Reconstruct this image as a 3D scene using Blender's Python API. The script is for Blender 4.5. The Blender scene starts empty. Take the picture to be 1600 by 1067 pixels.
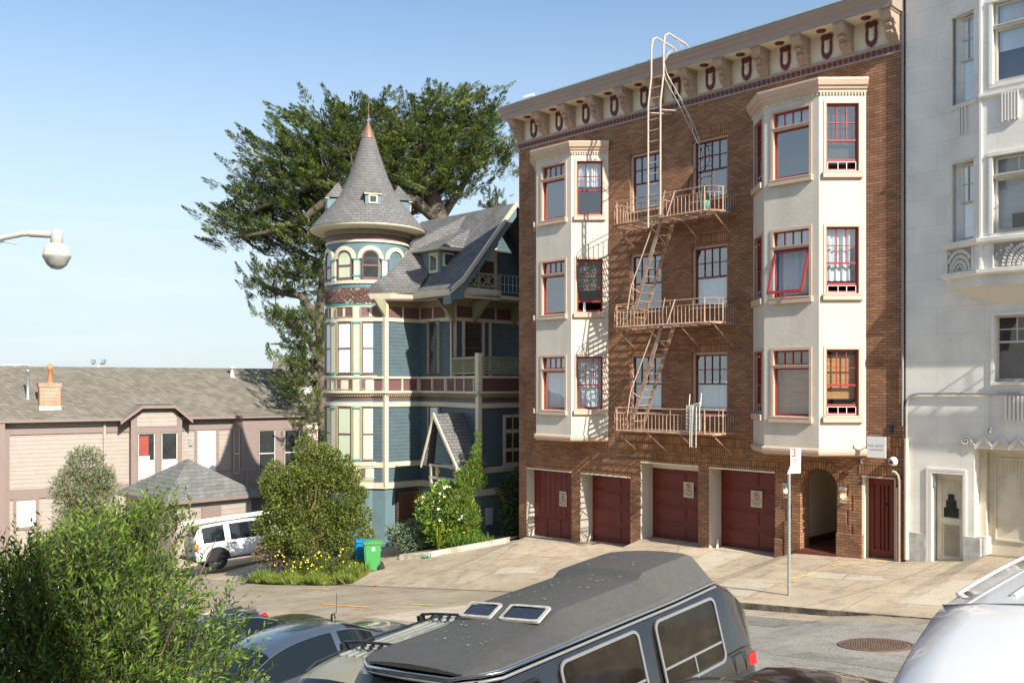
import bpy, math, random
from mathutils import Vector, Matrix, noise as mnoise
R=math.radians; PI=math.pi
rnd=random.Random(7)
sc=bpy.context.scene
# ------------------------------------------------------------------ camera
TH=math.atan(1400/1450.)
cam_d=bpy.data.cameras.new('camera'); cam=bpy.data.objects.new('camera',cam_d); sc.collection.objects.link(cam)
cam.location=(0,0,0); cam.rotation_euler=(R(90),0,0)
cam_d.sensor_width=36; cam_d.lens=36*1450/1600.; cam_d.shift_y=66.5/1600; cam_d.clip_end=20000; cam_d.clip_start=.2
sc.camera=cam
# ------------------------------------------------------------------ light
GAM=R(10.7); EL=R(35.0)
Ud=(math.sin(TH),-math.cos(TH)); Id=(math.cos(TH),math.sin(TH))      # street frame: U right along facades, I into the block
lx=Id[0]*math.sin(GAM)-Ud[0]*math.cos(GAM); ly=Id[1]*math.sin(GAM)-Ud[1]*math.cos(GAM)
to_sun=Vector((-lx*math.cos(EL),-ly*math.cos(EL),math.sin(EL)))
sun_d=bpy.data.lights.new('sun','SUN'); sun=bpy.data.objects.new('sun',sun_d); sc.collection.objects.link(sun)
sun_d.energy=4.8; sun_d.angle=R(.5); sun_d.color=(1,.93,.82)
sun.rotation_euler=to_sun.to_track_quat('Z','Y').to_euler(); sun.location=(20,-20,30)
w=bpy.data.worlds.new('World'); sc.world=w; w.use_nodes=True
nt=w.node_tree; N=nt.nodes; L=nt.links
bg=N['Background']; sky=N.new('ShaderNodeTexSky'); sky.sky_type='NISHITA'; sky.sun_disc=False
sky.sun_elevation=EL; sky.sun_rotation=math.atan2(to_sun.x,to_sun.y); sky.altitude=60; sky.air_density=1.0; sky.dust_density=1.2; sky.ozone_density=1.6
bg.inputs[1].default_value=.1
tc=N.new('ShaderNodeTexCoord'); mp=N.new('ShaderNodeMapping'); mp.inputs['Scale'].default_value=(2.2,2.2,14); mp.inputs['Rotation'].default_value=(0,.06,.3)
nz=N.new('ShaderNodeTexNoise'); nz.inputs['Scale'].default_value=1.6; nz.inputs['Detail'].default_value=7; nz.inputs['Roughness'].default_value=.6
rp=N.new('ShaderNodeValToRGB'); rp.color_ramp.elements[0].position=.46; rp.color_ramp.elements[1].position=.8
rp.color_ramp.elements[0].color=(0,0,0,1); rp.color_ramp.elements[1].color=(.34,.34,.34,1)
sx=N.new('ShaderNodeSeparateXYZ'); mr=N.new('ShaderNodeMapRange'); mr.inputs[1].default_value=.34; mr.inputs[2].default_value=.08; mr.interpolation_type='SMOOTHSTEP'
mr2=N.new('ShaderNodeMapRange'); mr2.inputs[1].default_value=-.1; mr2.inputs[2].default_value=-.6
mu=N.new('ShaderNodeMath'); mu.operation='MULTIPLY'; mu2=N.new('ShaderNodeMath'); mu2.operation='MULTIPLY'
mx=N.new('ShaderNodeMixRGB'); mx.inputs[2].default_value=(6.6,6.9,7.1,1)
L.new(tc.outputs['Generated'],mp.inputs[0]); L.new(mp.outputs[0],nz.inputs[0]); L.new(nz.outputs[0],rp.inputs[0])
L.new(tc.outputs['Generated'],sx.inputs[0]); L.new(sx.outputs[2],mr.inputs[0]); L.new(sx.outputs[0],mr2.inputs[0])
L.new(rp.outputs[0],mu.inputs[0]); L.new(mr.outputs[0],mu.inputs[1]); L.new(mu.outputs[0],mu2.inputs[0]); L.new(mr2.outputs[0],mu2.inputs[1])
hz=N.new('ShaderNodeMapRange'); hz.inputs[1].default_value=-.02; hz.inputs[2].default_value=.5; hz.inputs[3].default_value=.88; hz.inputs[4].default_value=.04; hz.interpolation_type='SMOOTHERSTEP'; L.new(sx.outputs[2],hz.inputs[0])
hm=N.new('ShaderNodeMixRGB'); hm.inputs[2].default_value=(4.4,5.05,5.35,1); L.new(hz.outputs[0],hm.inputs[0]); tn=N.new('ShaderNodeMixRGB'); tn.blend_type='MULTIPLY'; tn.inputs[0].default_value=1; tn.inputs[2].default_value=(.93,1.05,1.10,1); L.new(sky.outputs[0],tn.inputs[1]); L.new(tn.outputs[0],hm.inputs[1])
L.new(mu2.outputs[0],mx.inputs[0]); L.new(hm.outputs[0],mx.inputs[1]); L.new(mx.outputs[0],bg.inputs[0])
sc.view_settings.view_transform='Standard'; sc.view_settings.look='None'; sc.view_settings.gamma=1; sc.view_settings.exposure=.82
# ------------------------------------------------------------------ helpers
O=(.24165691,31.85477419); ROTZ=-(PI/2-TH)
def W(u,v,z=0): return Vector((O[0]+u*Ud[0]-v*Id[0], O[1]+u*Ud[1]-v*Id[1], z))
def wxy2uv(X,Y):
    a=X-O[0]; b=Y-O[1]; return (a*Ud[0]+b*Ud[1], -(a*Id[0]+b*Id[1]))
MATS={}
def mat(name,col,rough=.7,metal=0,var=.12,vscale=3.,bump=0.,bscale=40.,spec=.5,coat=0,var2=None,v2s=1.,streak=0):
    if name in MATS: return MATS[name]
    m=bpy.data.materials.new(name); m.use_nodes=True; t=m.node_tree; n=t.nodes; l=t.links
    p=n['Principled BSDF']; p.inputs['Base Color'].default_value=(*col,1); p.inputs['Roughness'].default_value=rough; p.inputs['Metallic'].default_value=metal
    p.inputs['Specular IOR Level'].default_value=spec; p.inputs['Coat Weight'].default_value=coat; p.inputs['Coat Roughness'].default_value=.04
    c=n.new('ShaderNodeTexCoord')
    last=None
    if var>0:
        a=n.new('ShaderNodeTexNoise'); a.inputs['Scale'].default_value=vscale; a.inputs['Detail'].default_value=5; a.inputs['Roughness'].default_value=.65
        r=n.new('ShaderNodeMapRange'); r.inputs[1].default_value=.3; r.inputs[2].default_value=.7; r.inputs[3].default_value=1-var; r.inputs[4].default_value=1+var
        h=n.new('ShaderNodeHueSaturation'); h.inputs['Color'].default_value=(*col,1)
        l.new(c.outputs['Object'],a.inputs['Vector']); l.new(a.outputs[0],r.inputs[0]); l.new(r.outputs[0],h.inputs['Value'])
        last=h.outputs[0]
    if var2:
        a=n.new('ShaderNodeTexNoise'); a.inputs['Scale'].default_value=v2s; a.inputs['Detail'].default_value=4
        r=n.new('ShaderNodeMapRange'); r.inputs[1].default_value=.45; r.inputs[2].default_value=.62
        x=n.new('ShaderNodeMixRGB'); x.inputs[2].default_value=(*var2,1)
        if streak:
            mm=n.new('ShaderNodeMapping'); mm.inputs['Scale'].default_value=(1,1,1/streak); l.new(c.outputs['Object'],mm.inputs[0]); l.new(mm.outputs[0],a.inputs['Vector'])
        else: l.new(c.outputs['Object'],a.inputs['Vector'])
        l.new(a.outputs[0],r.inputs[0]); l.new(r.outputs[0],x.inputs[0])
        if last: l.new(last,x.inputs[1])
        else: x.inputs[1].default_value=(*col,1)
        last=x.outputs[0]
    if last: l.new(last,p.inputs['Base Color'])
    if bump>0:
        b=n.new('ShaderNodeBump'); b.inputs['Strength'].default_value=bump; b.inputs['Distance'].default_value=.01
        a=n.new('ShaderNodeTexNoise'); a.inputs['Scale'].default_value=bscale; a.inputs['Detail'].default_value=4
        l.new(c.outputs['Object'],a.inputs['Vector']); l.new(a.outputs[0],b.inputs['Height']); l.new(b.outputs[0],p.inputs['Normal'])
    MATS[name]=m; return m
def rowmat(name,c1,c2,mortar,bw,bh,ms,rough=.85,axis='xz',vert=False,bump=.4,off=.5,var=.25,bias=0.,rz=0,metal=0,zs=None):
    """masonry, shingles and boards: Brick Texture on (x+y, z) of the object"""
    if name in MATS: return MATS[name]
    m=bpy.data.materials.new(name); m.use_nodes=True; t=m.node_tree; n=t.nodes; l=t.links; p=n['Principled BSDF']
    p.inputs['Roughness'].default_value=rough; p.inputs['Specular IOR Level'].default_value=.3
    c=n.new('ShaderNodeTexCoord'); s=n.new('ShaderNodeSeparateXYZ'); l.new(c.outputs['Object'],s.inputs[0])
    a=n.new('ShaderNodeMath'); a.operation='ADD'; l.new(s.outputs[0],a.inputs[0]); l.new(s.outputs[1],a.inputs[1])
    cb=n.new('ShaderNodeCombineXYZ')
    if vert: l.new(s.outputs[2],cb.inputs[0]); l.new(a.outputs[0],cb.inputs[1])
    elif axis=='xy': l.new(s.outputs[0],cb.inputs[0]); l.new(s.outputs[1],cb.inputs[1])
    else: l.new(a.outputs[0],cb.inputs[0]); l.new(s.outputs[2],cb.inputs[1])
    k=n.new('ShaderNodeTexBrick'); k.offset=off; l.new(cb.outputs[0],k.inputs['Vector'])
    k.inputs['Scale'].default_value=1; k.inputs['Brick Width'].default_value=bw; k.inputs['Row Height'].default_value=bh; k.inputs['Mortar Size'].default_value=ms
    k.inputs['Mortar Smooth'].default_value=.2; k.inputs['Bias'].default_value=bias
    k.inputs['Color1'].default_value=(*c1,1); k.inputs['Color2'].default_value=(*c2,1); k.inputs['Mortar'].default_value=(*mortar,1)
    z=n.new('ShaderNodeTexNoise'); z.inputs['Scale'].default_value=1.3; z.inputs['Detail'].default_value=6; l.new(c.outputs['Object'],z.inputs['Vector'])
    r=n.new('ShaderNodeMapRange'); r.inputs[1].default_value=.3; r.inputs[2].default_value=.7; r.inputs[3].default_value=1-var; r.inputs[4].default_value=1+var; l.new(z.outputs[0],r.inputs[0])
    h=n.new('ShaderNodeHueSaturation'); l.new(k.outputs['Color'],h.inputs['Color']); l.new(r.outputs[0],h.inputs['Value']); l.new(h.outputs[0],p.inputs['Base Color'])
    b=n.new('ShaderNodeBump'); b.inputs['Strength'].default_value=bump; b.inputs['Distance'].default_value=.008; b.invert=True
    l.new(k.outputs['Fac'],b.inputs['Height']); l.new(b.outputs[0],p.inputs['Normal'])
    MATS[name]=m; return m
def siding(name,col,h,dark,var=.1):
    """horizontal boards with a shadowed lap"""
    if name in MATS: return MATS[name]
    m=bpy.data.materials.new(name); m.use_nodes=True; t=m.node_tree; n=t.nodes; l=t.links; p=n['Principled BSDF']; p.inputs['Roughness'].default_value=.55
    c=n.new('ShaderNodeTexCoord'); s=n.new('ShaderNodeSeparateXYZ'); l.new(c.outputs['Object'],s.inputs[0])
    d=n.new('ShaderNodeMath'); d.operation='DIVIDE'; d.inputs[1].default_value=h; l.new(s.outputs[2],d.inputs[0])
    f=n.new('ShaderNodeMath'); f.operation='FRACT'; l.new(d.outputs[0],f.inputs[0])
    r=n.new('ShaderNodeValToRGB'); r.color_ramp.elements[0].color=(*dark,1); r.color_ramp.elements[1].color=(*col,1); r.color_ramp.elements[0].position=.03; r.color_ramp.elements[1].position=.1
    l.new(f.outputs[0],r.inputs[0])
    z=n.new('ShaderNodeTexNoise'); z.inputs['Scale'].default_value=2.5; z.inputs['Detail'].default_value=6; l.new(c.outputs['Object'],z.inputs['Vector'])
    q=n.new('ShaderNodeMapRange'); q.inputs[1].default_value=.3; q.inputs[2].default_value=.7; q.inputs[3].default_value=1-var; q.inputs[4].default_value=1+var; l.new(z.outputs[0],q.inputs[0])
    hs=n.new('ShaderNodeHueSaturation'); l.new(r.outputs[0],hs.inputs['Color']); l.new(q.outputs[0],hs.inputs['Value']); l.new(hs.outputs[0],p.inputs['Base Color'])
    b=n.new('ShaderNodeBump'); b.inputs['Strength'].default_value=.6; b.inputs['Distance'].default_value=.03; b.invert=True; l.new(f.outputs[0],b.inputs['Height']); l.new(b.outputs[0],p.inputs['Normal'])
    MATS[name]=m; return m
def glassmat(name,tint=(.9,.95,1),rough=.0,refl=1.45,base=.0):
    if name in MATS: return MATS[name]
    m=bpy.data.materials.new(name); m.use_nodes=True; t=m.node_tree; n=t.nodes; l=t.links
    for q in list(n): n.remove(q)
    o=n.new('ShaderNodeOutputMaterial'); tr=n.new('ShaderNodeBsdfTransparent'); tr.inputs[0].default_value=(*tint,1)
    g=n.new('ShaderNodeBsdfGlossy'); g.inputs['Roughness'].default_value=rough; g.inputs['Color'].default_value=(1,1,1,1)
    lw=n.new('ShaderNodeLayerWeight'); lw.inputs[0].default_value=.5; f=n.new('ShaderNodeMath'); f.operation='POWER'; f.inputs[1].default_value=4.2; l.new(lw.outputs['Facing'],f.inputs[0])
    c=n.new('ShaderNodeTexCoord'); nz=n.new('ShaderNodeTexNoise'); nz.inputs['Scale'].default_value=1.1; nz.inputs['Detail'].default_value=1; b=n.new('ShaderNodeBump'); b.inputs['Strength'].default_value=.12; b.inputs['Distance'].default_value=.05
    l.new(c.outputs['Object'],nz.inputs[0]); l.new(nz.outputs[0],b.inputs['Height']); l.new(b.outputs[0],g.inputs['Normal'])
    a=n.new('ShaderNodeMath'); a.operation='ADD'; a.inputs[1].default_value=base+.05; a.use_clamp=True; l.new(f.outputs[0],a.inputs[0])
    x=n.new('ShaderNodeMixShader'); l.new(a.outputs[0],x.inputs[0]); l.new(tr.outputs[0],x.inputs[1]); l.new(g.outputs[0],x.inputs[2]); l.new(x.outputs[0],o.inputs[0])
    MATS[name]=m; return m
def lin(r,g,b):
    f=lambda c:((c/255+.055)/1.055)**2.4 if c>10 else c/255/12.92
    return (f(r),f(g),f(b))
class MB:
    def __init__(s,T=None): s.v=[]; s.f=[]; s.m=[]; s.T=T; s.sm=[]
    def add(s,vs,fs,m=0,smooth=False):
        b=len(s.v)
        if s.T: vs=[s.T(p) for p in vs]
        s.v.extend(vs)
        for f in fs: s.f.append(tuple(b+i for i in f)); s.m.append(m); s.sm.append(smooth)
        return s
    def quad(s,a,b,c,d,m=0): return s.add([a,b,c,d],[(0,1,2,3)],m)
    def poly(s,pts,m=0): return s.add(list(pts),[tuple(range(len(pts)))],m)
    def box(s,x0,x1,y0,y1,z0,z1,m=0):
        v=[(x0,y0,z0),(x1,y0,z0),(x1,y1,z0),(x0,y1,z0),(x0,y0,z1),(x1,y0,z1),(x1,y1,z1),(x0,y1,z1)]
        return s.add(v,[(0,3,2,1),(4,5,6,7),(0,1,5,4),(1,2,6,5),(2,3,7,6),(3,0,4,7)],m)
    def prism(s,pts,a,b,ax='z',m=0,smooth=False):
        """polygon extruded from a to b along ax; pts are the two other coordinates"""
        n=len(pts)
        def P(p,t):
            if ax=='z': return (p[0],p[1],t)
            if ax=='y': return (p[0],t,p[1])
            return (t,p[0],p[1])
        v=[P(p,a) for p in pts]+[P(p,b) for p in pts]
        f=[(i,(i+1)%n,n+(i+1)%n,n+i) for i in range(n)]
        s.add(v,f,m,smooth); s.add(v,[tuple(range(n-1,-1,-1)),tuple(range(n,2*n))],m); return s
    def tube(s,pts,r,n=8,m=0,cap=True,smooth=True,r1=None):
        pts=[Vector(p) for p in pts]; k=len(pts); rs=r if isinstance(r,(list,tuple)) else [r+( (r1-r)*i/(k-1) if r1 is not None else 0) for i in range(k)]
        v=[]; up=None
        for i,p in enumerate(pts):
            t=(pts[min(i+1,k-1)]-pts[max(i-1,0)])
            if t.length<1e-9: t=Vector((0,0,1))
            t.normalize()
            if up is None:
                a=Vector((0,0,1)) if abs(t.z)<.9 else Vector((1,0,0)); up=t.cross(a).normalized()
            up=(up-t*up.dot(t)); up=up.normalized() if up.length>1e-6 else t.orthogonal().normalized()
            w=t.cross(up)
            for j in range(n):
                q=2*PI*j/n; v.append(tuple(p+up*(math.cos(q)*rs[i])+w*(math.sin(q)*rs[i])))
        f=[(i*n+j,i*n+(j+1)%n,(i+1)*n+(j+1)%n,(i+1)*n+j) for i in range(k-1) for j in range(n)]
        s.add(v,f,m,smooth)
        if cap: s.add([v[j] for j in range(n)],[tuple(range(n))],m); s.add([v[(k-1)*n+j] for j in range(n)],[tuple(range(n-1,-1,-1))],m)
        return s
    def bar(s,a,b,w,h=None,m=0):
        """square bar"""
        return s.tube([a,b],w*.707,4,m,True,False)
    def lathe(s,prof,c=(0,0,0),n=32,a0=0,a1=2*PI,m=0,smooth=True):
        full=abs(a1-a0-2*PI)<1e-6; na=n if full else n+1
        v=[(c[0]+r*math.cos(a0+(a1-a0)*j/n),c[1]+r*math.sin(a0+(a1-a0)*j/n),c[2]+z) for r,z in prof for j in range(na)]
        f=[(i*na+j,i*na+(j+1)%na,(i+1)*na+(j+1)%na,(i+1)*na+j) for i in range(len(prof)-1) for j in range(n if full else n)]
        return s.add(v,f,m,smooth)
    def grid(s,fn,nu,nv,m=0,smooth=True):
        v=[fn(i/nu,j/nv) for j in range(nv+1) for i in range(nu+1)]
        f=[(j*(nu+1)+i,j*(nu+1)+i+1,(j+1)*(nu+1)+i+1,(j+1)*(nu+1)+i) for j in range(nv) for i in range(nu)]
        return s.add(v,f,m,smooth)
    def sweep(s,path,prof,m=0,closed=False,caps=True):
        """profile (out,z) swept along a horizontal polyline path [(x,y)]; out = right-hand side (street side for +x paths)"""
        n=len(path); v=[]
        for i,p in enumerate(path):
            def nrm(a,b):
                d=(b[0]-a[0],b[1]-a[1]); q=math.hypot(*d); return (d[1]/q,-d[0]/q)
            if closed: n0=nrm(path[i-1],p); n1=nrm(p,path[(i+1)%n])
            else:
                n0=nrm(path[i-1],p) if i>0 else None; n1=nrm(p,path[i+1]) if i<n-1 else None
                n0=n0 or n1; n1=n1 or n0
            d=1+n0[0]*n1[0]+n0[1]*n1[1]; q=((n0[0]+n1[0])/d,(n0[1]+n1[1])/d)
            for o,z in prof: v.append((p[0]+q[0]*o,p[1]+q[1]*o,z))
        k=len(prof)
        f=[(i*k+j,((i+1)%n)*k+j,((i+1)%n)*k+(j+1)%k,i*k+(j+1)%k) for i in range(n if closed else n-1) for j in range(k)]
        s.add(v,f,m)
        if caps and not closed: s.add(v[:k],[tuple(range(k))],m); s.add(v[-k:],[tuple(range(k-1,-1,-1))],m)
        return s
    def build(s,name,mats,parent=None,off=(0,0,0),bevel=0,sub=0):
        me=bpy.data.meshes.new(name)
        if parent is not None: off=ORG.get(top(parent).name,(0,0,0))
        me.from_pydata([(p[0]-off[0],p[1]-off[1],p[2]-off[2]) for p in s.v],[],s.f)
        if not isinstance(mats,(list,tuple)): mats=[mats]
        for q in mats: me.materials.append(q)
        me.polygons.foreach_set('material_index',s.m); me.polygons.foreach_set('use_smooth',s.sm); me.update()
        o=bpy.data.objects.new(name,me); sc.collection.objects.link(o)
        if parent is not None: o.parent=parent
        if bevel: b=o.modifiers.new('bevel','BEVEL'); b.width=bevel; b.segments=2; b.limit_method='ANGLE'; b.angle_limit=R(40)
        if sub: q=o.modifiers.new('sub','SUBSURF'); q.levels=sub; q.render_levels=sub
        return o
ORG={}
def top(o):
    while o.parent: o=o.parent
    return o
def tag(o,label=None,cat=None,group=None,kind=None):
    if label: o['label']=label
    if cat: o['category']=cat
    if group: o['group']=group
    if kind: o['kind']=kind
    return o
def bthing(name,label,cat,u,y,z,group=None):
    """a building or wall thing: its children are given in street coordinates (x=u, y=inward, z)"""
    o=bpy.data.objects.new(name,None); sc.collection.objects.link(o); o.location=W(u,-y,z); o.rotation_euler=(0,0,ROTZ)
    ORG[o.name]=(u,y,z); return tag(o,label,cat,group)
def thing(name,label,cat,loc,rz=0,group=None,rot=None):
    o=bpy.data.objects.new(name,None); sc.collection.objects.link(o); o.location=loc
    o.rotation_euler=rot if rot is not None else (0,0,rz); ORG[o.name]=(0,0,0); return tag(o,label,cat,group)
def copy_tree(o,parent=None):
    c=o.copy(); sc.collection.objects.link(c)
    if parent: c.parent=parent
    for ch in list(o.children): copy_tree(ch,c)
    if not parent: ORG[c.name]=ORG.get(o.name,(0,0,0))
    return c
def frame(o,d):
    q=math.hypot(*d); dx,dy=d[0]/q,d[1]/q
    return lambda p:(o[0]+p[0]*dx-p[1]*dy, o[1]+p[0]*dy+p[1]*dx, p[2])
def wall(mb,s0,s1,z0,z1,holes,dep,m=0,mr=None):
    """front face at y=0 with openings [(a,b,c,d)] and reveals dep deep"""
    mr=m if mr is None else mr
    xs=sorted({s0,s1,*[h[0] for h in holes],*[h[1] for h in holes]}); zs=sorted({z0,z1,*[h[2] for h in holes],*[h[3] for h in holes]})
    for i in range(len(xs)-1):
        for j in range(len(zs)-1):
            cx=(xs[i]+xs[i+1])/2; cz=(zs[j]+zs[j+1])/2
            if any(h[0]<cx<h[1] and h[2]<cz<h[3] for h in holes): continue
            mb.quad((xs[i],0,zs[j]),(xs[i+1],0,zs[j]),(xs[i+1],0,zs[j+1]),(xs[i],0,zs[j+1]),m)
    for h in holes:
        a,b,c,d=h[:4]; D=h[4] if len(h)>4 else dep; k=h[5] if len(h)>5 else mr
        mb.quad((a,0,c),(a,0,d),(a,D,d),(a,D,c),k); mb.quad((b,0,c),(b,D,c),(b,D,d),(b,0,d),k)
        mb.quad((a,0,d),(b,0,d),(b,D,d),(a,D,d),k); mb.quad((a,0,c),(a,D,c),(b,D,c),(b,0,c),k)
def window(P,T,a,b,c,d,y,fr,gl,style='dh',cols=3,rows=2,fw=.045,split=.5,curtain=None,cfrac=(0,1),ccol2=None,mid=None,opening=0,name='window',back=None,my=.02,mw=.022):
    """window part (frame and sashes) > pane, curtain. T maps (s,depth,z) to street coordinates, y = depth of the sash"""
    mb=MB(T)
    mb.box(a,a+fw,y,y+.06,c,d); mb.box(b-fw,b,y,y+.06,c,d); mb.box(a+fw,b-fw,y,y+.06,d-fw,d); mb.box(a+fw,b-fw,y,y+.06,c,c+fw*1.5)
    gy=y+.03
    if style=='dh':
        zm=c+(d-c)*split
        mb.box(a+fw,b-fw,y-.006,y+.05,zm-.022,zm+.022)
        x0,x1,z0,z1=a+fw,b-fw,zm+.022,d-fw
        for i in range(1,cols): x=x0+(x1-x0)*i/cols; mb.box(x-mw/2,x+mw/2,y+.004,y+.036,z0,z1)
        for j in range(1,rows): z=z0+(z1-z0)*j/rows; mb.box(x0,x1,y+.006,y+.034,z-mw/2,z+mw/2)
        if opening:   # raised lower sash
            zb=c+opening; mb.box(a+fw,b-fw,y-.004,y+.05,zb,zb+.07)
    elif style=='transom':
        zt=c+(d-c)*split
        mb.box(a+fw,b-fw,y-.002,y+.05,zt,zt+fw); mb.box(a+fw,b-fw,y-.002,y+.05,zt-.07-fw,zt-.07)
        for i in range(1,cols): x=a+fw+(b-a-2*fw)*i/cols; mb.box(x-mw/2,x+mw/2,y+.004,y+.036,zt+fw,d-fw)
    elif style=='plain': pass
    w_=mb.build(name,fr,P)
    g=MB(T)
    if style=='transom':
        g.quad((a+fw,gy,c+fw),(b-fw,gy,c+fw),(b-fw,gy,zt-.07-fw),(a+fw,gy,zt-.07-fw)); g.quad((a+fw,gy,zt+fw),(b-fw,gy,zt+fw),(b-fw,gy,d-fw),(a+fw,gy,d-fw))
        m2=MB(T); m2.box(a-.03,b+.03,y-.09,y+.02,zt-.07,zt); m2.box(a-.04,b+.04,y-.11,y-.02,zt-.015,zt+.01); m2.build('mullion_bar',mid,w_)
    else: g.quad((a+fw,gy,c+(opening or fw)),(b-fw,gy,c+(opening or fw)),(b-fw,gy,d-fw),(a+fw,gy,d-fw))
    g.build('pane',gl,w_)
    if curtain is not None:
        k=MB(T); z0=c+(d-c)*cfrac[0]; z1=c+(d-c)*cfrac[1]; n=26; yy=y+.16
        if ccol2=='flat': k.quad((a+.02,yy,z0),(b-.02,yy,z0),(b-.02,yy,z1),(a+.02,yy,z1))
        elif ccol2=='slat':
            q=int((z1-z0)/.045)
            for i in range(q): z=z0+(z1-z0)*i/q; k.quad((a+.03,yy,z),(b-.03,yy,z),(b-.03,yy+.03,z+.034),(a+.03,yy+.03,z+.034))
        else: k.grid(lambda p,q:(a+.02+(b-a-.04)*p,yy+.03*math.sin(p*math.pi*9+q*.7)+.012*math.sin(p*61),z0+(z1-z0)*q),n*2,3)
        k.build('blind' if ccol2 in('flat','slat') else 'curtain',curtain,w_)  # dark flat sheets here stand in for the darkness of unlit rooms
    if back: q=MB(T); q.box(a-.12,b+.12,y+.9,y+.95,c-.1,d+.1); q.quad((a-.1,y+.1,c-.02),(b+.1,y+.1,c-.02),(b+.1,y+.9,c-.02),(a-.1,y+.9,c-.02)); q.build('room_wall',back,w_)
    return w_
# ------------------------------------------------------------------ palette
M=dict(
 brick=rowmat('brick_face',(.41,.205,.11),(.26,.13,.07),(.13,.085,.06),.225,.072,.008,var=.22,bump=.9),
 soldier=rowmat('brick_soldier',(.43,.215,.105),(.29,.14,.065),(.075,.042,.03),.24,.072,.009,vert=True,off=0,bump=.9),
 stucco=mat('cream_stucco',(.61,.56,.475),.85,var=.05,vscale=2,bump=.4,bscale=14,var2=(.56,.51,.43),v2s=2.2,streak=5),
 tan=mat('tan_trim',(.56,.415,.31),.55,var=.06), tan2=mat('dark_tan_trim',(.40,.295,.225),.6,var=.12,vscale=8,bump=.5,bscale=30),  # second tan is the darker paint of the cornice brackets
 cornice=mat('cornice_paint',(.34,.265,.225),.5,var=.06), cream=mat('cream_paint',(.82,.74,.56),.55,var=.05),
 maroon=mat('maroon_paint',(.17,.022,.018),.5,var=.12,vscale=1.5), red=mat('red_sash',(.30,.03,.028),.4,var=.06), mdot=mat('maroon_ornament',(.14,.025,.03),.5,var=.1),
 garage=mat('garage_door_maroon',(.165,.026,.018),.38,var=.12,vscale=1.2,spec=.4),
 glass=glassmat('window_glass',base=.10), glassb=glassmat('window_glass_bright',base=.22),
 dark=mat('unlit_room_dark',(.035,.03,.028),.9,var=.2), lacew=mat('white_curtain',(.68,.70,.68),.9,var=.05), blindw=mat('white_blind',(.60,.64,.66),.7,var=.03),
 bamboo=rowmat('bamboo_blind',(.62,.33,.12),(.50,.25,.085),(.24,.12,.045),.5,.03,.006,var=.1,bump=.2), greenblind=mat('green_blind',(.22,.30,.24),.6,var=.05),
 iron=mat('fire_escape_paint',(.40,.285,.215),.55,var=.2,vscale=5,var2=(.34,.17,.09),v2s=4,bump=.3), ironp=mat('ladder_paint',(.55,.41,.32),.5,var=.08,vscale=4),
 gutter=mat('roof_flashing',(.42,.55,.62),.4,var=.1), white=mat('white_enamel',(.8,.8,.78),.35,var=.03), steel=mat('galvanised_steel',(.42,.46,.46),.42,metal=.6,var=.12,vscale=9),
 black=mat('black_rubber',(.018,.018,.018),.75,var=.2), blackp=mat('black_plastic',(.02,.02,.022),.35,var=.1), roofflat=mat('flat_roof',(.25,.24,.22),.9),
 tile=rowmat('terracotta_tile',(.20,.055,.035),(.15,.04,.028),(.10,.07,.05),.3,.3,.012,axis='xy',off=0,rough=.6,var=.1),
)
def lampmat(name,c,s):
    m=bpy.data.materials.new(name); m.use_nodes=True; p=m.node_tree.nodes['Principled BSDF']; p.inputs['Emission Color'].default_value=(*c,1); p.inputs['Emission Strength'].default_value=s; return m
M['bulb']=lampmat('lit_bulb',(1,.75,.35),9)
# ------------------------------------------------------------------ ground
def interp(x,T):
    if x<=T[0][0]: return T[0][1]
    for (a,b),(c,d) in zip(T,T[1:]):
        if x<=c: return b+(d-b)*(x-a)/(c-a)
    return T[-1][1]
CURB=[(-60,-14.3),(-11.6,-7.77),(-2,-6.474),(4.4,-5.62),(11.8,-4.672),(14.3,-4.436),(16.1,-4.255),(30,-3.2),(60,-1)]
FOOT=[(-60,-13.9),(-20,-8.6),(-14.5,-7.72),(-12.8,-7.15),(-9,-6.68),(-5.75,-6.25),(0,-5.33),(.4,-5.17),(4.86,-5.02),(5.27,-4.68),(9.8,-4.62),(10.4,-4.42),(13.2,-4.27),(14.6,-4.07),(15.1,-3.87),(18,-3.6),(60,-.6)]
CH=[(-60,.015),(10.6,.015),(11.3,.14),(13.9,.12),(14.8,.03),(16.5,.02),(60,.02)]
def zwalk(u,v):
    t=min(max(0,v),5)/5; return interp(u,FOOT)*(1-t)+interp(u,CURB)*t
def zroad(u,v):
    t=v-5; return interp(u,CURB)-interp(u,CH)+(.04*t if t<5 else .2-.078*(t-5))
def zg(u,v):
    if v<=5: return zwalk(u,v)
    if v<19: return zroad(u,v)
    return interp(u,CURB)-.35+.12
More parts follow.
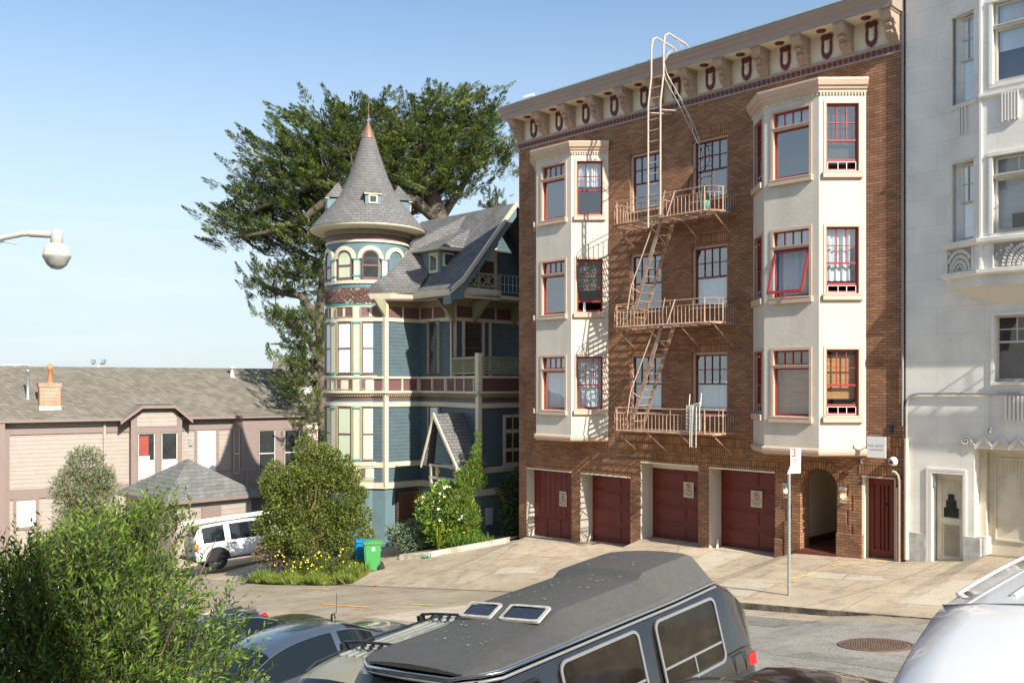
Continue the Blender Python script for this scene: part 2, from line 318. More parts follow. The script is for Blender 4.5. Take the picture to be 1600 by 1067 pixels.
def conc(name,c1,c2,bw,bh,joint,crack=.5,dark=(.12,.10,.08),stain=.25,bumpy=.3,rz=0):
    m=bpy.data.materials.new(name); m.use_nodes=True; t=m.node_tree; n=t.nodes; l=t.links; p=n['Principled BSDF']; p.inputs['Roughness'].default_value=.88; p.inputs['Specular IOR Level'].default_value=.25
    c=n.new('ShaderNodeTexCoord'); k=n.new('ShaderNodeTexBrick'); k.offset=.37; k.inputs['Scale'].default_value=1; k.inputs['Brick Width'].default_value=bw; k.inputs['Row Height'].default_value=bh
    k.inputs['Mortar Size'].default_value=joint; k.inputs['Color1'].default_value=(*c1,1); k.inputs['Color2'].default_value=(*c2,1); k.inputs['Mortar'].default_value=(*dark,1)
    l.new(c.outputs['Object'],k.inputs['Vector'])
    def noise(s,d,lo,hi,a,b):
        z=n.new('ShaderNodeTexNoise'); z.inputs['Scale'].default_value=s; z.inputs['Detail'].default_value=d; z.inputs['Roughness'].default_value=.65; l.new(c.outputs['Object'],z.inputs['Vector'])
        r=n.new('ShaderNodeMapRange'); r.inputs[1].default_value=lo; r.inputs[2].default_value=hi; r.inputs[3].default_value=a; r.inputs[4].default_value=b; l.new(z.outputs[0],r.inputs[0]); return r.outputs[0]
    v=n.new('ShaderNodeMath'); v.operation='MULTIPLY'; l.new(noise(.45,6,.3,.7,1-stain,1+stain),v.inputs[0]); l.new(noise(24,6,.3,.7,.78,1.2),v.inputs[1])
    v2=n.new('ShaderNodeMath'); v2.operation='MULTIPLY'; l.new(v.outputs[0],v2.inputs[0]); l.new(noise(2.3,8,.28,.5,.66,1.0),v2.inputs[1])
    h=n.new('ShaderNodeHueSaturation'); l.new(k.outputs['Color'],h.inputs['Color']); l.new(v2.outputs[0],h.inputs['Value'])
    vo=n.new('ShaderNodeTexVoronoi'); vo.feature='DISTANCE_TO_EDGE'; vo.inputs['Scale'].default_value=crack
    wz=n.new('ShaderNodeTexNoise'); wz.inputs['Scale'].default_value=1.5; wz.inputs['Detail'].default_value=6; l.new(c.outputs['Object'],wz.inputs['Vector'])
    mxv=n.new('ShaderNodeMixRGB'); mxv.inputs[0].default_value=.22; l.new(c.outputs['Object'],mxv.inputs[1]); l.new(wz.outputs['Color'],mxv.inputs[2]); l.new(mxv.outputs[0],vo.inputs['Vector'])
    cr=n.new('ShaderNodeMapRange'); cr.inputs[1].default_value=.0; cr.inputs[2].default_value=.0045; cr.inputs[3].default_value=.55; cr.inputs[4].default_value=0; l.new(vo.outputs['Distance'],cr.inputs[0])
    mx=n.new('ShaderNodeMixRGB'); mx.inputs[2].default_value=(*dark,1); l.new(cr.outputs[0],mx.inputs[0]); l.new(h.outputs[0],mx.inputs[1]); l.new(mx.outputs[0],p.inputs['Base Color'])
    b=n.new('ShaderNodeBump'); b.inputs['Strength'].default_value=bumpy; b.inputs['Distance'].default_value=.02; zz=n.new('ShaderNodeTexNoise'); zz.inputs['Scale'].default_value=35; zz.inputs['Detail'].default_value=5
    l.new(c.outputs['Object'],zz.inputs['Vector']); l.new(zz.outputs[0],b.inputs['Height']); l.new(b.outputs[0],p.inputs['Normal'])
    return m
M['walk']=conc('pavement_concrete',(.46,.375,.275),(.41,.335,.24),2.35,1.66,.008,crack=.18)
M['road']=conc('road_concrete',(.36,.30,.22),(.34,.285,.21),40,40,.0,crack=.14,stain=.25,bumpy=.7)
M['asph']=conc('road_asphalt',(.30,.285,.25),(.28,.265,.235),40,40,.0,crack=.22,stain=.12,bumpy=.9)
M['patch']=conc('light_concrete',(.50,.435,.34),(.48,.42,.32),40,40,.0,crack=.1,stain=.1)
M['curbm']=mat('worn_curb',(.20,.17,.13),.9,var=.5,vscale=9,bump=1,bscale=20,var2=(.07,.06,.05),v2s=3)
M['dirt']=mat('bare_earth',(.17,.13,.08),.95,var=.4,vscale=6,bump=.8,bscale=14)
gr=bpy.data.objects.new('street',None)
def gobj(name,mb,m,kind='structure',lab=None,cat=None,off=(0,0,0)):
    o=mb.build(name,m,None,off=off); o.location=W(off[0],-off[1],off[2]); o.rotation_euler=(0,0,ROTZ)
    if kind: o['kind']=kind
    if lab: tag(o,lab,cat)
    return o
def gridsheet(us,vs,zf,dz=0):
    mb=MB(); v=[(u,-q,zf(u,q)+dz) for q in vs for u in us]; n=len(us)
    f=[(j*n+i,(j+1)*n+i,(j+1)*n+i+1,j*n+i+1) for j in range(len(vs)-1) for i in range(n-1)]
    mb.add(v,f,0,False); return mb
def span(a,b,st): 
    k=max(1,int(round((b-a)/st))); return [a+(b-a)*i/k for i in range(k+1)]
ubreak=sorted(set(span(-60,60,1.0)+[x for x,_ in FOOT+CURB+CH]))
gobj('pavement',gridsheet(ubreak,[-14,-6,0]+span(.5,5,.5),lambda u,v:zwalk(u,v)),M['walk'])
gobj('road',gridsheet(sorted(ubreak+[11.9]),[5,5.75]+span(6,19,1),zroad,0),M['road'])
gobj('near_pavement',gridsheet(ubreak,[19,22,60],lambda u,v:zg(u,19.1)),M['walk'])
cb=MB()
for i in range(len(ubreak)-1):
    a,b=ubreak[i],ubreak[i+1]
    for (v0,f0,f1) in ((5,zwalk,zroad),):
        cb.quad((a,-v0,f1(a,v0)-.1),(b,-v0,f1(b,v0)-.1),(b,-v0,f0(b,v0)),(a,-v0,f0(a,v0)))
    cb.quad((a,-19,zroad(a,19)-.1),(b,-19,zroad(b,19)-.1),(b,-19,zg(b,19.1)),(a,-19,zg(a,19.1)))
gobj('kerb',cb,M['curbm'])
# worn kerb lip
def strip(name,pts,m,dz=.004,zf=zg,cuts=10,kind='structure',lab=None,cat=None):
    """flat marking: quad in (u,v) subdivided to follow the ground"""
    mb=MB(); a,b,c,d=pts
    def P(s,t):
        u=(a[0]*(1-s)+b[0]*s)*(1-t)+(d[0]*(1-s)+c[0]*s)*t; v=(a[1]*(1-s)+b[1]*s)*(1-t)+(d[1]*(1-s)+c[1]*s)*t
        return (u,-v,zf(u,v)+dz)
    mb.grid(P,cuts,cuts,0,False); return gobj(name,mb,m,kind,lab,cat)
def blob(name,pts,m,dz,zf=zroad):
    mb=MB(); n=len(pts); cx=sum(p[0] for p in pts)/n; cy=sum(p[1] for p in pts)/n
    def at(p,k): u=cx+(p[0]-cx)*k; v=cy+(p[1]-cy)*k; return (u,-v,zf(u,v)+dz)
    K=8; v=[(cx,-cy,zf(cx,cy)+dz)]+[at(p,(k+1)/K) for k in range(K) for p in pts]
    f=[(0,1+i,1+(i+1)%n) for i in range(n)]+[(1+k*n+i,1+k*n+(i+1)%n,1+(k+1)*n+(i+1)%n,1+(k+1)*n+i) for k in range(K-1) for i in range(n)]
    mb.add(v,f); return gobj(name,mb,m)
r2=random.Random(3)
def wob(pts,amp=.08,n=14):
    out=[]
    for i in range(len(pts)):
        a=pts[i]; b=pts[(i+1)%len(pts)]
        for k in range(n): t=k/n; out.append((a[0]+(b[0]-a[0])*t+r2.uniform(-amp,amp),a[1]+(b[1]-a[1])*t+r2.uniform(-amp,amp)))
    return out
gobj('road_asphalt',gridsheet([11.9]+[x for x in ubreak if x>12],[5.75]+span(6,19,1),zroad,.006),M['asph'])
strip('road_patch',[(5.0,9.98),(8.6,9.98),(7.9,6.0),(6.3,6.0)],M['patch'],.006,zroad)
M['asph3']=conc('worn_asphalt',(.27,.255,.225),(.265,.25,.22),40,40,.0,crack=.4,stain=.2,bumpy=.9)
M['asph2']=conc('dark_patch_asphalt',(.21,.20,.18),(.20,.19,.17),40,40,.0,crack=.9,stain=.2,bumpy=.8)
strip('road_dark_patch',[(12.0,5.8),(14.1,5.8),(13.7,6.75),(12.1,6.7)],M['asph2'],.011,zroad)
strip('tyre_streak',[(13,8.9),(30,8.9),(30,9.5),(13,9.4)],M['asph3'],.0105,zroad,30)
strip('pavement_panel',[(11.75,1.85),(13.5,1.75),(13.75,2.25),(12.0,2.4)],M['patch'],.005,zwalk)
strip('driveway_panel',[(8.0,-.2),(8.95,-.2),(9.2,4.6),(8.25,4.6)],M['patch'],.006,zwalk)
strip('pavement_panel',[(15.0,2.2),(17.6,2.2),(17.6,4.2),(14.8,4.2)],M['patch'],.005,zwalk)
strip('pavement_panel',[(2.2,2.9),(3.6,2.6),(3.9,3.2),(2.5,3.5)],M['patch'],.005,zwalk)
strip('pavement_panel',[(10.3,2.9),(11.7,2.9),(11.7,4.5),(10.3,4.5)],M['patch'],.005,zwalk)
M['ylane']=mat('orange_road_paint',(.85,.42,.06),.7,var=.25,vscale=14); M['yspray']=mat('yellow_spray_paint',(.78,.60,.16),.8,var=.35,vscale=20)
strip('lane_line',[(1.3,8.62),(3.5,8.62),(3.5,8.74),(1.3,8.74)],M['ylane'],.012,zroad)
strip('lane_line',[(16.9,8.44),(19.1,8.44),(19.1,8.56),(16.9,8.56)],M['ylane'],.012,zroad)
def spray(name,pts,w,zf,dz=.013):
    mb=MB()
    for (a,b) in zip(pts,pts[1:]):
        d=math.hypot(b[0]-a[0],b[1]-a[1]); nx,ny=-(b[1]-a[1])/d*w/2,(b[0]-a[0])/d*w/2; K=max(2,int(d/.12))
        for i in range(K):
            if r2.random()<.12: continue
            t0,t1=i/K,(i+1)/K; q=[]
            for t,s in ((t0,-1),(t1,-1),(t1,1),(t0,1)):
                u=a[0]+(b[0]-a[0])*t+nx*s; v=a[1]+(b[1]-a[1])*t+ny*s; q.append((u,-v,zf(u,v)+dz))
            mb.quad(*q)
    gobj(name,mb,M['yspray'])
spray('utility_paint',[(11.95,1.09),(12.7,.22),(12.95,.3)],.06,zwalk); spray('utility_paint',[(12.3,.62),(12.72,.62)],.05,zwalk)
spray('utility_paint',[(11.75,2.75),(11.98,1.9)],.07,zwalk); spray('utility_paint',[(11.3,3.3),(12.0,2.9)],.05,zwalk)
spray('utility_paint',[(11.25,5.2),(11.6,5.35),(11.2,5.5)],.06,zroad); spray('utility_paint',[(11.5,6.3),(12.2,6.35)],.05,zroad); spray('utility_paint',[(11.7,6.6),(11.7,6.1)],.05,zroad)
spray('utility_paint',[(-3.6,6.1),(-2.9,6.0),(-2.4,6.1)],.09,zroad); spray('utility_paint',[(4.2,7.9),(4.9,7.8)],.08,zroad)
spray('utility_paint',[(14.2,6.9),(14.3,6.85)],.05,zroad)
# manhole cover
mh=thing('manhole_cover','round rusty iron manhole cover with raised pattern set in the grey asphalt','manhole cover',W(16.14,7.85,zroad(16.14,7.85)+.004),ROTZ)
mb=MB(); mb.lathe([(0.0,.016),(.50,.016),(.515,.010),(.515,-.02)],n=48,smooth=False)
M['rust']=mat('rusty_iron',(.17,.115,.085),.7,metal=.3,var=.3,vscale=8)
for i in range(-11,12):
    for j in range(-11,12):
        x,y=i*.042+(j%2)*.021,j*.042
        if math.hypot(x,y)<.47 and math.hypot(x,y)>.07: mb.box(x-.012,x+.012,y-.012,y+.012,.016,.024)
mb.build('lid',M['rust'],mh)
mb=MB(); mb.lathe([(.525,-.02),(.525,.012),(.575,.012),(.58,-.02)],n=48,smooth=False); mb.build('rim',M['rust'],mh)
_gu=(zroad(17.1,7.85)-zroad(15.2,7.85))/1.9; _gv=(zroad(16.14,8.4)-zroad(16.14,7.3))/1.1
_x=Vector((Ud[0],Ud[1],_gu)).normalized(); _y=Vector((Id[0],Id[1],-_gv)).normalized(); _z=_x.cross(_y).normalized(); _y=_z.cross(_x); mh.rotation_euler=Matrix(((_x.x,_y.x,_z.x),(_x.y,_y.y,_z.y),(_x.z,_y.z,_z.z))).to_euler()
# sea level terrain to the horizon, distant hills
far=MB(); far.add([(-9000,-200,-60),(9000,-200,-60),(9000,14000,-60),(-9000,14000,-60)],[(0,1,2,3)])
o=far.build('terrain',mat('bay_flats',(.16,.17,.15),.9,var=.4,vscale=.004)); o['kind']='structure'
sl=MB()
def slz(x,y):
    u,v=wxy2uv(x,y); return min(zg(max(-60,min(60,u)),0),-.0-3)-.25-.12*max(0,v*-1-14)-.1*max(0,-u-60)
xs=span(-160,80,8); ys=span(-10,260,9)
v=[(x,y,max(-62,slz(x,y))) for y in ys for x in xs]; n=len(xs)
def inner(i,j):
    u,q=wxy2uv(xs[i]+4,ys[j]+4.5); return -58<u<58 and -13<q<58
sl.add(v,[(j*n+i,j*n+i+1,(j+1)*n+i+1,(j+1)*n+i) for j in range(len(ys)-1) for i in range(n-1)],0,True)
for k in range(len(sl.v)):
    x,y,z=sl.v[k]; u,q=wxy2uv(x,y)
    if -64<u<64 and q>-16: sl.v[k]=(x,y,z-8)
o=sl.build('hillside',M['dirt']); o['kind']='structure'
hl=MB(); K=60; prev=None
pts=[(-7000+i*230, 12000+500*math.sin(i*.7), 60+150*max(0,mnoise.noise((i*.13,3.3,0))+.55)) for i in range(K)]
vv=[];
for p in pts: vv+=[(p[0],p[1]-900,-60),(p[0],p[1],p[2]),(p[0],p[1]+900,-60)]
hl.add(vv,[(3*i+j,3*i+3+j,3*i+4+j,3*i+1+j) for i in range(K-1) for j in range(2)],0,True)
o=hl.build('hills',mat('hazy_far_hills',(.36,.40,.42),1,var=.05,vscale=.001)); o['kind']='structure'  # pale blue-grey puts the distance haze into the hill colour
# ------------------------------------------------------------------ text helper
def text_mesh(txt,size,m,parent,loc,name='lettering',align='CENTER',ext=.002,rot=(PI/2,0,0)):
    c=bpy.data.curves.new('t','FONT'); c.body=txt; c.size=size; c.extrude=ext; c.align_x=align
    o=bpy.data.objects.new('t',c); sc.collection.objects.link(o); dg=bpy.context.evaluated_depsgraph_get(); me=bpy.data.meshes.new_from_object(o.evaluated_get(dg))
    bpy.data.objects.remove(o); n=bpy.data.objects.new(name,me); sc.collection.objects.link(n); me.materials.clear(); me.materials.append(m); n.parent=parent; n.location=loc; n.rotation_euler=rot; return n
# ------------------------------------------------------------------ brick apartment building
BB=bthing('brick_apartment_building','four storey brown brick apartment block with white bays, maroon windows and heavy bracketed cornice','apartment building',0,0,-5.6)
WR=[(5.25,6.98),(2.2,3.94),(-.83,.9)]
holes=[]
for (c,d) in WR: holes+=[(4.84,6.04,c,d,.2,0),(7.11,8.31,c,d,.2,0)]
GAR=[(.37,2.43,-5.55,-2.84,.38),(2.82,4.86,-5.55,-2.84,.6),(5.26,7.33,-5.2,-2.34,.6),(7.70,9.78,-5.2,-2.35,.62)]
for g in GAR: holes.append((g[0],g[1],g[2],g[3],g[4],1))
holes.append((1.0,3.8,-1.5,7.1,.05,0)); holes.append((9.3,12.1,-1.5,7.1,.05,0)); holes.append((10.545,11.555,-4.7,-2.17,.4,0)); holes.append((12.2,13.01,-4.7,-2.29,.3,1))
mb=MB(); wall(mb,0,13.235,-5.6,9.3,holes,.2,0,0)
# arch spandrels
cx,rr,zs=11.05,.505,-2.675; K=12
for sgn in (-1,1):
    arc=[(cx+sgn*rr*math.cos(PI/2*i/K),zs+rr*math.sin(PI/2*i/K)) for i in range(K+1)]
    pl=[(cx+sgn*rr,-2.17)]+arc
    mb.prism(pl,-.0005,.4,'y',0)
mb.quad((0,0,-5.6),(0,0,9.3),(0,14,9.3),(0,14,-5.6)); mb.quad((0,14,-5.6),(0,14,9.3),(13.235,14,9.3),(13.235,14,-5.6)); mb.quad((13.235,14,-5.6),(13.235,14,9.3),(13.235,0,9.3),(13.235,0,-5.6))
mb.build('wall',[M['brick'],M['stucco']],BB)
mb=MB(); mb.box(0.02,13.2,.02,13.98,8.98,9.2); mb.build('flat_roof',M['roofflat'],BB)
mb=MB(); mb.box(.1,10.2,1.3,1.35,-5.5,8.9); mb.box(10.2,13.1,1.3,1.35,-1.8,8.9); mb.build('dark_room_backing',M['dark'],BB)  # near-black backing paints the unlit rooms behind the windows
for z in (-2.0,1.2,4.3): mb=MB(); mb.box(.05,13.2,.25,1.3,z-.05,z+.05); mb.build('floor_slab',M['dark'],BB)
# soldier courses
SC=[(a,b,d+.012,d+.30) for (c,d) in WR for (a,b) in ((4.78,6.10),(7.05,8.37))]+[(g[0]-.12,g[1]+.12,g[3]+.01,g[3]+.26) for g in GAR]+[(12.1,13.2,-2.26,-2.0),(12.95,13.2,-1.75,-1.25),(.2,1.6,-1.75,-1.2),(4.3,8.9,-1.95,-1.5)]
for (a,b,c,d) in SC: mb=MB(); mb.box(a,b,-.008,.04,c,d); mb.build('soldier_course',M['soldier'],BB)
# archway ring, quoins, piers
mb=MB()
K=15
for i in range(K):
    a0=PI*i/K; a1=PI*(i+1)/K-.02; r0,r1=.51,.74 if i%5!=2 else .82
    mb.prism([(cx+r0*math.cos(a0),zs+r0*math.sin(a0)),(cx+r1*math.cos(a0),zs+r1*math.sin(a0)),(cx+r1*math.cos(a1),zs+r1*math.sin(a1)),(cx+r0*math.cos(a1),zs+r0*math.sin(a1))],-.02,.03,'y')
mb.build('arch_ring',M['soldier'],BB)
mb=MB(); mbR=MB(); z=-4.6; k=0
while z<-2.75:
    h=.36; wq=.24 if k%2 else .36
    mb.box(11.56,11.56+wq,-.045,.02,z,min(z+h,-2.6)-.004); mb.box(12.18-(.36-wq+.2),12.19,-.035,.02,z,min(z+h,-2.5)-.004); mbR.box(10.54-wq,10.54,-.045,.02,z,min(z+h,-2.6)-.004)
    z+=h; k+=1
mb.box(11.54,12.21,-.075,.02,-4.65,-3.75); mbR.box(10.1,10.55,-.075,.02,-4.75,-3.62)
mbR.box(9.8,10.06,-.06,.02,-4.9,-4.1)
mb.build('pier',M['brick'],BB); mbR.build('pier',M['brick'],BB)
# vestibule
mb=MB(); mb.quad((10.3,.4,-4.3),(10.3,.4,-1.9),(10.3,2.4,-1.9),(10.3,2.4,-4.3)); mb.quad((10.3,2.4,-4.3),(10.3,2.4,-1.9),(11.95,2.4,-1.9),(11.95,2.4,-4.3)); mb.quad((10.3,.4,-1.9),(11.95,.4,-1.9),(11.95,2.4,-1.9),(10.3,2.4,-1.9))
mb.quad((11.95,2.4,-4.3),(11.95,2.4,-1.9),(11.95,.4,-1.9),(11.95,.4,-4.3))
mb.quad((10.3,.401,-4.3),(10.545,.401,-4.3),(10.545,.401,-1.9),(10.3,.401,-1.9)); mb.quad((11.555,.401,-4.3),(11.95,.401,-4.3),(11.95,.401,-1.9),(11.555,.401,-1.9))
mb.build('entrance_porch',M['cream'],BB)
mb=MB(); mb.box(10.3,11.95,-.02,2.4,-4.7,-4.29); mb.prism([(10.42,-.10),(11.55,-.10),(11.55,-.02),(10.42,-.02)],-4.7,-4.31,'z'); mb.build('tiled_step',M['tile'],BB)
mb=MB(); mb.box(11.9,11.94,.9,1.95,-4.29,-2.1); mb.box(11.2,11.9,2.3,2.39,-4.29,-2.2); mb.box(10.31,10.33,.42,2.38,-4.29,-4.12); mb.build('entrance_door',M['maroon'],BB)
# garage doors
def sectional(a,b,c,d,y,cols,rows,name='garage_door',vert=False):
    mb=MB(); mb.box(a,b,y,y+.06,c,d)
    W_=b-a; H=d-c
    if vert:
        for i in range(8):
            x=a+.05+(W_-.1)*i/8; mb.box(x,x+(W_-.1)/8-.02,y-.014,y+.01,c+H*.42,d-.06)
        for (p,q) in ((.04,.3),(.32,.6),(.64,.96)): mb.box(a+W_*p,a+W_*q,y-.02,y+.01,c+.12,c+H*.38)
    else:
        for j in range(rows):
            z0=c+H*j/rows; z1=c+H*(j+1)/rows
            mb.box(a,b,y-.012,y+.01,z0+.008,z1-.008)
            for (p,q) in cols: mb.box(a+W_*p,a+W_*q,y-.030,y,z0+.075,z1-.075); mb.box(a+W_*p+.05,a+W_*q-.05,y-.04,y,z0+.12,z1-.12)
    return mb.build(name,M['garage'],BB,bevel=.006)
gd=[]
for i,g in enumerate(GAR):
    a,b,c,d,dep=g; top_=d-(.0 if i not in (2,) else .22)
    gd.append(sectional(a,b,c,top_,dep,[(.03,.60),(.64,.97)],5 if i<2 else 5,vert=(i==0)))
    if i==2: mb=MB(); mb.box(a,b,dep-.001,dep+.08,top_,d+.02); mb.build('lintel_board',M['cream'],BB)
    mb=MB(); mb.box(a-.0,b,-.012,.02,d-.035,d+.006); mb.build('door_head_trim',M['cream'],BB)
# open gaps beside doors
mb=MB(); mb.box(12.2,12.24,.02,.28,-4.6,-2.3); mb.build('door_jamb',M['cream'],BB)
mb=MB(); mb.box(12.2,13.01,.3,.35,-4.32,-2.29)
for (x0,x1) in ((12.2,12.36),(12.46,12.52),(12.57,12.62),(12.67,12.72),(12.78,13.01)): mb.box(x0,x1,.262,.3,-4.32,-2.29)
mb.box(12.2,13.01,.26,.3,-4.32,-4.1); mb.box(12.2,13.01,.26,.3,-2.5,-2.29); mb.box(12.33,12.86,.262,.3,-3.2,-3.19)
dd=mb.build('side_door',M['garage'],BB); mb=MB(); mb.box(12.66,12.7,.22,.26,-3.0,-2.94); mb.build('door_pull',M['blackp'],dd)
mb=MB(); mb.box(12.19,13.02,-.02,.25,-2.31,-2.27); mb.box(13.005,13.04,-.02,.2,-4.6,-2.28); mb.build('door_trim',M['tan'],BB)
mb=MB(); mb.tube([(12.98,-.05,-2.12),(13.05,-.05,-2.13),(13.12,-.05,-2.2),(13.15,-.05,-2.34),(13.15,-.05,-4.4)],.038,8); mb.tube([(13.08,-.03,-2.5),(13.08,-.03,-4.4)],.03,8); mb.build('downpipe',M['tan'],BB)
mb=MB(); mb.tube([(13.22,-.05,-1.0),(13.22,-.05,9.0)],.03,6); mb.build('corner_pipe',mat('grey_pipe',(.25,.26,.27),.6),BB)
# no parking plates
M['plate']=mat('cream_sign',(.60,.53,.38),.6,var=.05); M['redp']=mat('red_print',(.45,.04,.03),.6,var=0); M['inkp']=mat('black_print',(.03,.03,.03),.6,var=0)
def plate(cx_,z,y,label,w=.36,h=.46):
    t=bthing('no_parking_sign',label,'sign',cx_,y,z,'no parking plates on the garage doors')
    mb=MB(); mb.box(cx_-w/2,cx_+w/2,y-.012,y,z-h/2,z+h/2); s=mb.build('sign_plate',M['plate'],t)
    mb=MB(); n=28; r0,r1=.085,.103; zc=z+h*.2; yy=y-.015
    for i in range(n):
        a0=2*PI*i/n; a1=2*PI*(i+1)/n
        mb.quad((cx_+r0*math.cos(a0),yy,zc+r0*math.sin(a0)),(cx_+r1*math.cos(a0),yy,zc+r1*math.sin(a0)),(cx_+r1*math.cos(a1),yy,zc+r1*math.sin(a1)),(cx_+r0*math.cos(a1),yy,zc+r0*math.sin(a1)))
    mb.quad((cx_-.07,yy,zc+.058),(cx_-.058,yy,zc+.07),(cx_+.07,yy,zc-.058),(cx_+.058,yy,zc-.07)); mb.build('red_ring',M['redp'],t)
    text_mesh('P',.17,M['inkp'],t,(0,-.014,h*.2-.058)); text_mesh('NO PARKING',.052,M['redp'],t,(0,-.014,-.05)); text_mesh('DRIVEWAY IN USE',.034,M['inkp'],t,(0,-.014,-.115)); text_mesh('KEEP CLEAR',.034,M['inkp'],t,(0,-.014,-.165))
plate(1.74,-3.86,.35,'cream no parking plate with grey strip above it on the leftmost garage door',.33,.40)
mb=MB(); mb.box(1.58,1.9,.34,.355,-3.64,-3.56); mb.build('door_slot',M['steel'],BB)
plate(6.62,-3.13,.55,'square cream no parking plate on the third garage door, under the deep cream lintel')
plate(8.88,-3.2,.57,'square cream no parking plate on the garage door nearest the arched entrance')
# leaning door stops
for pp in ([(2.96,.2,-5.15),(2.9,.42,-4.85)],[(7.92,.05,-4.75),(7.82,.25,-4.42)],[(.52,.1,-5.2),(.45,.28,-4.9)]): mb=MB(); mb.tube(pp,.032,5); mb.build('jamb_guard',M['cream'],BB)
# cornice
path=[(-.2,0),(13.235,0)]
mb=MB(); mb.sweep(path,[(0,8.95),(.60,8.95),(.64,8.935),(.65,9.0),(.66,9.08),(.71,9.13),(.73,9.2),(.77,9.235),(.79,9.27),(.79,9.33),(0,9.36)]); mb.build('cornice',M['cornice'],BB)
mb=MB(); mb.sweep(path,[(.70,9.335),(.812,9.335),(.812,9.375),(.70,9.38)]); mb.build('roof_edge_flashing',M['gutter'],BB)
mb=MB(); mb.sweep(path,[(0,8.26),(.015,8.26),(.015,8.949),(0,8.949)]); mb.sweep(path,[(0,8.9449),(.595,8.9449),(.595,8.9495),(0,8.9495)]); mb.build('frieze',M['cream'],BB)
mb=MB(); mb.sweep(path,[(0,8.19),(.05,8.19),(.075,8.22),(.09,8.26),(0,8.26)]); mb.sweep(path,[(0,8.04),(.02,8.04),(.02,8.19),(0,8.19)]); mb.sweep(path,[(0,8.0),(.04,8.0),(.04,8.04),(0,8.04)]); mb.build('frieze_moulding',M['cornice'],BB)
mb=MB(); n=92
for i in range(n):
    u=.06+i*(13.16/(n-1)); mb.lathe_=None
    v=[(u+.055*math.cos(a),-.045,8.12+.062*math.sin(a)) for a in [2*PI*k/10 for k in range(10)]]; w0=[(p[0],-.02,p[2]) for p in v]
    mb.add(v,[tuple(range(9,-1,-1))]); mb.add(v+w0,[(k,(k+1)%10,10+(k+1)%10,10+k) for k in range(10)])
mb.build('disc_moulding',M['mdot'],BB)
prof=[(0,8.948),(.58,8.948),(.58,8.87),(.55,8.85),(.53,8.80),(.47,8.75),(.38,8.73),(.35,8.76),(.33,8.72),(.36,8.68),(.33,8.63),(.29,8.60),(.27,8.53),(.21,8.49),(.17,8.50),(.155,8.45),(.10,8.41),(0,8.41)]
for i in range(12):
    u=.16+1.17*i; mb=MB()
    mb.prism([(-a,8.948-(8.948-b)*1.27) for a,b in prof],u-.125,u+.125,'x'); mb.box(u-.15,u+.15,-.59,-.02,8.885,8.944)
    mb.prism([(-.42,8.80),(-.47,8.72),(-.40,8.66),(-.30,8.60),(-.20,8.66),(-.24,8.8)],u-.145,u+.145,'x'); mb.prism([(-.31,8.50),(-.25,8.40),(-.16,8.33),(-.08,8.40),(-.12,8.5)],u-.14,u+.14,'x')
    for k in range(3): mb.prism([(-.50+.07*k,8.80-.16*k),(-.54+.07*k,8.76-.16*k),(-.50+.07*k,8.71-.16*k),(-.44+.07*k,8.74-.16*k)],u-.07,u+.07,'x')
    for k in range(4): mb.box(u-.09+.05*k,u-.07+.05*k,-.39,-.3,8.62,8.74)
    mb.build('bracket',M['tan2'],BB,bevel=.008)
def shield(s): return [(-.115*s,.20*s),(-.07*s,.235*s),(0,.215*s),(.07*s,.235*s),(.115*s,.20*s),(.095*s,.12*s),(.105*s,0),(.1*s,-.1*s),(.07*s,-.18*s),(0,-.225*s),(-.07*s,-.18*s),(-.1*s,-.1*s),(-.105*s,0),(-.095*s,.12*s)]
for i in range(11):
    u=.745+1.17*i; zc=8.605; mb=MB()
    o1=shield(1.38); i1=shield(.84); n=len(o1)
    for k in range(n):
        a,b=o1[k],o1[(k+1)%n]; c,d=i1[(k+1)%n],i1[k]
        mb.add([(u+p[0],-.065,zc+p[1]) for p in (a,b,c,d)]+[(u+p[0],-.015,zc+p[1]) for p in (a,b,c,d)],[(3,2,1,0),(0,1,5,4),(2,3,7,6)],0)
    f=mb.build('shield_ornament',M['mdot'],BB)
    mb=MB(); mb.prism([(u+a,zc+b) for a,b in shield(.80)],-.03,-.016,'y'); mb.prism([(u+.035*math.cos(t),zc+.05+.10*math.sin(t)) for t in [2*PI*k/10 for k in range(10)]],-.05,-.03,'y'); mb.prism([(u+.07*math.cos(t),zc-.10+.06*math.sin(t)) for t in [2*PI*k/10 for k in range(10)]],-.05,-.03,'y'); mb.build('shield_centre',M['cream'],f)
    mb=MB(); mb.lathe([(0,-.05),(.05,-.045),(.06,-.02),(.11,-.03),(.125,0)],(u,-.34,8.944),16); mb.build('soffit_rosette',M['mdot'],BB)
# ordinary windows
for ri,(c,d) in enumerate(WR):
    for ci,(a,b) in enumerate(((4.84,6.04),(7.11,8.31))):
        T=None
        mb=MB(); mb.box(a,a+.06,.07,.2,c,d); mb.box(b-.06,b,.07,.2,c,d); mb.box(a,b,.07,.2,d-.06,d); mb.box(a-.02,b+.02,-.04,.2,c-.06,c); mb.build('window_surround',M['tan'],BB)
        if ri==0: cur,cf,cc=M['dark'],(.0,1),'flat'
        elif ri==1: cur,cf,cc=(M['lacew'],(0,.48),None) if ci else (M['dark'],(0,1),'flat')
        else: cur,cf,cc=M['lacew'],(0,.55),None
        if ri==0 and ci==0: cur=M['dark']
        window(BB,T,a+.06,b-.06,c,d-.06,.12,M['maroon'],M['glassb'],'dh',4,2,curtain=cur,cfrac=cf,ccol2=cc,split=.5)
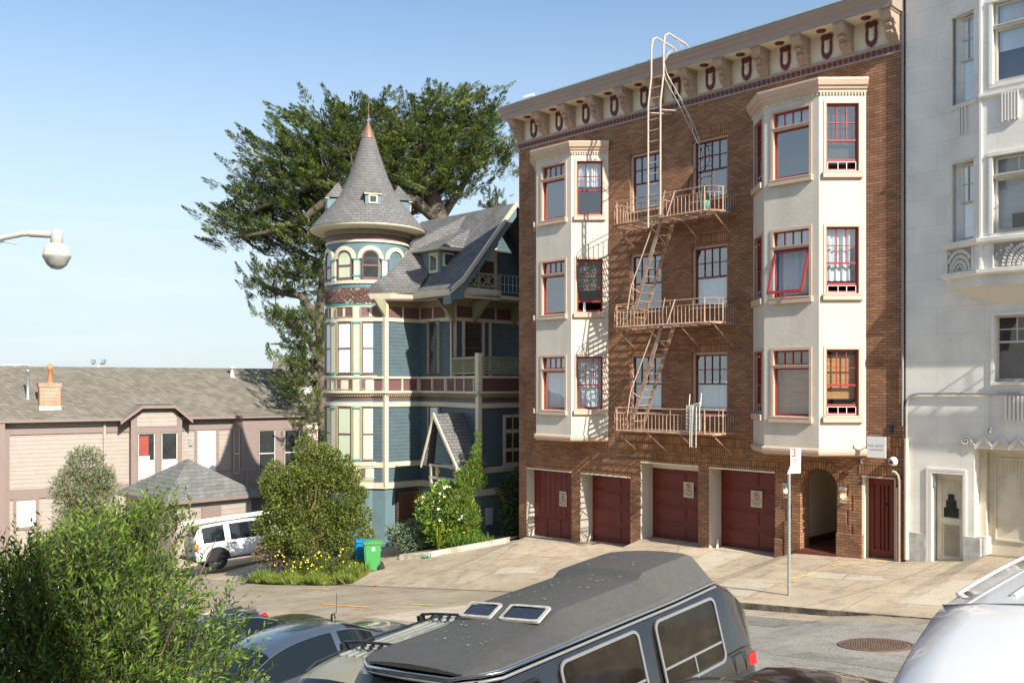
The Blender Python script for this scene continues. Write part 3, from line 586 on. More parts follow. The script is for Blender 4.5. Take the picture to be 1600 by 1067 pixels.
# bays
BAYM=[M['stucco'],M['tan']]
def bay(u0,which):
    p=.82; FL=(u0,-p); FR=(u0+1.53,-p); WL=(u0-p,0); WRr=(u0+1.53+p,0)
    B=MB(); faces=[]
    fd=[(WL,FL),(FL,FR),(FR,WRr)]
    for fi,(A,Bp) in enumerate(fd):
        ln=math.hypot(Bp[0]-A[0],Bp[1]-A[1]); T=frame(A,(Bp[0]-A[0],Bp[1]-A[1]))
        hs=[]
        for (c,d) in ((5.28,6.96),(2.25,3.90),(-.78,.86)):
            if fi==1: hs.append((.27,1.27,c-.03,d))
            else: hs.append(((ln-.80)/2,(ln+.80)/2,c,d))
        m_=MB(T); wall(m_,0,ln,-1.62,7.22,hs,.13,0,1)
        B.v and None
        b=len(B.v); B.v+=m_.v; B.f+=[tuple(b+i for i in f) for f in m_.f]; B.m+=m_.m; B.sm+=m_.sm
        faces.append((T,ln,hs))
    B.quad((WL[0],0,-1.62),(WRr[0],0,-1.62),(FR[0],FR[1],-1.62),(FL[0],FL[1],-1.62),1)
    bo=B.build('bay',BAYM,BB)
    pth=[WL,FL,FR,WRr]
    mb=MB(); mb.sweep(pth,[(-.01,7.22),(.06,7.22),(.06,7.27),(.10,7.30),(.12,7.36),(.16,7.38),(.185,7.46),(.20,7.50),(.20,7.55),(-.01,7.60)]); mb.poly([(q[0],q[1],7.555) for q in pth]); mb.build('bay_cornice',M['tan'],bo)
    mb=MB()
    for (A,Bp) in fd:
        ln=math.hypot(Bp[0]-A[0],Bp[1]-A[1]); T=frame(A,(Bp[0]-A[0],Bp[1]-A[1])); mb.T=T; k=int(ln/.075)
        for i in range(k): s=ln*(i+.25)/k; mb.box(s,s+.036,-.045,.0,7.17,7.218)
    mb.build('dentils',M['cream'],bo)
    mb=MB(); mb.sweep(pth,[(-.01,-1.80),(.0,-1.80),(.05,-1.76),(.07,-1.70),(.07,-1.64),(.03,-1.60),(-.01,-1.60)]); mb.poly([(q[0],q[1],-1.79) for q in pth]); mb.build('base_moulding',M['tan'],bo)
    for fi,(T,ln,hs) in enumerate(faces):
        for (a,b,c,d) in hs:
            sl=MB(T); tr=MB(T)
            sl.box(a-.10,b+.10,-.09,.12,c-.17,c-.02); sl.box(a-.07,b+.07,-.10,.02,c-.05,c-.015)
            for (x0,x1,z0,z1) in ((a-.07,a,c,d+.07),(b,b+.07,c,d+.07),(a,b,d,d+.07)): tr.box(x0,x1,-.02,.02,z0,z1)
            sl.build('window_sill',M['tan'],bo,bevel=.008); tr.build('window_trim',M['tan'],bo)
    for fi,(T,ln,hs) in enumerate(faces):
        for ri,(a,b,c,d) in enumerate(hs):
            if fi==1:
                if which==0: cur,cf,cc=[(M['dark'],(0,1),'flat'),(M['dark'],(0,1),'flat'),(M['lacew'],(0,1),None)][ri]
                else: cur,cf,cc=[(M['blindw'],(.80,1),'flat'),(M['lacew'],(0,1),None),(M['bamboo'],(0,1),'flat')][ri]
                if which==1 and ri==1:   # hopper window swung out at the bottom
                    w0=window(BB,T,a+.0,b-.0,c,d,.08,M['red'],M['glassb'],'transom',4,1,split=.77,curtain=cur,cfrac=cf,ccol2=cc,mid=M['tan'],fw=.03)
                    for ch in list(w0.children):
                        if ch.name.startswith('pane'):
                            bpy.data.objects.remove(ch)
                    zt=c+(d-c)*.77; H=zt-.1-c; 
                    def TT(p,T=T,zt=zt): 
                        an=R(20); h=p[2]; dd=p[1]; return T((p[0],.05+dd*math.cos(an)-h*math.sin(an),zt-.1-h*math.cos(an)-dd*math.sin(an)))
                    q=MB(TT)
                    for (x0,x1,h0,h1) in ((a+.01,a+.06,0,H),(b-.06,b-.01,0,H),(a+.06,b-.06,0,.05),(a+.06,b-.06,H-.07,H)): q.box(x0,x1,-.02,.02,h0,h1)
                    oo=q.build('open_sash',M['red'],w0); q=MB(TT); q.quad((a+.06,0,.05),(b-.06,0,.05),(b-.06,0,H-.07),(a+.06,0,H-.07)); q.build('pane',M['glass'],w0)
                    q=MB(T); q.quad((a+.03,.11,zt+.03),(b-.03,.11,zt+.03),(b-.03,.11,d-.03),(a+.03,.11,d-.03)); q.build('pane',M['glassb'],w0)
                else: window(BB,T,a,b,c,d,.08,M['red'],M['glass'] if cur==M['bamboo'] else M['glassb'],'transom',4,1,split=.77,curtain=cur,cfrac=cf,ccol2=cc,mid=M['tan'],fw=.042)
            else:
                op=0; cur,cf,cc=M['lacew'],(0,1),None
                if which==0: cur,cf,cc,op=[(M['lacew'],(.55,1),None,0),(M['greenblind'],(.42,1),'slat',.3),(M['lacew'],(0,1),None,0)][ri]
                else: cur,cf,cc,op=[(M['dark'],(0,1),'flat',.24),(M['lacew'],(.2,1),None,.2),(M['bamboo'],(.25,.92),'flat',.22)][ri]
                ww=window(BB,T,a,b,c,d,.07,M['red'],M['glass'],'dh',3,2,curtain=cur,cfrac=cf,ccol2=cc,opening=op,split=.46 if op==0 else .46)
                if op and not (which==0):
                    q=MB(T); 
                    for x in (a+.045,a+.045+(b-a-.09)*.36,a+.045+(b-a-.09)*.66,b-.06): q.box(x,x+.014,.05,.065,c+.03,c+op)
                    q.box(a+.045,b-.045,.05,.065,c+op-.012,c+op); q.box(a+.045,b-.045,.05,.065,c+.02,c+.034); q.build('insect_screen',M['white'],ww)
                if which==0 and ri==1:
                    q=MB(T); q.box(a+.2,a+.27,.02,.06,c+.02,c+.3); q.build('door_latch',M['white'],ww)
bay(1.635,0); bay(9.94,1)
# sign, cameras, lamps
t=bthing('hanging_sign','white rectangular sign hanging from a black bracket above the narrow maroon door','sign',12.69,-.3,-1.53)
t.rotation_euler=(0,0,ROTZ+R(0))
mb=MB(); mb.box(12.46,12.93,-.315,-.295,-1.78,-1.27); mb.build('sign_plate',M['white'],t)
mb=MB(); mb.box(12.88,12.98,-.03,0,-1.18,-1.0); mb.bar((12.93,-.02,-1.1),(12.93,-.32,-1.13),.025); mb.bar((12.50,-.305,-1.2),(12.93,-.305,-1.2),.015); mb.bar((12.5,-.305,-1.27),(12.5,-.305,-1.19),.012); mb.bar((12.9,-.305,-1.27),(12.9,-.305,-1.12),.012); mb.build('bracket',M['blackp'],t)
M['pink']=mat('faded_print',(.72,.58,.58),.6,var=0); M['greyp']=mat('faded_grey_print',(.62,.62,.62),.6,var=0)
text_mesh('FOR RENT',.085,M['greyp'],t,(0,-.018,.02)); text_mesh('APARTMENT',.06,M['pink'],t,(.02,-.018,-.07))
t=bthing('dome_camera','small white dome security camera right of the hanging white sign','camera',13.0,-.05,-1.87)
mb=MB(lambda p:(13.0+p[0],-.02-p[2],-1.87+p[1])); mb.lathe([(0,.13),(.06,.125),(.10,.09),(.115,.04),(.115,0)],n=20); mb.build('housing',M['white'],t)
mb=MB(lambda p:(12.985+p[0],-.12-p[2],-1.88+p[1])); mb.lathe([(0,.07),(.035,.06),(.055,.03),(.06,0)],n=16); mb.build('lens',M['blackp'],t)
for (u,lab) in ((10.16,'small lit wall lantern left of the arched entrance'),(11.74,'small lit wall lantern right of the arched entrance, in the sun')):
    t=bthing('wall_lantern',lab,'wall lamp',u,-.08,-2.85,'lanterns beside the arched entrance')
    mb=MB(); mb.box(u-.05,u+.05,-.02,.01,-2.85,-2.7); mb.box(u-.075,u+.075,-.17,-.02,-2.66,-2.60); mb.box(u-.055,u+.055,-.15,-.04,-2.99,-2.97)
    for (a,b) in ((u-.055,-.15),(u+.045,-.15),(u-.055,-.05),(u+.045,-.05)): mb.box(a,a+.01,b,b+.01,-2.97,-2.66)
    mb.build('lantern_frame',M['steel'],t); mb=MB(); mb.lathe([(0,-.06),(.03,-.04),(.035,0),(.02,.05),(0,.06)],(u,-.1,-2.82),10); mb.build('bulb',M['bulb'],t)
t=bthing('entry_camera','tiny copper coloured lamp under the right bay corner','lamp',12.22,-.1,-1.97)
mb=MB(); mb.lathe([(0,-.06),(.05,-.03),(.05,.01),(.02,.05),(.02,.1)],(12.22,-.12,-1.95),12); mb.box(12.19,12.25,-.1,0,-1.88,-1.84); mb.build('lamp_body',M['rust'],t)
t=bthing('roof_vent','pale grey metal roof vent behind the left end of the cornice','roof vent',.55,.3,9.2)
mb=MB(); mb.lathe([(.22,9.2),(.22,9.62),(.16,9.68),(0,9.7)],(.45,.2,0),14); mb.build('vent_body',M['gutter'],t); 
t=bthing('roof_camera','small white camera on the roof edge beside the vent','camera',1.0,-.5,9.36)
mb=MB(); mb.box(.98,1.04,-.53,-.47,9.36,9.5); mb.build('mount',M['white'],t); mb=MB(); mb.tube([(.82,-.55,9.52),(1.16,-.45,9.56)],.06,8); mb.build('camera_body',M['white'],t)
# ------------------------------------------------------------------ fire escape
FE=bthing('fire_escape','tan iron fire escape of three railed landings, two stairs and a gooseneck roof ladder','fire escape',6.8,0,-1.4)
PV=1.08
plan=[(4.93,0),(4.93,-.72),(5.0,-.93),(5.22,-PV),(8.28,-PV),(8.5,-.93),(8.6,-.68),(8.6,0)]
def railpath(z,pl=plan): return [(a,b,z) for a,b in pl]
for k,z in enumerate((4.70,1.67,-1.36)):
    mb=MB()
    for a,b in zip(railpath(z),railpath(z)[1:]): mb.bar(a,b,.045)
    for v in [x*.065+.05 for x in range(16)]: 
        if v<PV-.02: mb.box(4.96+(.15 if v>.85 else 0),8.57-(.15 if v>.85 else 0),-v-.010,-v+.010,z-.005,z+.03)
    for u in span(4.95,8.58,.52): mb.box(u-.012,u+.012,-PV+.02,-.01,z-.03,z)
    pf=mb.build('landing',M['iron'],FE)
    mb=MB(); top_=z+.66
    for a,b in zip(railpath(top_),railpath(top_)[1:]): mb.bar(a,b,.022)
    for a,b in zip(railpath(top_-.16),railpath(top_-.16)[1:]): mb.bar(a,b,.018)
    L_=[0]; 
    for a,b in zip(plan,plan[1:]): L_.append(L_[-1]+math.hypot(b[0]-a[0],b[1]-a[1]))
    d=.06
    while d<L_[-1]-.03:
        for i in range(len(plan)-1):
            if L_[i]<=d<=L_[i+1]:
                t=(d-L_[i])/(L_[i+1]-L_[i]); x=plan[i][0]+(plan[i+1][0]-plan[i][0])*t; y=plan[i][1]+(plan[i+1][1]-plan[i][1])*t
                mb.bar((x,y,z),(x,y,top_-(.02 if int(d/.128)%6==0 else .16)),.016); break
        d+=.128
    for (a,b) in ((5.22,-PV),(8.28,-PV),(4.93,-.7),(8.6,-.68)): mb.bar((a,b,z),(a,b,top_),.03)
    mb.build('railing',M['iron'],pf)
    mb=MB()
    for u in (5.1,6.25,7.4,8.5): mb.bar((u,-PV+.06,z-.02),(u,-.02,z-.62),.03); mb.bar((u,-PV+.05,z-.02),(u,0,z-.02),.03)
    mb.build('support_brackets',M['iron'],FE)
def stair(zt,zb,ut,ub):
    mb=MB(); 
    for v in (.98,.42):
        a=Vector((ut,-v,zt)); b=Vector((ub,-v,zb)); mb.add([tuple(a+Vector((-.06,0,0))),tuple(a+Vector((.06,0,0))),tuple(b+Vector((.06,0,0))),tuple(b+Vector((-.06,0,0))),tuple(a+Vector((-.06,.02,0))),tuple(a+Vector((.06,.02,0))),tuple(b+Vector((.06,.02,0))),tuple(b+Vector((-.06,.02,0)))],[(0,1,2,3),(7,6,5,4),(0,4,5,1),(3,2,6,7),(0,3,7,4),(1,5,6,2)])
    for i in range(1,13):
        t=i/13; p=(ut+(ub-ut)*t,zt+(zb-zt)*t); mb.box(p[0]-.05,p[0]+.05,-.97,-.43,p[1]-.008,p[1]+.008)
    s=mb.build('stair',M['iron'],FE)
    mb=MB(); mb.tube([(ut-.22,-1.0,zt-.02),(ut+(ub-ut)*.68-.3,-1.0,zt+(zb-zt)*.62),(ut+(ub-ut)*.7-.31,-1.0,zt+(zb-zt)*.66),(ub-.1,-1.0,zb+.25)],.018,6); mb.bar((ut+(ub-ut)*.66-.3,-1.0,zt+(zb-zt)*.64),(ut+(ub-ut)*.66-.02,-.98,zt+(zb-zt)*.69),.016); mb.bar((ut-.2,-1,zt-.06),(ut,-.98,zt-.14),.016); mb.build('handrail',M['ironp'],s)
stair(4.72,1.72,6.78,5.62); stair(1.69,-1.31,6.78,5.62)
mb=MB()
for z in (4.70,1.67): mb=MB(); mb.bar((7.02,-PV,z),(7.32,-PV-.02,z+.68),.03); mb.build('stay_bar',M['ironp'],FE); mb=MB(); mb.bar((6.72,-1.0,z+.0),(6.9,-1.0,z+.75),.022); mb.build('stay_bar',M['ironp'],FE)
mb=MB()
for du in (0,.43):
    u=6.42+du; mb.tube([(u,-1.14,4.45 if du==0 else 4.75),(u,-1.14,7.95),(u+.02,-1.02,8.75),(u+.02,-1.02,9.55),(u+.02,-.95,9.85),(u+.02,-.78,9.95),(u+.02,.05,9.86),(u+.02,.25,9.72),(u+.02,.3,9.2)],.027,8)
    mb.bar((u,-1.14,7.72),(u,-.05,7.9),.03); mb.bar((u,-1.14,5.2),(u-.3 if du==0 else u,-.6,5.2),.02)
z=4.75
while z<8.9:
    y=-1.14 if z<7.95 else -1.14+(z-7.95)/.8*.12; mb.bar((6.42,y,z),(6.86,y,z),.018); z+=.305
mb.bar((6.87,-.4,9.93),(6.87,.15,9.42),.018)
mb.build('roof_ladder',M['ironp'],FE)
M['cable']=mat('white_cable',(.6,.6,.57),.6); 
t=bthing('wire_bundle','white wires dropping from the roof edge beside the gooseneck ladder','wires',7.1,0,7)
for pts in ([(7.02,-.9,9.4),(6.85,-.98,9.15),(6.93,-.98,8.8),(7.02,-.5,8.2),(7.12,-.12,7.6),(7.3,-.1,7.0),(7.5,-.03,6.7)],[(7.1,-.9,9.42),(6.87,-1.0,9.1),(6.97,-.98,8.7),(7.1,-.5,8.1),(7.22,-.12,7.5),(7.42,-.03,6.9)],[(7.0,-.9,9.4),(6.8,-1.0,9.15),(6.9,-.98,8.6),(7.0,-.5,8.0),(7.1,-.1,7.4),(7.38,-.03,6.85)]): mb=MB(); mb.tube(pts,.009,5); mb.build('wire',M['cable'],t)
t=bthing('wall_wire','dark wire running down the brick from the end of the white wires','wire',7.45,0,6); mb=MB(); mb.tube([(7.45,-.03,6.85),(7.5,-.03,6.4),(7.02,-.03,5.9),(6.98,-.03,5.3)],.010,5); mb.build('wire',M['blackp'],t)
t=bthing('potted_plant','small conifer in a turquoise pot on the top fire escape landing','potted plant',8.12,-.85,4.73)
mb=MB(); mb.lathe([(.0,4.73),(.09,4.73),(.13,4.98),(.14,5.0),(.12,5.0)],(8.12,-.82,0),14); mb.build('pot',mat('turquoise_glaze',(.18,.5,.46),.35),t)
mb=MB(); r3=random.Random(5)
for i in range(260):
    h=r3.random(); a=r3.random()*6.28; rr_=.15*(1-h)*r3.uniform(.5,1); p=Vector((8.12+rr_*math.cos(a),-.82+rr_*math.sin(a),5.0+.42*h)); d=Vector((math.cos(a),math.sin(a),.9))*.05; s=Vector((-math.sin(a),math.cos(a),0))*.012
    mb.add([tuple(p-s),tuple(p+s),tuple(p+d)],[(0,1,2)])
M['gleaf']=mat('green_needles',(.10,.17,.03),.7,var=.3,vscale=20); mb.build('foliage',M['gleaf'],t)
t=bthing('small_pot','dark small pot behind the railing at the right end of the top landing','pot',8.45,-.3,4.73); mb=MB(); mb.lathe([(0,4.73),(.08,4.73),(.11,4.9),(.09,4.9)],(8.45,-.3,0),12); mb.build('pot',mat('teal_pot',(.05,.22,.24),.4),t)
t=bthing('drying_rack','folded grey wire drying rack hanging over the bottom landing railing','drying rack',8.0,-1.05,-1.2)
mb=MB(); M['rack']=mat('grey_rack',(.55,.58,.55),.5,var=.2,vscale=10)
for i in range(15): z=-1.25+i*.045; mb.bar((7.72,-PV-.05-.02*(i%2),z),(8.18,-PV-.03,z+.02),.011)
for u in (7.74,7.95,8.15): mb.bar((u,-PV-.05,-1.3),(u,-PV-.05,-.58),.016)
for u in (7.86,7.92,8.06): mb.bar((u,-PV-.08,-1.72),(u,-PV-.06,-.6),.018)
mb.bar((7.7,-1.0,-.62),(8.16,-1.12,-.52),.04); mb.bar((7.68,-.9,-.28),(7.71,-.98,-.62),.02); mb.bar((8.06,-.9,-.25),(8.1,-1,-.6),.02); mb.build('rack_frame',M['rack'],t)
# ------------------------------------------------------------------ white stucco building
M['wst']=rowmat('white_scored_stucco',(.80,.77,.70),(.775,.745,.68),(.70,.67,.61),1.06,.64,.008,rough=.9,bump=.3,var=.10)
M['wpl']=mat('white_plaster',(.80,.77,.70),.85,var=.06,vscale=1.5,bump=.3,bscale=25,var2=(.68,.65,.59),v2s=1.2,streak=5)
M['wdoor']=mat('ivory_door_paint',(.68,.62,.49),.45,var=.06,vscale=3,var2=(.60,.54,.42),v2s=3); M['base']=mat('grey_plinth',(.50,.49,.46),.9,var=.12,vscale=5,var2=(.38,.37,.35),v2s=6)
M['wframe']=mat('pale_window_frame',(.58,.54,.46),.5,var=.05); M['soff']=mat('warm_soffit',(.72,.67,.58),.85,var=.05); M['navy']=mat('navy_open_window_dark',(.02,.035,.09),.6,var=.05)  # navy sheet stands in for the dark behind the open lower window
WB=bthing('white_stucco_building','white scored stucco building with carved art deco bay panels, at the right edge','building',14,0,-4.6)
mb=MB(); wall(mb,13.275,22,-4.8,13.5,[(13.9,14.6,-4.6,-2.09,.28,0),(14.84,18.2,-4.6,-1.47,.5,0),(15.27,16.9,.05,1.54,.2,0)],.2,0,0)
mb.quad((13.275,0,9.3),(13.275,0,13.5),(13.275,12,13.5),(13.275,12,9.3)); mb.quad((22,0,-4.8),(22,12,-4.8),(22,12,13.5),(22,0,13.5)); mb.quad((13.275,12,-4.8),(13.275,12,13.5),(22,12,13.5),(22,12,-4.8)); mb.quad((13.275,0,13.5),(22,0,13.5),(22,12,13.5),(13.275,12,13.5))
mb.build('wall',[M['wst']],WB)
mb=MB(); mb.box(13.4,21.9,1.0,1.05,-4.7,13.4); mb.build('dark_room_backing',M['dark'],WB)
mb=MB(); mb.box(13.272,13.76,-.035,.01,-4.7,-3.53); mb.build('plinth',M['base'],WB,bevel=.008); mb=MB(); mb.prism([(14.6,-.035),(14.98,-.035),(15.03,.02),(15.06,.5),(14.6,.28)],-4.7,-3.49,'z'); mb.build('plinth',M['base'],WB,bevel=.008)
mb=MB()
for (x0,x1,z0,z1) in ((13.77,13.83,-4.5,-2.03),(14.62,14.67,-4.5,-2.03),(13.77,14.67,-2.03,-1.97),(13.84,13.9,-4.5,-2.08),(14.6,14.62,-4.5,-2.08),(13.84,14.62,-2.09,-2.04)): mb.box(x0,x1,-.03,.02,z0,z1)
mb.build('door_surround',M['wpl'],WB)
mb=MB(); y=.24; mb.box(13.92,14.58,y,y+.05,-4.28,-2.11)
for (x0,x1,z0,z1) in ((13.92,14.03,-4.28,-2.11),(14.47,14.58,-4.28,-2.11),(14.03,14.47,-2.22,-2.11),(14.03,14.47,-3.28,-3.14),(14.03,14.47,-4.28,-4.05)): mb.box(x0,x1,y-.02,y,z0,z1)
for i in range(9): x=14.06+i*.045; mb.box(x,x+.02,y-.012,y,-3.05+ .0,-2.24)
for i in range(2): mb.box(14.08,14.42,y-.01,y,-4.02,-3.31)
D=mb.build('door',M['wdoor'],WB)
mb=MB()
for (hw,z0,z1) in ((.165,-3.12,-2.9),(.115,-2.9,-2.72),(.065,-2.72,-2.58)): mb.box(14.25-hw,14.25+hw,y-.03,y-.013,z0,z1)
mb.build('stepped_pane',mat('dark_glass',(.03,.035,.03),.12,var=.3,vscale=8),D)
mb=MB(); mb.box(14.52,14.56,y-.06,y-.02,-3.45,-3.2); mb.box(13.935,13.955,y-.03,y-.02,-3.4,-3.2); mb.box(13.9,13.96,-.0,.1,-2.4,-2.15); mb.build('door_hardware',M['steel'],D)
# big panelled doors
for k in range(3):
    a=15.0+k*1.08; mb=MB(); y=.46; z0_,z1_=-4.4,-1.52
    mb.box(a,a+1.06,y,y+.05,z0_,z1_); mb.box(a+.14,a+.16,y-.03,y,-3.55,-1.7); mb.box(a+.80,a+.82,y-.03,y,-3.55,-1.7); mb.box(a+.14,a+.82,y-.03,y,-3.57,-3.53); mb.box(a+.12,a+.84,y-.03,y,-1.72,-1.68)
    hts=[1.3,.9,.5,.35,.35,.5,.9,1.3]
    for i,h in enumerate(hts): x=a+.2+i*.075; mb.box(x,x+.02,y-.02,y,-1.72-h*.85,-1.72)
    dd=mb.build('panelled_door',M['wdoor'],WB)
    if k==0: mb=MB(); mb.box(a+.92,a+.99,y-.02,y,-2.95,-2.86); mb.box(a+.935,a+.975,y-.05,y,-3.12,-2.98); mb.build('door_handle',M['steel'],dd)
mb=MB(); mb.box(14.84,14.99,.3,.52,-4.4,-1.47); mb.box(14.99,18.2,.4,.5,-1.56,-1.47); mb.build('door_frame',M['wdoor'],WB)
# zigzag moulding with scroll
zz=MB()
for off,rr_ in ((0,.028),(-.055,.02),(.05,.016)):
    pts=[(14.80,-.04,-1.36+off)]; u=15.05; up=True
    pts=[(14.76,-.04,-1.27+off),(14.88,-.04,-1.40+off)]
    while u<18.6: pts+=[(u,-.04,-1.20+off),(u+.18,-.04,-1.40+off)]; u+=.36
    zz.tube(pts,rr_,6,smooth=False)
sp=[(14.66+.115*(1-t/26)*math.cos(t*.42+.6),-.04,-1.30+.115*(1-t/26)*math.sin(t*.42+.6)) for t in range(24)]; zz.tube(sp,.024,6)
zz.build('zigzag_moulding',M['wpl'],WB)
mb=MB()
for i in range(7): x=15.50+i*.085; mb.box(x,x+.045,-.07,.01,-.82+.05*abs(3-i)*.3,-.26)
mb.box(15.44,16.1,-.02,.01,-.9,-.2); mb.build('fluted_ornament',M['wpl'],WB)
mb=MB(); mb.tube([(13.31,-.05,-1.3),(13.31,-.05,-.55),(13.33,-.05,-.4),(13.42,-.05,-.28),(13.6,-.05,-.22),(22,-.05,-.16)],.03,6); mb.build('conduit',mat('painted_conduit',(.35,.34,.32),.6),WB)
mb=MB(); mb.tube([(13.31,-.05,-1.3),(13.31,-.05,-4.2)],.055,8); mb.build('rain_pipe',mat('cream_pipe',(.62,.55,.44),.6),WB)
mb=MB(); mb.bar((15.2,-.04,-.2),(15.2,-.04,-1.0),.02); mb.tube([(15.2,-.06,-1.0),(15.2,-.1,-1.1)],.05,8); mb.build('small_lamp',M['steel'],WB)
window(WB,None,15.27,16.9,.05,1.54,.12,M['wframe'],M['glassb'],'dh',4,2,curtain=mat('dim_room',(.14,.12,.09),.9,var=.4),cfrac=(0,1),ccol2='flat',split=.6,fw=.05)
mb=MB(); mb.box(15.2,17,-.06,.18,-.02,.05); mb.box(15.2,15.27,-.03,.02,.05,1.6); mb.box(15.27,17,-.03,.02,1.54,1.6); mb.build('window_sill',M['wpl'],WB)
# upper bay
A0=(14.22,0); B0=(15.1,-.41); C0=(18.7,-.41); D0=(19.6,0)
by=MB(); T1=frame(A0,(B0[0]-A0[0],B0[1]-A0[1])); T2=frame(B0,(1,0)); ln=math.hypot(B0[0]-A0[0],B0[1]-A0[1])
h1=[(.2,.80,z0,z1) for z0,z1 in ((3.26,5.06),(6.40,8.42),(9.6,11.5))]; h2=[(.27,2.6,z0,z1) for z0,z1 in ((3.32,5.03),(6.62,8.42),(9.7,11.5))]
m_=MB(T1); wall(m_,0,ln,2.23,13.5,h1,.22,0,0); m2=MB(T2); wall(m2,0,3.6,2.23,13.5,h2,.16,0,0)
for q in (m_,m2):
    b=len(by.v); by.v+=q.v; by.f+=[tuple(b+i for i in f) for f in q.f]; by.m+=q.m; by.sm+=q.sm
by.quad((C0[0],C0[1],2.23),(D0[0],0,2.23),(D0[0],0,13.5),(C0[0],C0[1],13.5)); by.quad((A0[0],0,13.5),(D0[0],0,13.5),(C0[0],C0[1],13.5),(B0[0],B0[1],13.5))
bo=by.build('bay',M['wst'],WB)
mb=MB(); mb.add([(14.22,0,2.2),(15.1,-.41,2.2),(18.7,-.41,2.2),(19.6,0,2.2),(18.6,0,1.8),(15.3,0,1.8)],[(0,1,5),(1,2,4,5),(2,3,4)]); mb.build('soffit',M['soff'],bo)
pth=[(14.0,.0),A0,B0,C0,D0][1:]
for (pp,pf_) in ((pth,[(0,3.12),(.09,3.12),(.12,3.16),(.12,3.24),(0,3.27)]),(pth,[(0,2.42),(.10,2.42),(.14,2.46),(.14,2.54),(0,2.56)]),([B0,C0],[(0,6.34),(.04,6.34),(.06,6.38),(.06,6.44),(0,6.46)]),(pth,[(0,2.18),(.02,2.18),(.02,2.42),(0,2.42)])): mb=MB(); mb.sweep(pp,pf_); mb.build('string_course',M['wpl'],bo)
mb=MB(T1); 
for (a,b,c,d) in h1: mb.box(a-.05,b+.05,-.03,.02,d,d+.06); mb.box(a-.05,a,-.02,.2,c,d); mb.box(a-.08,b+.08,-.05,.1,c-.10,c)
mb.T=T2
for (a,b,c,d) in h2: mb.box(a-.10,b+.1,-.04,.02,d,d+.08); mb.box(a-.07,a,-.03,.02,c-.05,d); mb.box(a-.07,b+.1,-.03,.1,c-.08,c)
mb.box(.0,.05,-.03,.0,2.56,13.4); mb.build('window_surrounds',M['wpl'],bo)
mb=MB(T2)
for z0 in (5.74,8.9):
    for i in range(6): x=.47+i*.062; mb.box(x,x+.034,-.06,0,z0+.02*(i%2),z0+.66)
mb.T=T1
for z0 in (5.68,8.9):
    for i in range(3): x=.40+i*.085; mb.box(x,x+.045,-.04,0,z0,z0+.66)
mb.build('flutes',M['wpl'],bo)
# carved panels: stacked arches of small blocks
def carved(T,s0,s1,z0,z1,cxs,name):
    mb=MB(T); r4=random.Random(11)
    for cx_ in cxs:
        for ri,(r0,dr,n) in enumerate(((.08,.05,5),(.16,.07,11),(.26,.07,16),(.37,.07,20),(.48,.08,24))):
            for i in range(n):
                a0=PI*(i+.12)/n; a1=PI*(i+.82)/n
                p=[(cx_+r*math.cos(a)*.92,z0+r*1.12*math.sin(a)) for r,a in ((r0,a0),(r0+dr,a0),(r0+dr,a1),(r0,a1))]
                if all(s0<q[0]<s1 and z0-.01<q[1]<z1 for q in p): mb.prism(p,-.035 if ri%2 else -.022,0,'y')
    for i in range(60):
        x=r4.uniform(s0+.03,s1-.05); z=r4.uniform(z0+.2,z1-.06)
        if all(((x-c)/.92)**2+((z-z0)/1.12)**2>.57**2 for c in cxs): mb.prism([(x,z),(x+.05,z+.02),(x+.02,z+.07)],-.03,0,'y')
    for (a,b,c,d) in ((s0-.03,s0,z0,z1),(s1,s1+.03,z0,z1)): mb.box(a,b,-.035,.0,c,d)
    return mb.build(name,M['wpl'],bo)
carved(T1,.06,ln-.2,2.58,3.10,[.42],'carved_panel'); carved(T2,.30,3.3,2.58,3.10,[.98,2.2],'carved_panel')
mb=MB(T1); mb.quad((.06,-.003,2.58),(ln-.2,-.003,2.58),(ln-.2,-.003,3.1),(.06,-.003,3.1)); mb.T=T2; mb.quad((.3,-.003,2.58),(3.3,-.003,2.58),(3.3,-.003,3.1),(.3,-.003,3.1)); mb.build('panel_ground',mat('panel_shadow_grey',(.34,.33,.30),.9,var=.2,vscale=20),bo)
for (a,b,c,d) in h1: window(WB,T1,a+.04,b-.04,c+.02,d-.04,.14,M['wframe'],M['glassb'],'dh',2,2,curtain=M['blindw'] if c>5 else M['dark'],cfrac=(0,1),ccol2='flat',fw=.05,my=.02)
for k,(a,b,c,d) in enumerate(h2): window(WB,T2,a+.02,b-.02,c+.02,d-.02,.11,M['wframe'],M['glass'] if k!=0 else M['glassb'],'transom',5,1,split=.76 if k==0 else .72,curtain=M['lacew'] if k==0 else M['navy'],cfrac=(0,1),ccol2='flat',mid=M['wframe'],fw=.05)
mb=MB(T2); mb.quad((.35,.2,7.35),(2.5,.2,7.35),(2.5,.2,8.4),(.35,.2,8.4)); mb.build('half_drawn_blind',M['blindw'],WB)
mb=MB(T2); mb.box(.62,1.0,.17,.2,3.42,3.74); mb.build('screen_in_window',M['blackp'],WB)
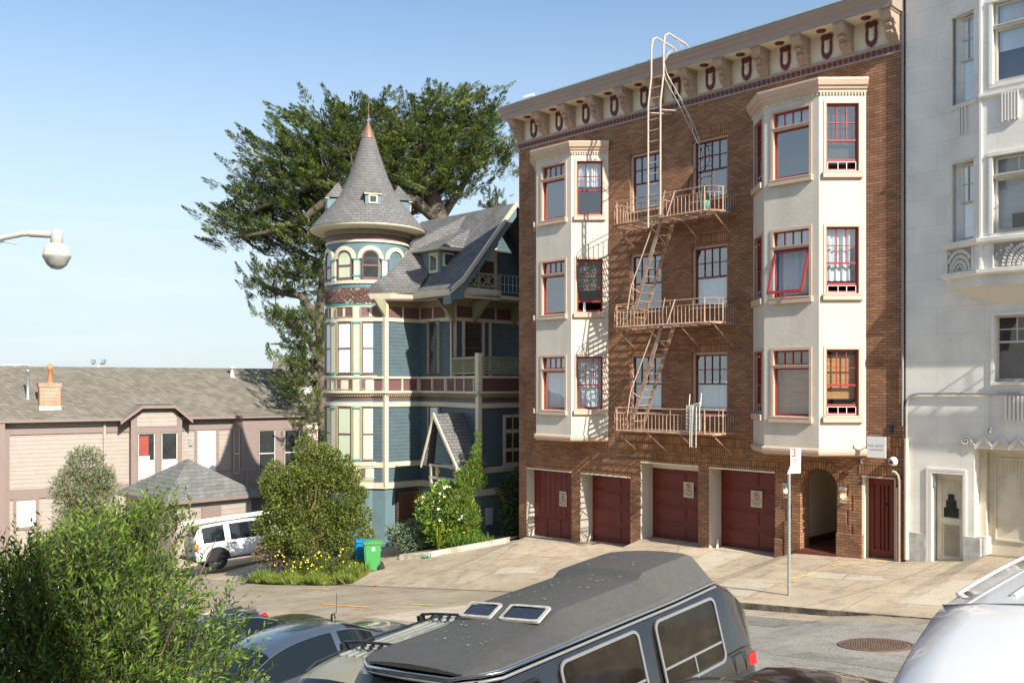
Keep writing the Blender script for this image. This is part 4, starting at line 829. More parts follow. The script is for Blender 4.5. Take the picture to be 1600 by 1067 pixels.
# unseen fire escape added right of the frame: throws the slanting shadows on the lower wall
FW=bthing('fire_escape','unseen cream fire escape added past the right edge to cast slanting shadows','fire escape',20.2,0,2.5)
M['fecr']=mat('cream_iron',(.55,.52,.45),.6)
for z in (2.6,5.75):
    mb=MB(); 
    for v in [x*.07+.1 for x in range(14)]: mb.box(19.0,22.2,-v-.012,-v+.012,z,z+.03)
    mb.box(19.0,22.2,-1.1,-1.06,z-.04,z+.04); pf=mb.build('landing',M['fecr'],FW); mb=MB()
    for q in (z+.35,z+.72): mb.bar((19,-1.08,q),(22.2,-1.08,q),.03); mb.bar((19,-1.08,q),(19,0,q),.03)
    for i in range(25): mb.bar((19+i*.133,-1.08,z),(19+i*.133,-1.08,z+.72),.016)
    for i in range(8): mb.bar((19,-i*.135,z),(19,-i*.135,z+.72),.016)
    mb.build('railing',M['fecr'],pf)
mb=MB()
for v in (.95,.45): mb.bar((21.3,-v,5.7),(20.0,-v,2.65),.09)
for i in range(11): t_=i/11; mb.box(21.3-1.3*t_-.06,21.3-1.3*t_+.06,-.95,-.45,5.7-3.05*t_-.01,5.7-3.05*t_+.01)
mb.bar((20.9,-1.0,2.5),(20.9,-1.0,-1.6),.035); mb.bar((20.4,-1.0,2.5),(20.4,-1.0,-1.6),.035)
mb.build('stair',M['fecr'],FW)
# ------------------------------------------------------------------ blue Victorian house
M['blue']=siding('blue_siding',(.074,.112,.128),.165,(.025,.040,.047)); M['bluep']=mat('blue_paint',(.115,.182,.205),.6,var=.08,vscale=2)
M['vcream']=mat('pale_cream_trim',(.60,.53,.395),.5,var=.05); M['olive']=mat('olive_trim',(.28,.27,.17),.55,var=.08); M['plum']=mat('plum_paint',(.150,.072,.068),.55,var=.08); M['teal']=mat('teal_paint',(.04,.30,.27),.5,var=.05)
M['slate']=rowmat('grey_shingles',(.165,.16,.155),(.12,.118,.118),(.06,.06,.06),.30,.13,.012,bump=.8,var=.15,rough=.85); M['copper']=mat('copper_cap',(.30,.17,.12),.45,metal=.5,var=.2,vscale=6)
M['wblind']=mat('window_blind_white',(.80,.82,.82),.45,var=.04,coat=.35); M['gblind']=mat('window_blind_green',(.50,.56,.40),.4,var=.04,coat=.4); M['dglass']=mat('dark_window_glass',(.035,.04,.04),.06,var=.3,vscale=2,spec=.8,coat=.6)
VH=bthing('victorian_house','blue Victorian house with round turret, cone roof, cream trim and plum panels','house',-10,3,-7.2)
CX,CY_,RT=-12.8,2.77,1.9
def ring(r0,z0,z1,m,name,r1=None,p=VH):
    mb=MB(); r1=r1 or r0; mb.lathe([(r0,z0),(r1,z1)],(CX,CY_,0),56); return mb
prof=[('bluep',1.86,-7.6,-4.62),('vcream',1.97,-4.62,-4.36),('olive',1.92,-4.36,-4.22),('vcream',1.93,-4.22,-3.62),('vcream',1.98,-3.62,-3.44),('blue',1.89,-3.44,-.98),('vcream',1.95,-.98,-.80),('bluep',1.93,-.80,-.72),('plum',1.94,-.72,-.55),('olive',1.97,-.55,-.40),('vcream',2.10,-.40,-.30),('vcream',1.93,-.30,.28),('vcream',2.0,.28,.38),('blue',1.89,.38,2.78),('vcream',1.95,2.78,2.93),('vcream',1.92,2.93,3.5),('teal',1.95,3.5,3.56),('olive',1.91,3.56,4.27),('bluep',1.93,4.27,4.46),('vcream',1.99,4.46,4.6),('bluep',1.88,4.6,6.3),('vcream',1.95,6.3,6.4),('plum',1.91,6.4,6.68),('olive',1.96,6.68,6.9)]
for m,r,z0,z1 in prof:
    mb=MB(); mb.lathe([(r-.12,z0),(r,z0),(r,z1),(r-.12,z1)],(CX,CY_,0),56,smooth=False); mb.build({'bluep':'turret_wall','vcream':'cream_band','olive':'olive_band','blue':'turret_siding','plum':'plum_band','teal':'teal_band'}[m],M[m],VH)
mb=MB(); 
for i in range(110):
    a=2*PI*i/110; mb.T=lambda p,a=a:(CX+(1.97+p[1])*math.cos(a)-p[0]*math.sin(a),CY_+(1.97+p[1])*math.sin(a)+p[0]*math.cos(a),p[2]); mb.box(-.028,.028,-.03,.04,6.66,6.80); mb.box(-.025,.025,-.01,.06,-.54,-.42)
mb.build('turret_dentils',M['olive'],VH)
mb=MB(); mb.lathe([(1.9,6.9),(2.2,6.86),(2.5,6.90),(2.62,6.97),(2.66,7.05),(2.60,7.08)],(CX,CY_,0),64); mb.build('eave',M['vcream'],VH)
cone=[(2.68,7.06),(2.5,7.25),(2.2,7.62),(1.86,8.02),(1.52,8.42),(1.24,8.85),(.96,9.45),(.73,10.05),(.53,10.65),(.33,11.35)]
M['slater']=None
def shingle_polar():
    m=bpy.data.materials.new('turret_shingles'); m.use_nodes=True; t=m.node_tree; n=t.nodes; l=t.links; p=n['Principled BSDF']; p.inputs['Roughness'].default_value=.85
    c=n.new('ShaderNodeUVMap') if False else n.new('ShaderNodeTexCoord'); s=n.new('ShaderNodeSeparateXYZ'); l.new(c.outputs['Object'],s.inputs[0])
    at=n.new('ShaderNodeMath'); at.operation='ARCTAN2'; l.new(s.outputs[1],at.inputs[0]); l.new(s.outputs[0],at.inputs[1])
    mm=n.new('ShaderNodeMath'); mm.operation='MULTIPLY'; mm.inputs[1].default_value=1.8; l.new(at.outputs[0],mm.inputs[0])
    cb=n.new('ShaderNodeCombineXYZ'); l.new(mm.outputs[0],cb.inputs[0]); l.new(s.outputs[2],cb.inputs[1])
    k=n.new('ShaderNodeTexBrick'); k.inputs['Scale'].default_value=1; k.inputs['Brick Width'].default_value=.27; k.inputs['Row Height'].default_value=.13; k.inputs['Mortar Size'].default_value=.010; k.inputs['Color1'].default_value=(.17,.165,.16,1); k.inputs['Color2'].default_value=(.125,.122,.12,1); k.inputs['Mortar'].default_value=(.06,.06,.06,1)
    l.new(cb.outputs[0],k.inputs['Vector']); l.new(k.outputs['Color'],p.inputs['Base Color']); b=n.new('ShaderNodeBump'); b.invert=True; b.inputs['Strength'].default_value=.8; b.inputs['Distance'].default_value=.01; l.new(k.outputs['Fac'],b.inputs['Height']); l.new(b.outputs[0],p.inputs['Normal']); return m
mb=MB(); mb.lathe(cone,(0,0,0),64); o=mb.build('cone_roof',shingle_polar(),None); o.parent=VH; o.location=(CX-(-10),CY_-3,7.2)
mb=MB(); mb.lathe([(.345,11.34),(.31,11.42),(.03,12.14),(.0,12.17)],(CX,CY_,0),24); mb.build('copper_cap',M['copper'],VH)
mb=MB(); mb.tube([(CX,CY_,12.1),(CX,CY_,12.98)],.016,6); mb.lathe([(0,-.06),(.05,-.02),(.05,.02),(0,.06)],(CX,CY_,12.38),10); mb.lathe([(0,-.02),(.08,0),(0,.02)],(CX,CY_,12.6),10); mb.build('finial',M['copper'],VH)
PHC=math.atan2(-25.07,35.5)
def cyl(phi,r=RT): return lambda p:(CX+(r-p[1])*math.cos(phi+p[0]/r),CY_+(r-p[1])*math.sin(phi+p[0]/r),p[2])
def vwin(T,a,b,c,d,pane,fr=M['plum'],sur=True,name='window'):
    mb=MB(T); f=.05
    mb.box(a,a+f,-.05,.02,c,d); mb.box(b-f,b,-.05,.02,c,d); mb.box(a+f,b-f,-.05,.02,d-f,d); mb.box(a+f,b-f,-.05,.02,c,c+f*1.6); zm=(c+d)/2; mb.box(a+f,b-f,-.06,.02,zm-.03,zm+.03)
    w_=mb.build(name,fr,VH); g=MB(T); g.quad((a+f,-.025,c+f),(b-f,-.025,c+f),(b-f,-.025,d-f),(a+f,-.025,d-f)); g.build('pane',pane,w_)
    if sur: g=MB(T); g.box(a-.09,a,-.10,.02,c,d+.02); g.box(b,b+.09,-.10,.02,c,d+.02); g.build('casing',M['olive'],w_)
    return w_
for k in range(-3,4):
    phi=PHC+R(3+36*k)
    for (z0,z1,pane) in ((-3.40,-1.02,'gblind'),(.44,2.74,'wblind')):
        vwin(cyl(phi),-.36,.36,z0,z1,M[pane] if k>-3 else M['dglass'])
    T=cyl(phi); mb=MB(T)
    for (z0,z1) in ((-4.14,-3.72),(-.22,.20),(3.0,3.40)): mb.box(-.40,.40,-.06,0,z0,z1)
    mb.build('plum_panel',M['plum'],VH); mb=MB(T)
    for (z0,z1) in ((-4.14,-3.72),(-.22,.20),(3.0,3.40)):
        for (a,b,c,d) in ((-.44,-.40,z0-.03,z1+.03),(.40,.44,z0-.03,z1+.03),(-.4,.4,z0-.03,z0),(-.4,.4,z1,z1+.03)): mb.box(a,b,-.09,0,c,d)
    mb.build('panel_moulding',M['olive'],VH)
    # arched window of the top storey
    mb=MB(T); rr_=.36; zs_=5.56; n=14
    for i in range(n):
        a0,a1=PI*i/n,PI*(i+1)/n
        P_=lambda r,a,d:(r*math.cos(a),d,zs_+r*math.sin(a))
        r0,r1=rr_+.02,rr_+.20
        mb.add([P_(r0,a0,-.09),P_(r1,a0,-.09),P_(r1,a1,-.09),P_(r0,a1,-.09),P_(r0,a0,.02),P_(r1,a0,.02),P_(r1,a1,.02),P_(r0,a1,.02)],[(0,1,2,3),(1,5,6,2),(0,3,7,4)])
    mb.build('arch_hood',M['vcream'],VH)
    fr=MB(T); gl=MB(T)
    for i in range(n):
        a0,a1=PI*i/n,PI*(i+1)/n; r0,r1=rr_-.05,rr_+.02
        fr.add([P_(r0,a0,-.05),P_(r1,a0,-.05),P_(r1,a1,-.05),P_(r0,a1,-.05)],[(0,1,2,3)])
    fr.box(-rr_-.02,-rr_+.05,-.05,0,4.62,zs_); fr.box(rr_-.05,rr_+.02,-.05,0,4.62,zs_); fr.box(-rr_,rr_,-.05,0,4.6,4.74); fr.box(-rr_,rr_,-.06,0,5.22,5.30)
    gl.poly([(rr_*math.cos(PI*i/n),-.03,zs_+rr_*math.sin(PI*i/n)) for i in range(n+1)]+[(-rr_,-.03,4.7),(rr_,-.03,4.7)])
    if k>=1: w_=gl.build('blind_arch',M['bluep'],VH)
    else: w_=fr.build('arched_window',M['plum'],VH); gl.build('pane',M['dglass'] if k!=-1 else M['gblind'],w_)
    if k>=1:
        mb=MB(T)
        for i in range(9): mb.bar((-.34,-.035,4.7+i*.2),(.34,-.035,4.9+i*.2),.02)
        # keep slats inside the arch
        mb.build('diagonal_slats',M['bluep'],VH) if False else None
for k in range(-4,4):
    phi=PHC+R(3+36*k+18); T=cyl(phi); mb=MB(T)
    for (z0,z1) in ((-3.44,-1.0),(.38,2.78)): mb.box(-.13,.13,-.10,.02,z0,z1)
    mb.box(-.115,.115,-.11,.02,4.6,5.5); mb.build('pilaster',M['vcream'],VH)
    mb=MB(T)
    for z in (-3.34,-1.06,.48,2.72,4.78,5.52): mb.box(-.15,.15,-.14,.02,z-.035,z+.035)
    mb.build('teal_capital',M['teal'],VH)
# scroll frieze relief
r5=random.Random(21); mb=MB()
for i in range(420):
    a=PHC+R(r5.uniform(-100,70)); z=r5.uniform(3.64,4.18); T=cyl(a); q0=r5.uniform(0,6.28); rad=r5.uniform(.05,.13)
    pts=[T((rad*(1-t/9)*math.cos(q0+t*.7),-.05,max(3.6,min(4.24,z+rad*(1-t/9)*math.sin(q0+t*.7))))) for t in range(8)]; mb.tube(pts,.022,4,smooth=False)
mb.build('scroll_relief',M['plum'],VH)
# small dormers on the cone
for k,dd in ((-1.55,0),(.12,0),(1.75,0)):
    phi=PHC+R(52*k); rr_=1.80; T=lambda p,phi=phi:(CX+(rr_-p[1])*math.cos(phi)-p[0]*math.sin(phi),CY_+(rr_-p[1])*math.sin(phi)+p[0]*math.cos(phi),p[2])
    mb=MB(T); mb.box(-.34,.34,-.12,1.0,7.95,8.42); dm=mb.build('cone_dormer',M['bluep'],VH)
    mb=MB(T); mb.box(-.20,.20,-.16,-.11,8.0,8.40); mb.box(-.40,.40,-.20,-.05,8.40,8.47); mb.build('dormer_frame',M['vcream'],dm)
    mb=MB(T); mb.box(-.13,.13,-.175,-.15,8.07,8.33); mb.build('pane',M['dglass'],dm)
    mb=MB(T); mb.add([(-.44,-.22,8.46),(.44,-.22,8.46),(.40,.8,8.50),(-.40,.8,8.50),(0,.42,9.25)],[(0,1,4),(1,2,4),(2,3,4),(3,0,4)]); mb.build('dormer_roof',M['slate'],dm)
# walls of the main block
P0=(-11.7,1.5); P1=(-10.64,2.15); P2=(-10.64,4.1); RR=(-8.75,4.1); QQ=(-5.75,3.3); Q2=(-5.75,10); KK=(-8.3,4.1); K2=(-8.3,10)
path1=[P0,P1,P2,RR,QQ,Q2]; path2=[P0,P1,P2,KK,K2]
def band(path,z0,z1,o,m,name,w=.1):
    mb=MB(); mb.sweep(path,[(-w,z0),(o,z0),(o,z1),(-w,z1)]); return mb.build(name,M[m],VH)
band(path1,-7.6,-4.6,-.03,'bluep','basement_wall'); band(path1,-4.62,-4.36,.06,'vcream','cream_band'); band(path1,-4.36,-3.70,0,'blue','siding_wall'); band(path1,-3.70,-3.46,.05,'vcream','cream_band')
band(path1,-3.46,-1.0,0,'blue','siding_wall'); band(path1,-1.0,-.80,.05,'vcream','cream_band'); band(path1,-.80,-.73,.03,'bluep','blue_band'); band(path1,-.73,-.56,.04,'plum','plum_band'); band(path1,-.56,-.40,.06,'olive','olive_band'); band(path1,-.40,-.30,.18,'vcream','cornice'); band(path1,-.30,.24,.0,'plum','plum_panels'); band(path1,.24,.34,.08,'vcream','cream_band')
band(path2,.34,2.78,0,'blue','siding_wall'); band(path2,2.78,2.94,.05,'vcream','cream_band'); band(path2,2.94,3.44,.0,'plum','plum_panels'); band(path2,3.44,3.9,.03,'olive','olive_band')
def alongp(path,step,fn,s0=.0):
    for (A,Bp) in zip(path,path[1:]):
        ln=math.hypot(Bp[0]-A[0],Bp[1]-A[1]); T=frame(A,(Bp[0]-A[0],Bp[1]-A[1])); s=s0
        while s<ln-.05: fn(T,s,min(s+step,ln)); s+=step
mb=MB()
def dn(T,a,b): mb.T=T; mb.box(a,a+.05,-.14,0,-.52,-.41)
alongp(path1,.105,dn); mb.build('dentils',M['olive'],VH)
def post(p,z0,z1,w=.1,out=.09):
    q=MB(); q.box(p[0]-w,p[0]+w,p[1]-w,p[1]+w,z0,z1); q.build('corner_post',M['vcream'],VH)
mb=MB()
for p in (P1,QQ): post((p[0]-.02,p[1]+.02),-4.5,.3)
post((P1[0]-.02,P1[1]+.02),.3,3.6); post((KK[0]-.02,KK[1]+.02),.3,3.6); post((QQ[0]-.0,QQ[1]+.0),-.45,1.28,.11)
def stiles(path,z0,z1,w=.045,st=.82):
    def f(T,a,b): mb.T=T; mb.box(a-w/2 if a>0 else a,a+w,-.05,0,z0,z1)
    alongp(path,st,f); mb.T=None
stiles([P1,P2,KK],2.94,3.44,.05,.95); stiles([P1,P2,RR,QQ],-.30,.24,.05,.9); stiles([KK,K2],2.94,3.44,.05,1.25); mb.build('panel_stiles',M['vcream'],VH)
TB=frame(P2,(1,0)); vwin(TB,.72,1.36,.46,2.82,M['dglass'],M['plum']); vwin(TB,.72,1.36,-3.3,-1.0,M['wblind'],M['plum'])
TD=frame(KK,(0,1)); vwin(TD,.62,1.62,.46,2.74,M['dglass'],M['plum'],False); mb=MB(TD)
for s in (.50,1.68,2.1): mb.box(s,s+.12,-.07,0,.34,2.8)
mb.build('porch_posts',M['vcream'],VH)
TQ=frame(QQ,(0,1))
mb=MB(TQ); mb.box(1.38,2.35,-.05,0,-3.42,-1.3); mb.box(1.30,2.4,-.09,0,-3.56,-3.42); fo=mb.build('window_frame',M['vcream'],VH); mb=MB(TQ)
for (z0,z1) in ((-1.92,-1.42),(-2.72,-2.08),(-3.32,-2.86)): mb.box(1.52,1.86,-.06,-.02,z0,z1)
for (z0,z1) in ((-1.92,-1.42),(-2.72,-2.08),(-3.32,-2.86)): mb.box(1.94,2.3,-.06,-.02,z0,z1)
mb.build('pane',M['dglass'],fo)
# first floor balcony floor, balustrade with lattice
mb=MB(); mb.poly([(p[0],p[1],.30) for p in (KK,(RR[0]+.45,RR[1]),QQ,Q2,K2)]); mb.build('balcony_floor',M['olive'],VH)
mb=MB(); lat=MB()
for (A,Bp) in (((-8.2,3.98),(QQ[0]-.06,QQ[1]+.04)),((QQ[0]-.04,QQ[1]+.06),(-5.79,9.5))):
    ln=math.hypot(Bp[0]-A[0],Bp[1]-A[1]); T=frame(A,(Bp[0]-A[0],Bp[1]-A[1])); mb.T=T; lat.T=T
    mb.box(0,ln,-.04,.04,1.05,1.15); mb.box(0,ln,-.04,.04,.42,.50)
    s=0
    while s<ln: mb.box(s,s+.06,-.035,.035,.45,1.1); s+=1.05
    s=-.5
    while s<ln:
        for d in (1,-1):
            a=s if d>0 else s+.55; b=s+.55 if d>0 else s
            xa,xb=max(0,min(ln,a)),max(0,min(ln,b))
            if abs(b-a)>0: 
                za=.5+(.55)*((xa-a)/(b-a)); zb=.5+.55*((xb-a)/(b-a)); lat.bar((xa,-.01*d,za),(xb,-.01*d,zb),.036)
        s+=.16
mb.build('balcony_rail',M['olive'],VH); lat.build('lattice',M['olive'],VH)
# attic storey under the gable
TA=frame((-8.55,3.6),(0,1)); mb=MB(TA); mb.add([(0,0,3.8),(6.5,0,3.8),(6.5,0,8.2),(3.4,0,8.2)],[(0,1,2,3)]); mb.build('gable_wall',M['blue'],VH)
mb=MB(TA); mb.box(1.9,2.0,-.06,0,3.9,6.0); mb.box(2.1,3.3,-.06,0,4.0,6.25); ao=mb.build('balcony_door_frame',M['vcream'],VH); mb=MB(TA); mb.box(2.25,3.1,-.07,-.03,4.1,6.1); mb.build('pane',M['dglass'],ao); mb=MB(TA); mb.box(2.25,3.1,-.075,-.03,5.6,6.1); mb.build('blind',M['greyp'],ao)
mb=MB(); mb.box(-8.5,-7.2,3.7,10,3.78,3.92); mb.box(-7.35,-7.2,3.75,5.9,3.72,4.16); mb.box(-8.4,-7.2,5.8,5.95,3.78,4.16); mb.build('attic_balcony',M['vcream'],VH)
mb=MB()
for z in (4.24,4.78): mb.box(-7.34,-7.26,4.1,5.9,z,z+.07)
for y in (4.1,4.62,5.2,5.82): mb.box(-7.34,-7.26,y,y+.07,4.2,4.82)
for y0 in (4.17,4.69,5.27): mb.bar((-7.30,y0+.25,4.31),(-7.30,y0+.47,4.54),.05); mb.bar((-7.30,y0+.47,4.54),(-7.30,y0+.25,4.78),.05); mb.bar((-7.30,y0+.25,4.78),(-7.30,y0+.03,4.54),.05); mb.bar((-7.30,y0+.03,4.54),(-7.30,y0+.25,4.31),.05)
mb.build('attic_rail',M['olive'],VH)
mb=MB()
for z in (4.1,4.45,4.85): mb.bar((-7.3,5.95,z),(-7.3,9.5,z),.022)
for i in range(14): mb.bar((-7.3,6.0+i*.25,4.1),(-7.3,6.0+i*.25,4.85),.016)
mb.build('metal_railing',M['steel'],VH)
# main roof: street slope, ridge, flared eave
def rz_(y): 
    t=y-2.9
    return 3.98+(.75*t if t<.7 else .525+1.15*(t-.7))
roof=MB(); RX=-7.1
def rrow(y): 
    xl=-10.5 if y>3.3 else -11.4
    return rz_(y)
ys_=[2.9,3.25,3.6,4.2,5,6,6.75]
L_=[(-13.9,y,rz_(y)) for y in ys_]; R_=[(RX,y,rz_(y)) for y in ys_]
roof.add(L_+R_,[(i,len(ys_)+i,len(ys_)+i+1,i+1) for i in range(len(ys_)-1)])
roof.add([(-13.9,6.75,rz_(6.75)),(RX,6.75,rz_(6.75)),(RX,10.5,4.0),(-13.9,10.5,4.0)],[(0,1,2,3)])
roof.add([(-13.9,2.9,rz_(2.9)),(-13.9,6.75,rz_(6.75)),(-13.9,10.5,4.0)],[(0,1,2)])
ex=[(-10.35,2.9,rz_(2.9)),(-10.35,4.1,rz_(4.1)),(-12.6,4.1,rz_(4.1)),(-12.6,2.0,3.98),(-11.5,1.65,3.92),(-10.35,2.35,3.92)]
roof.add([(-11.95,1.35,3.95),(-11.45,1.5,3.96),(-10.3,2.15,3.96),(-9.4,2.88,4.0),(-9.9,4.3,rz_(4.3)+.02),(-10.72,2.85,5.3),(-11.0,1.85,4.5),(-9.9,5.6,rz_(5.6)+.02),(-10.82,3.9,6.45),(-10.95,5.2,7.2),(-10.3,6.6,rz_(6.6)+.02)],[(0,1,6),(1,2,5,6),(2,3,4,5),(5,4,7,8),(8,7,10,9)])
roof.build('main_roof',M['slate'],VH)
mb=MB(); mb.sweep([(-12.4,1.75),(-11.45,1.55),(-10.3,2.2),(-9.6,2.9),(RX,2.9)],[(-.05,3.74),(.0,3.74),(.03,3.86),(.06,3.99),(-.05,4.0)]); mb.build('gutter',M['vcream'],VH)
mb=MB(); mb.sweep([(-12.4,1.9),(-11.45,1.7),(-10.4,2.3),(-9.7,3.0),(RX,3.0)],[(-.9,3.72),(-.0,3.72),(.04,3.78),(-.9,3.78)]); mb.build('eave_soffit',M['vcream'],VH)
mb=MB(); mb.sweep([(-12.4,1.75),(-11.45,1.55),(-10.3,2.2),(-9.6,2.9),(RX,2.9)],[(-.06,3.66),(-.02,3.66),(-.02,3.735),(-.06,3.735)]); mb.build('plum_fillet',M['plum'],VH)
# bargeboard
mb=MB(); 
for (x0,x1,dz0,dz1,mm) in ((RX,RX+.14,-.16,.06,0),(RX-.02,RX+.10,-.24,-.165,2),(RX-.45,RX+.05,-.62,-.25,1)):
    pts=[(y,rz_(y)+dz1) for y in ys_]+[(y,rz_(y)+dz0) for y in reversed(ys_)]
    mb.prism(pts,x0,x1,'x',mm)
mb.build('bargeboard',[M['vcream'],M['bluep'],M['plum']],VH)
mb=MB(); mb.prism([(2.86,4.0),(3.5,4.42),(3.62,3.62),(2.98,3.55)],RX+.0,RX+.10,'x'); mb.build('barge_end',M['bluep'],VH)
mb=MB(); mb.prism([(3.2,3.7),(4.1,3.7),(4.1,2.6)],-8.36,-8.18,'x'); mb.prism([(-8.3,3.7),(-7.3,3.7),(-8.3,2.7)],5.2,5.4,'y'); mb.prism([(-8.3,3.7),(-7.3,3.7),(-8.3,2.7)],7.6,7.8,'y'); mb.prism([(1.5,3.72),(2.15,3.72),(2.15,2.9)],-10.7,-10.55,'x'); mb.build('brackets',M['olive'],VH)
mb=MB(); mb.tube([(-8.0,2.95,3.75),(-8.25,3.5,3.35),(-8.25,4.0,3.1),(-8.25,4.02,.4)],.05,8); mb.build('downpipe',M['plum'],VH)
# corner dormer on the street slope
DX0,DX1,DY=-10.6,-9.0,3.95
mb=MB(); mb.box(DX0,DX1,DY,DY+2.0,4.6,6.05); dm=mb.build('roof_dormer',M['bluep'],VH)
mb=MB(); mb.add([(DX0-.3,DY-.35,6.0),(DX1+.35,DY-.35,6.0),(DX1+.35,DY+2.4,6.1),(DX0-.3,DY+2.4,6.1),(DX0+.75,DY+2.9,7.55),(DX1-.4,DY+2.9,7.6)],[(0,1,5,4),(1,2,5),(3,0,4)]); mb.build('dormer_roof',M['slate'],dm)
mb=MB(); mb.sweep([(DX0-.3,DY-.35),(DX1+.35,DY-.35),(DX1+.35,DY+1.9)],[(-.3,5.93),(0,5.93),(.02,6.02),(-.3,6.02)]); mb.build('dormer_eave',M['vcream'],dm)
Td=frame((DX0,DY),(1,0)); mb=MB(Td); mb.box(.85,1.45,-.05,0,4.95,5.85); mb.T=frame((DX1,DY),(0,1)); mb.box(.12,.78,-.05,0,5.2,5.85); mb.build('dormer_frames',M['vcream'],dm)
mb=MB(Td); mb.box(.95,1.35,-.07,-.03,5.08,5.76); mb.T=frame((DX1,DY),(0,1)); mb.box(.22,.68,-.07,-.03,5.3,5.76); mb.build('dormer_panes',M['dglass'],dm)
# entrance porch
gx0,gx1,gy=-7.95,-5.95,2.25; ax=(gx0+gx1)/2-.22; gx1+=.22; az=-1.22; fz=-3.36
po=MB(); po.add([(ax,gy-.15,az),(ax,4.0,az),(gx1+.05,gy-.15,fz),(gx1+.3,3.6,fz),(gx0,gy-.15,fz),(gx0,4.0,fz)],[(0,2,3,1),(0,1,5,4)]); po.add([(ax,gy-.15,az-.07),(ax,4.0,az-.07),(gx1,gy-.15,fz-.07),(gx1+.3,3.6,fz-.07),(gx0,gy-.15,fz-.07),(gx0,4.0,fz-.07)],[(1,3,2,0),(4,5,1,0)]); po.build('porch_roof',M['slate'],VH)
mb=MB(); 
for s in (-1,1):
    xe=gx0 if s<0 else gx1
    mb.prism([(ax,az+.03),(xe+s*.05,fz+.03),(xe+s*.05,fz-.14),(ax,az-.18)],gy-.22,gy-.14,'y')
mb.box(gx1-.03,gx1+.14,gy-.2,3.6,fz-.16,fz-.02); mb.box(gx0+.25,gx1-.1,gy,gy+.12,-3.95,-3.85); mb.box(gx0+.25,gx1-.1,gy,gy+.12,-3.42,-3.34)
for x in (gx0+.3,ax-.1,gx1-.3): mb.box(x,x+.1,gy,gy+.1,-3.85,-3.4)
for x in (gx0+.35,gx1-.35): mb.lathe([(.12,-7),(.12,-6.6),(.085,-6.5),(.08,-4.3),(.11,-4.2),(.13,-4.0),(.13,-3.94)],(x,gy+.1,0),12)
mb.build('porch_frame',M['vcream'],VH)
mb=MB(); mb.prism([(ax,az-.5),(gx0+.55,-3.3),(gx1-.55,-3.3)],gy+.05,gy+.08,'y'); mb.build('porch_gable',M['bluep'],VH)
mb=MB(); mb.prism([(ax+.05,-3.42),(ax+.2,-3.62),(ax+.05,-3.82),(ax-.1,-3.62)],gy-.02,gy,'y'); mb.build('gold_diamond',mat('gold_paint',(.65,.38,.06),.4),VH)
mb=MB(); mb.box(gx0+.5,gx1-.5,3.6,3.7,-6.6,-3.9); pd=mb.build('front_door',M['vcream'],VH); mb=MB()
for z in (-4.5,-5.2,-5.9): mb.box(ax-.35,ax+.35,3.55,3.6,z,z+.5)
mb.build('door_pane',M['dglass'],pd)
# basement opening with diagonal lattice, lit lamp, plaque
M['brownl']=mat('brown_lattice',(.24,.12,.06),.7)
mb=MB(); mb.box(-10.62,-10.56,2.7,4.0,-6.9,-4.72); lo=mb.build('basement_recess',M['dark'],VH); mb=MB()  # flat near-black panel stands in for the darkness of the opening
for i in range(-14,12):
    for d in (1,-1):
        y0=2.75+i*.12; ya,yb=(y0,y0+1.6) if d>0 else (y0+1.6,y0)
        t0=max(0,(2.75-min(ya,yb))/1.6); t1=min(1,(3.95-min(ya,yb))/1.6)
        if t1<=t0: continue
        f=lambda t:(-10.53-.01*d,min(ya,yb)+1.6*t,(-6.4+1.6*t if d>0 else -4.8-1.6*t)); mb.bar(f(t0),f(t1),.025)
mb.build('basement_lattice',M['brownl'],VH)
mb=MB(); mb.lathe([(0,-.08),(.06,-.04),(.06,.04),(0,.08)],(-10.3,4.0,-5.15),10); mb.build('basement_lamp',M['bulb'],VH)
mb=MB(); TQn=frame(RR,(QQ[0]-RR[0],QQ[1]-RR[1])); mb.T=TQ; mb.box(.35,.75,-.06,0,-5.85,-5.15); mb.build('wall_plaque',M['greyp'],VH)
VH.scale=(.897,)*3; VH.location=W(-6.63,-.398+.0,-6.458)
# ------------------------------------------------------------------ beige house across the lane
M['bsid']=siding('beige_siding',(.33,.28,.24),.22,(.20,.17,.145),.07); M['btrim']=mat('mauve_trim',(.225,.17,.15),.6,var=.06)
M['broof']=rowmat('brown_shingles',(.20,.18,.145),(.135,.12,.095),(.10,.09,.075),.26,.12,.010,bump=.6,var=.12,rough=.9); M['rbrick']=rowmat('chimney_brick',(.52,.16,.07),(.40,.11,.05),(.55,.42,.33),.21,.075,.014)
M['terra']=mat('terracotta',(.55,.22,.10),.7,var=.2,vscale=8); M['lead']=mat('pale_flashing',(.62,.64,.64),.5,var=.1)
BH=thing('beige_house','long beige clapboard house with brown shingle roof, mauve trim and brick chimney','house',(-15.03,54.5,-10),R(33.4)); ORG[BH.name]=(0,0,-10)
S0=-17
hs=[(-12.42,-11.55,-7.4,-6.03),(-3.27,-2.22,-5.2,-2.62)]
mb=MB(lambda p:(p[0],p[1]+.4,p[2])); wall(mb,S0,3.0,-10,-1.8,hs,.1); mb.T=None; mb.quad((3,.4,-10),(3,9.6,-10),(3,9.6,-1.8),(3,.4,-1.8)); mb.add([(3,.4,-1.8),(3,9.6,-1.8),(3,5,.85)],[(0,1,2)]); mb.quad((S0,.4,-10),(S0,.4,-1.8),(S0,9.6,-1.8),(S0,9.6,-10)); mb.quad((S0,9.6,-10),(S0,9.6,-1.8),(3,9.6,-1.8),(3,9.6,-10))
mb.build('wall',M['bsid'],BH)
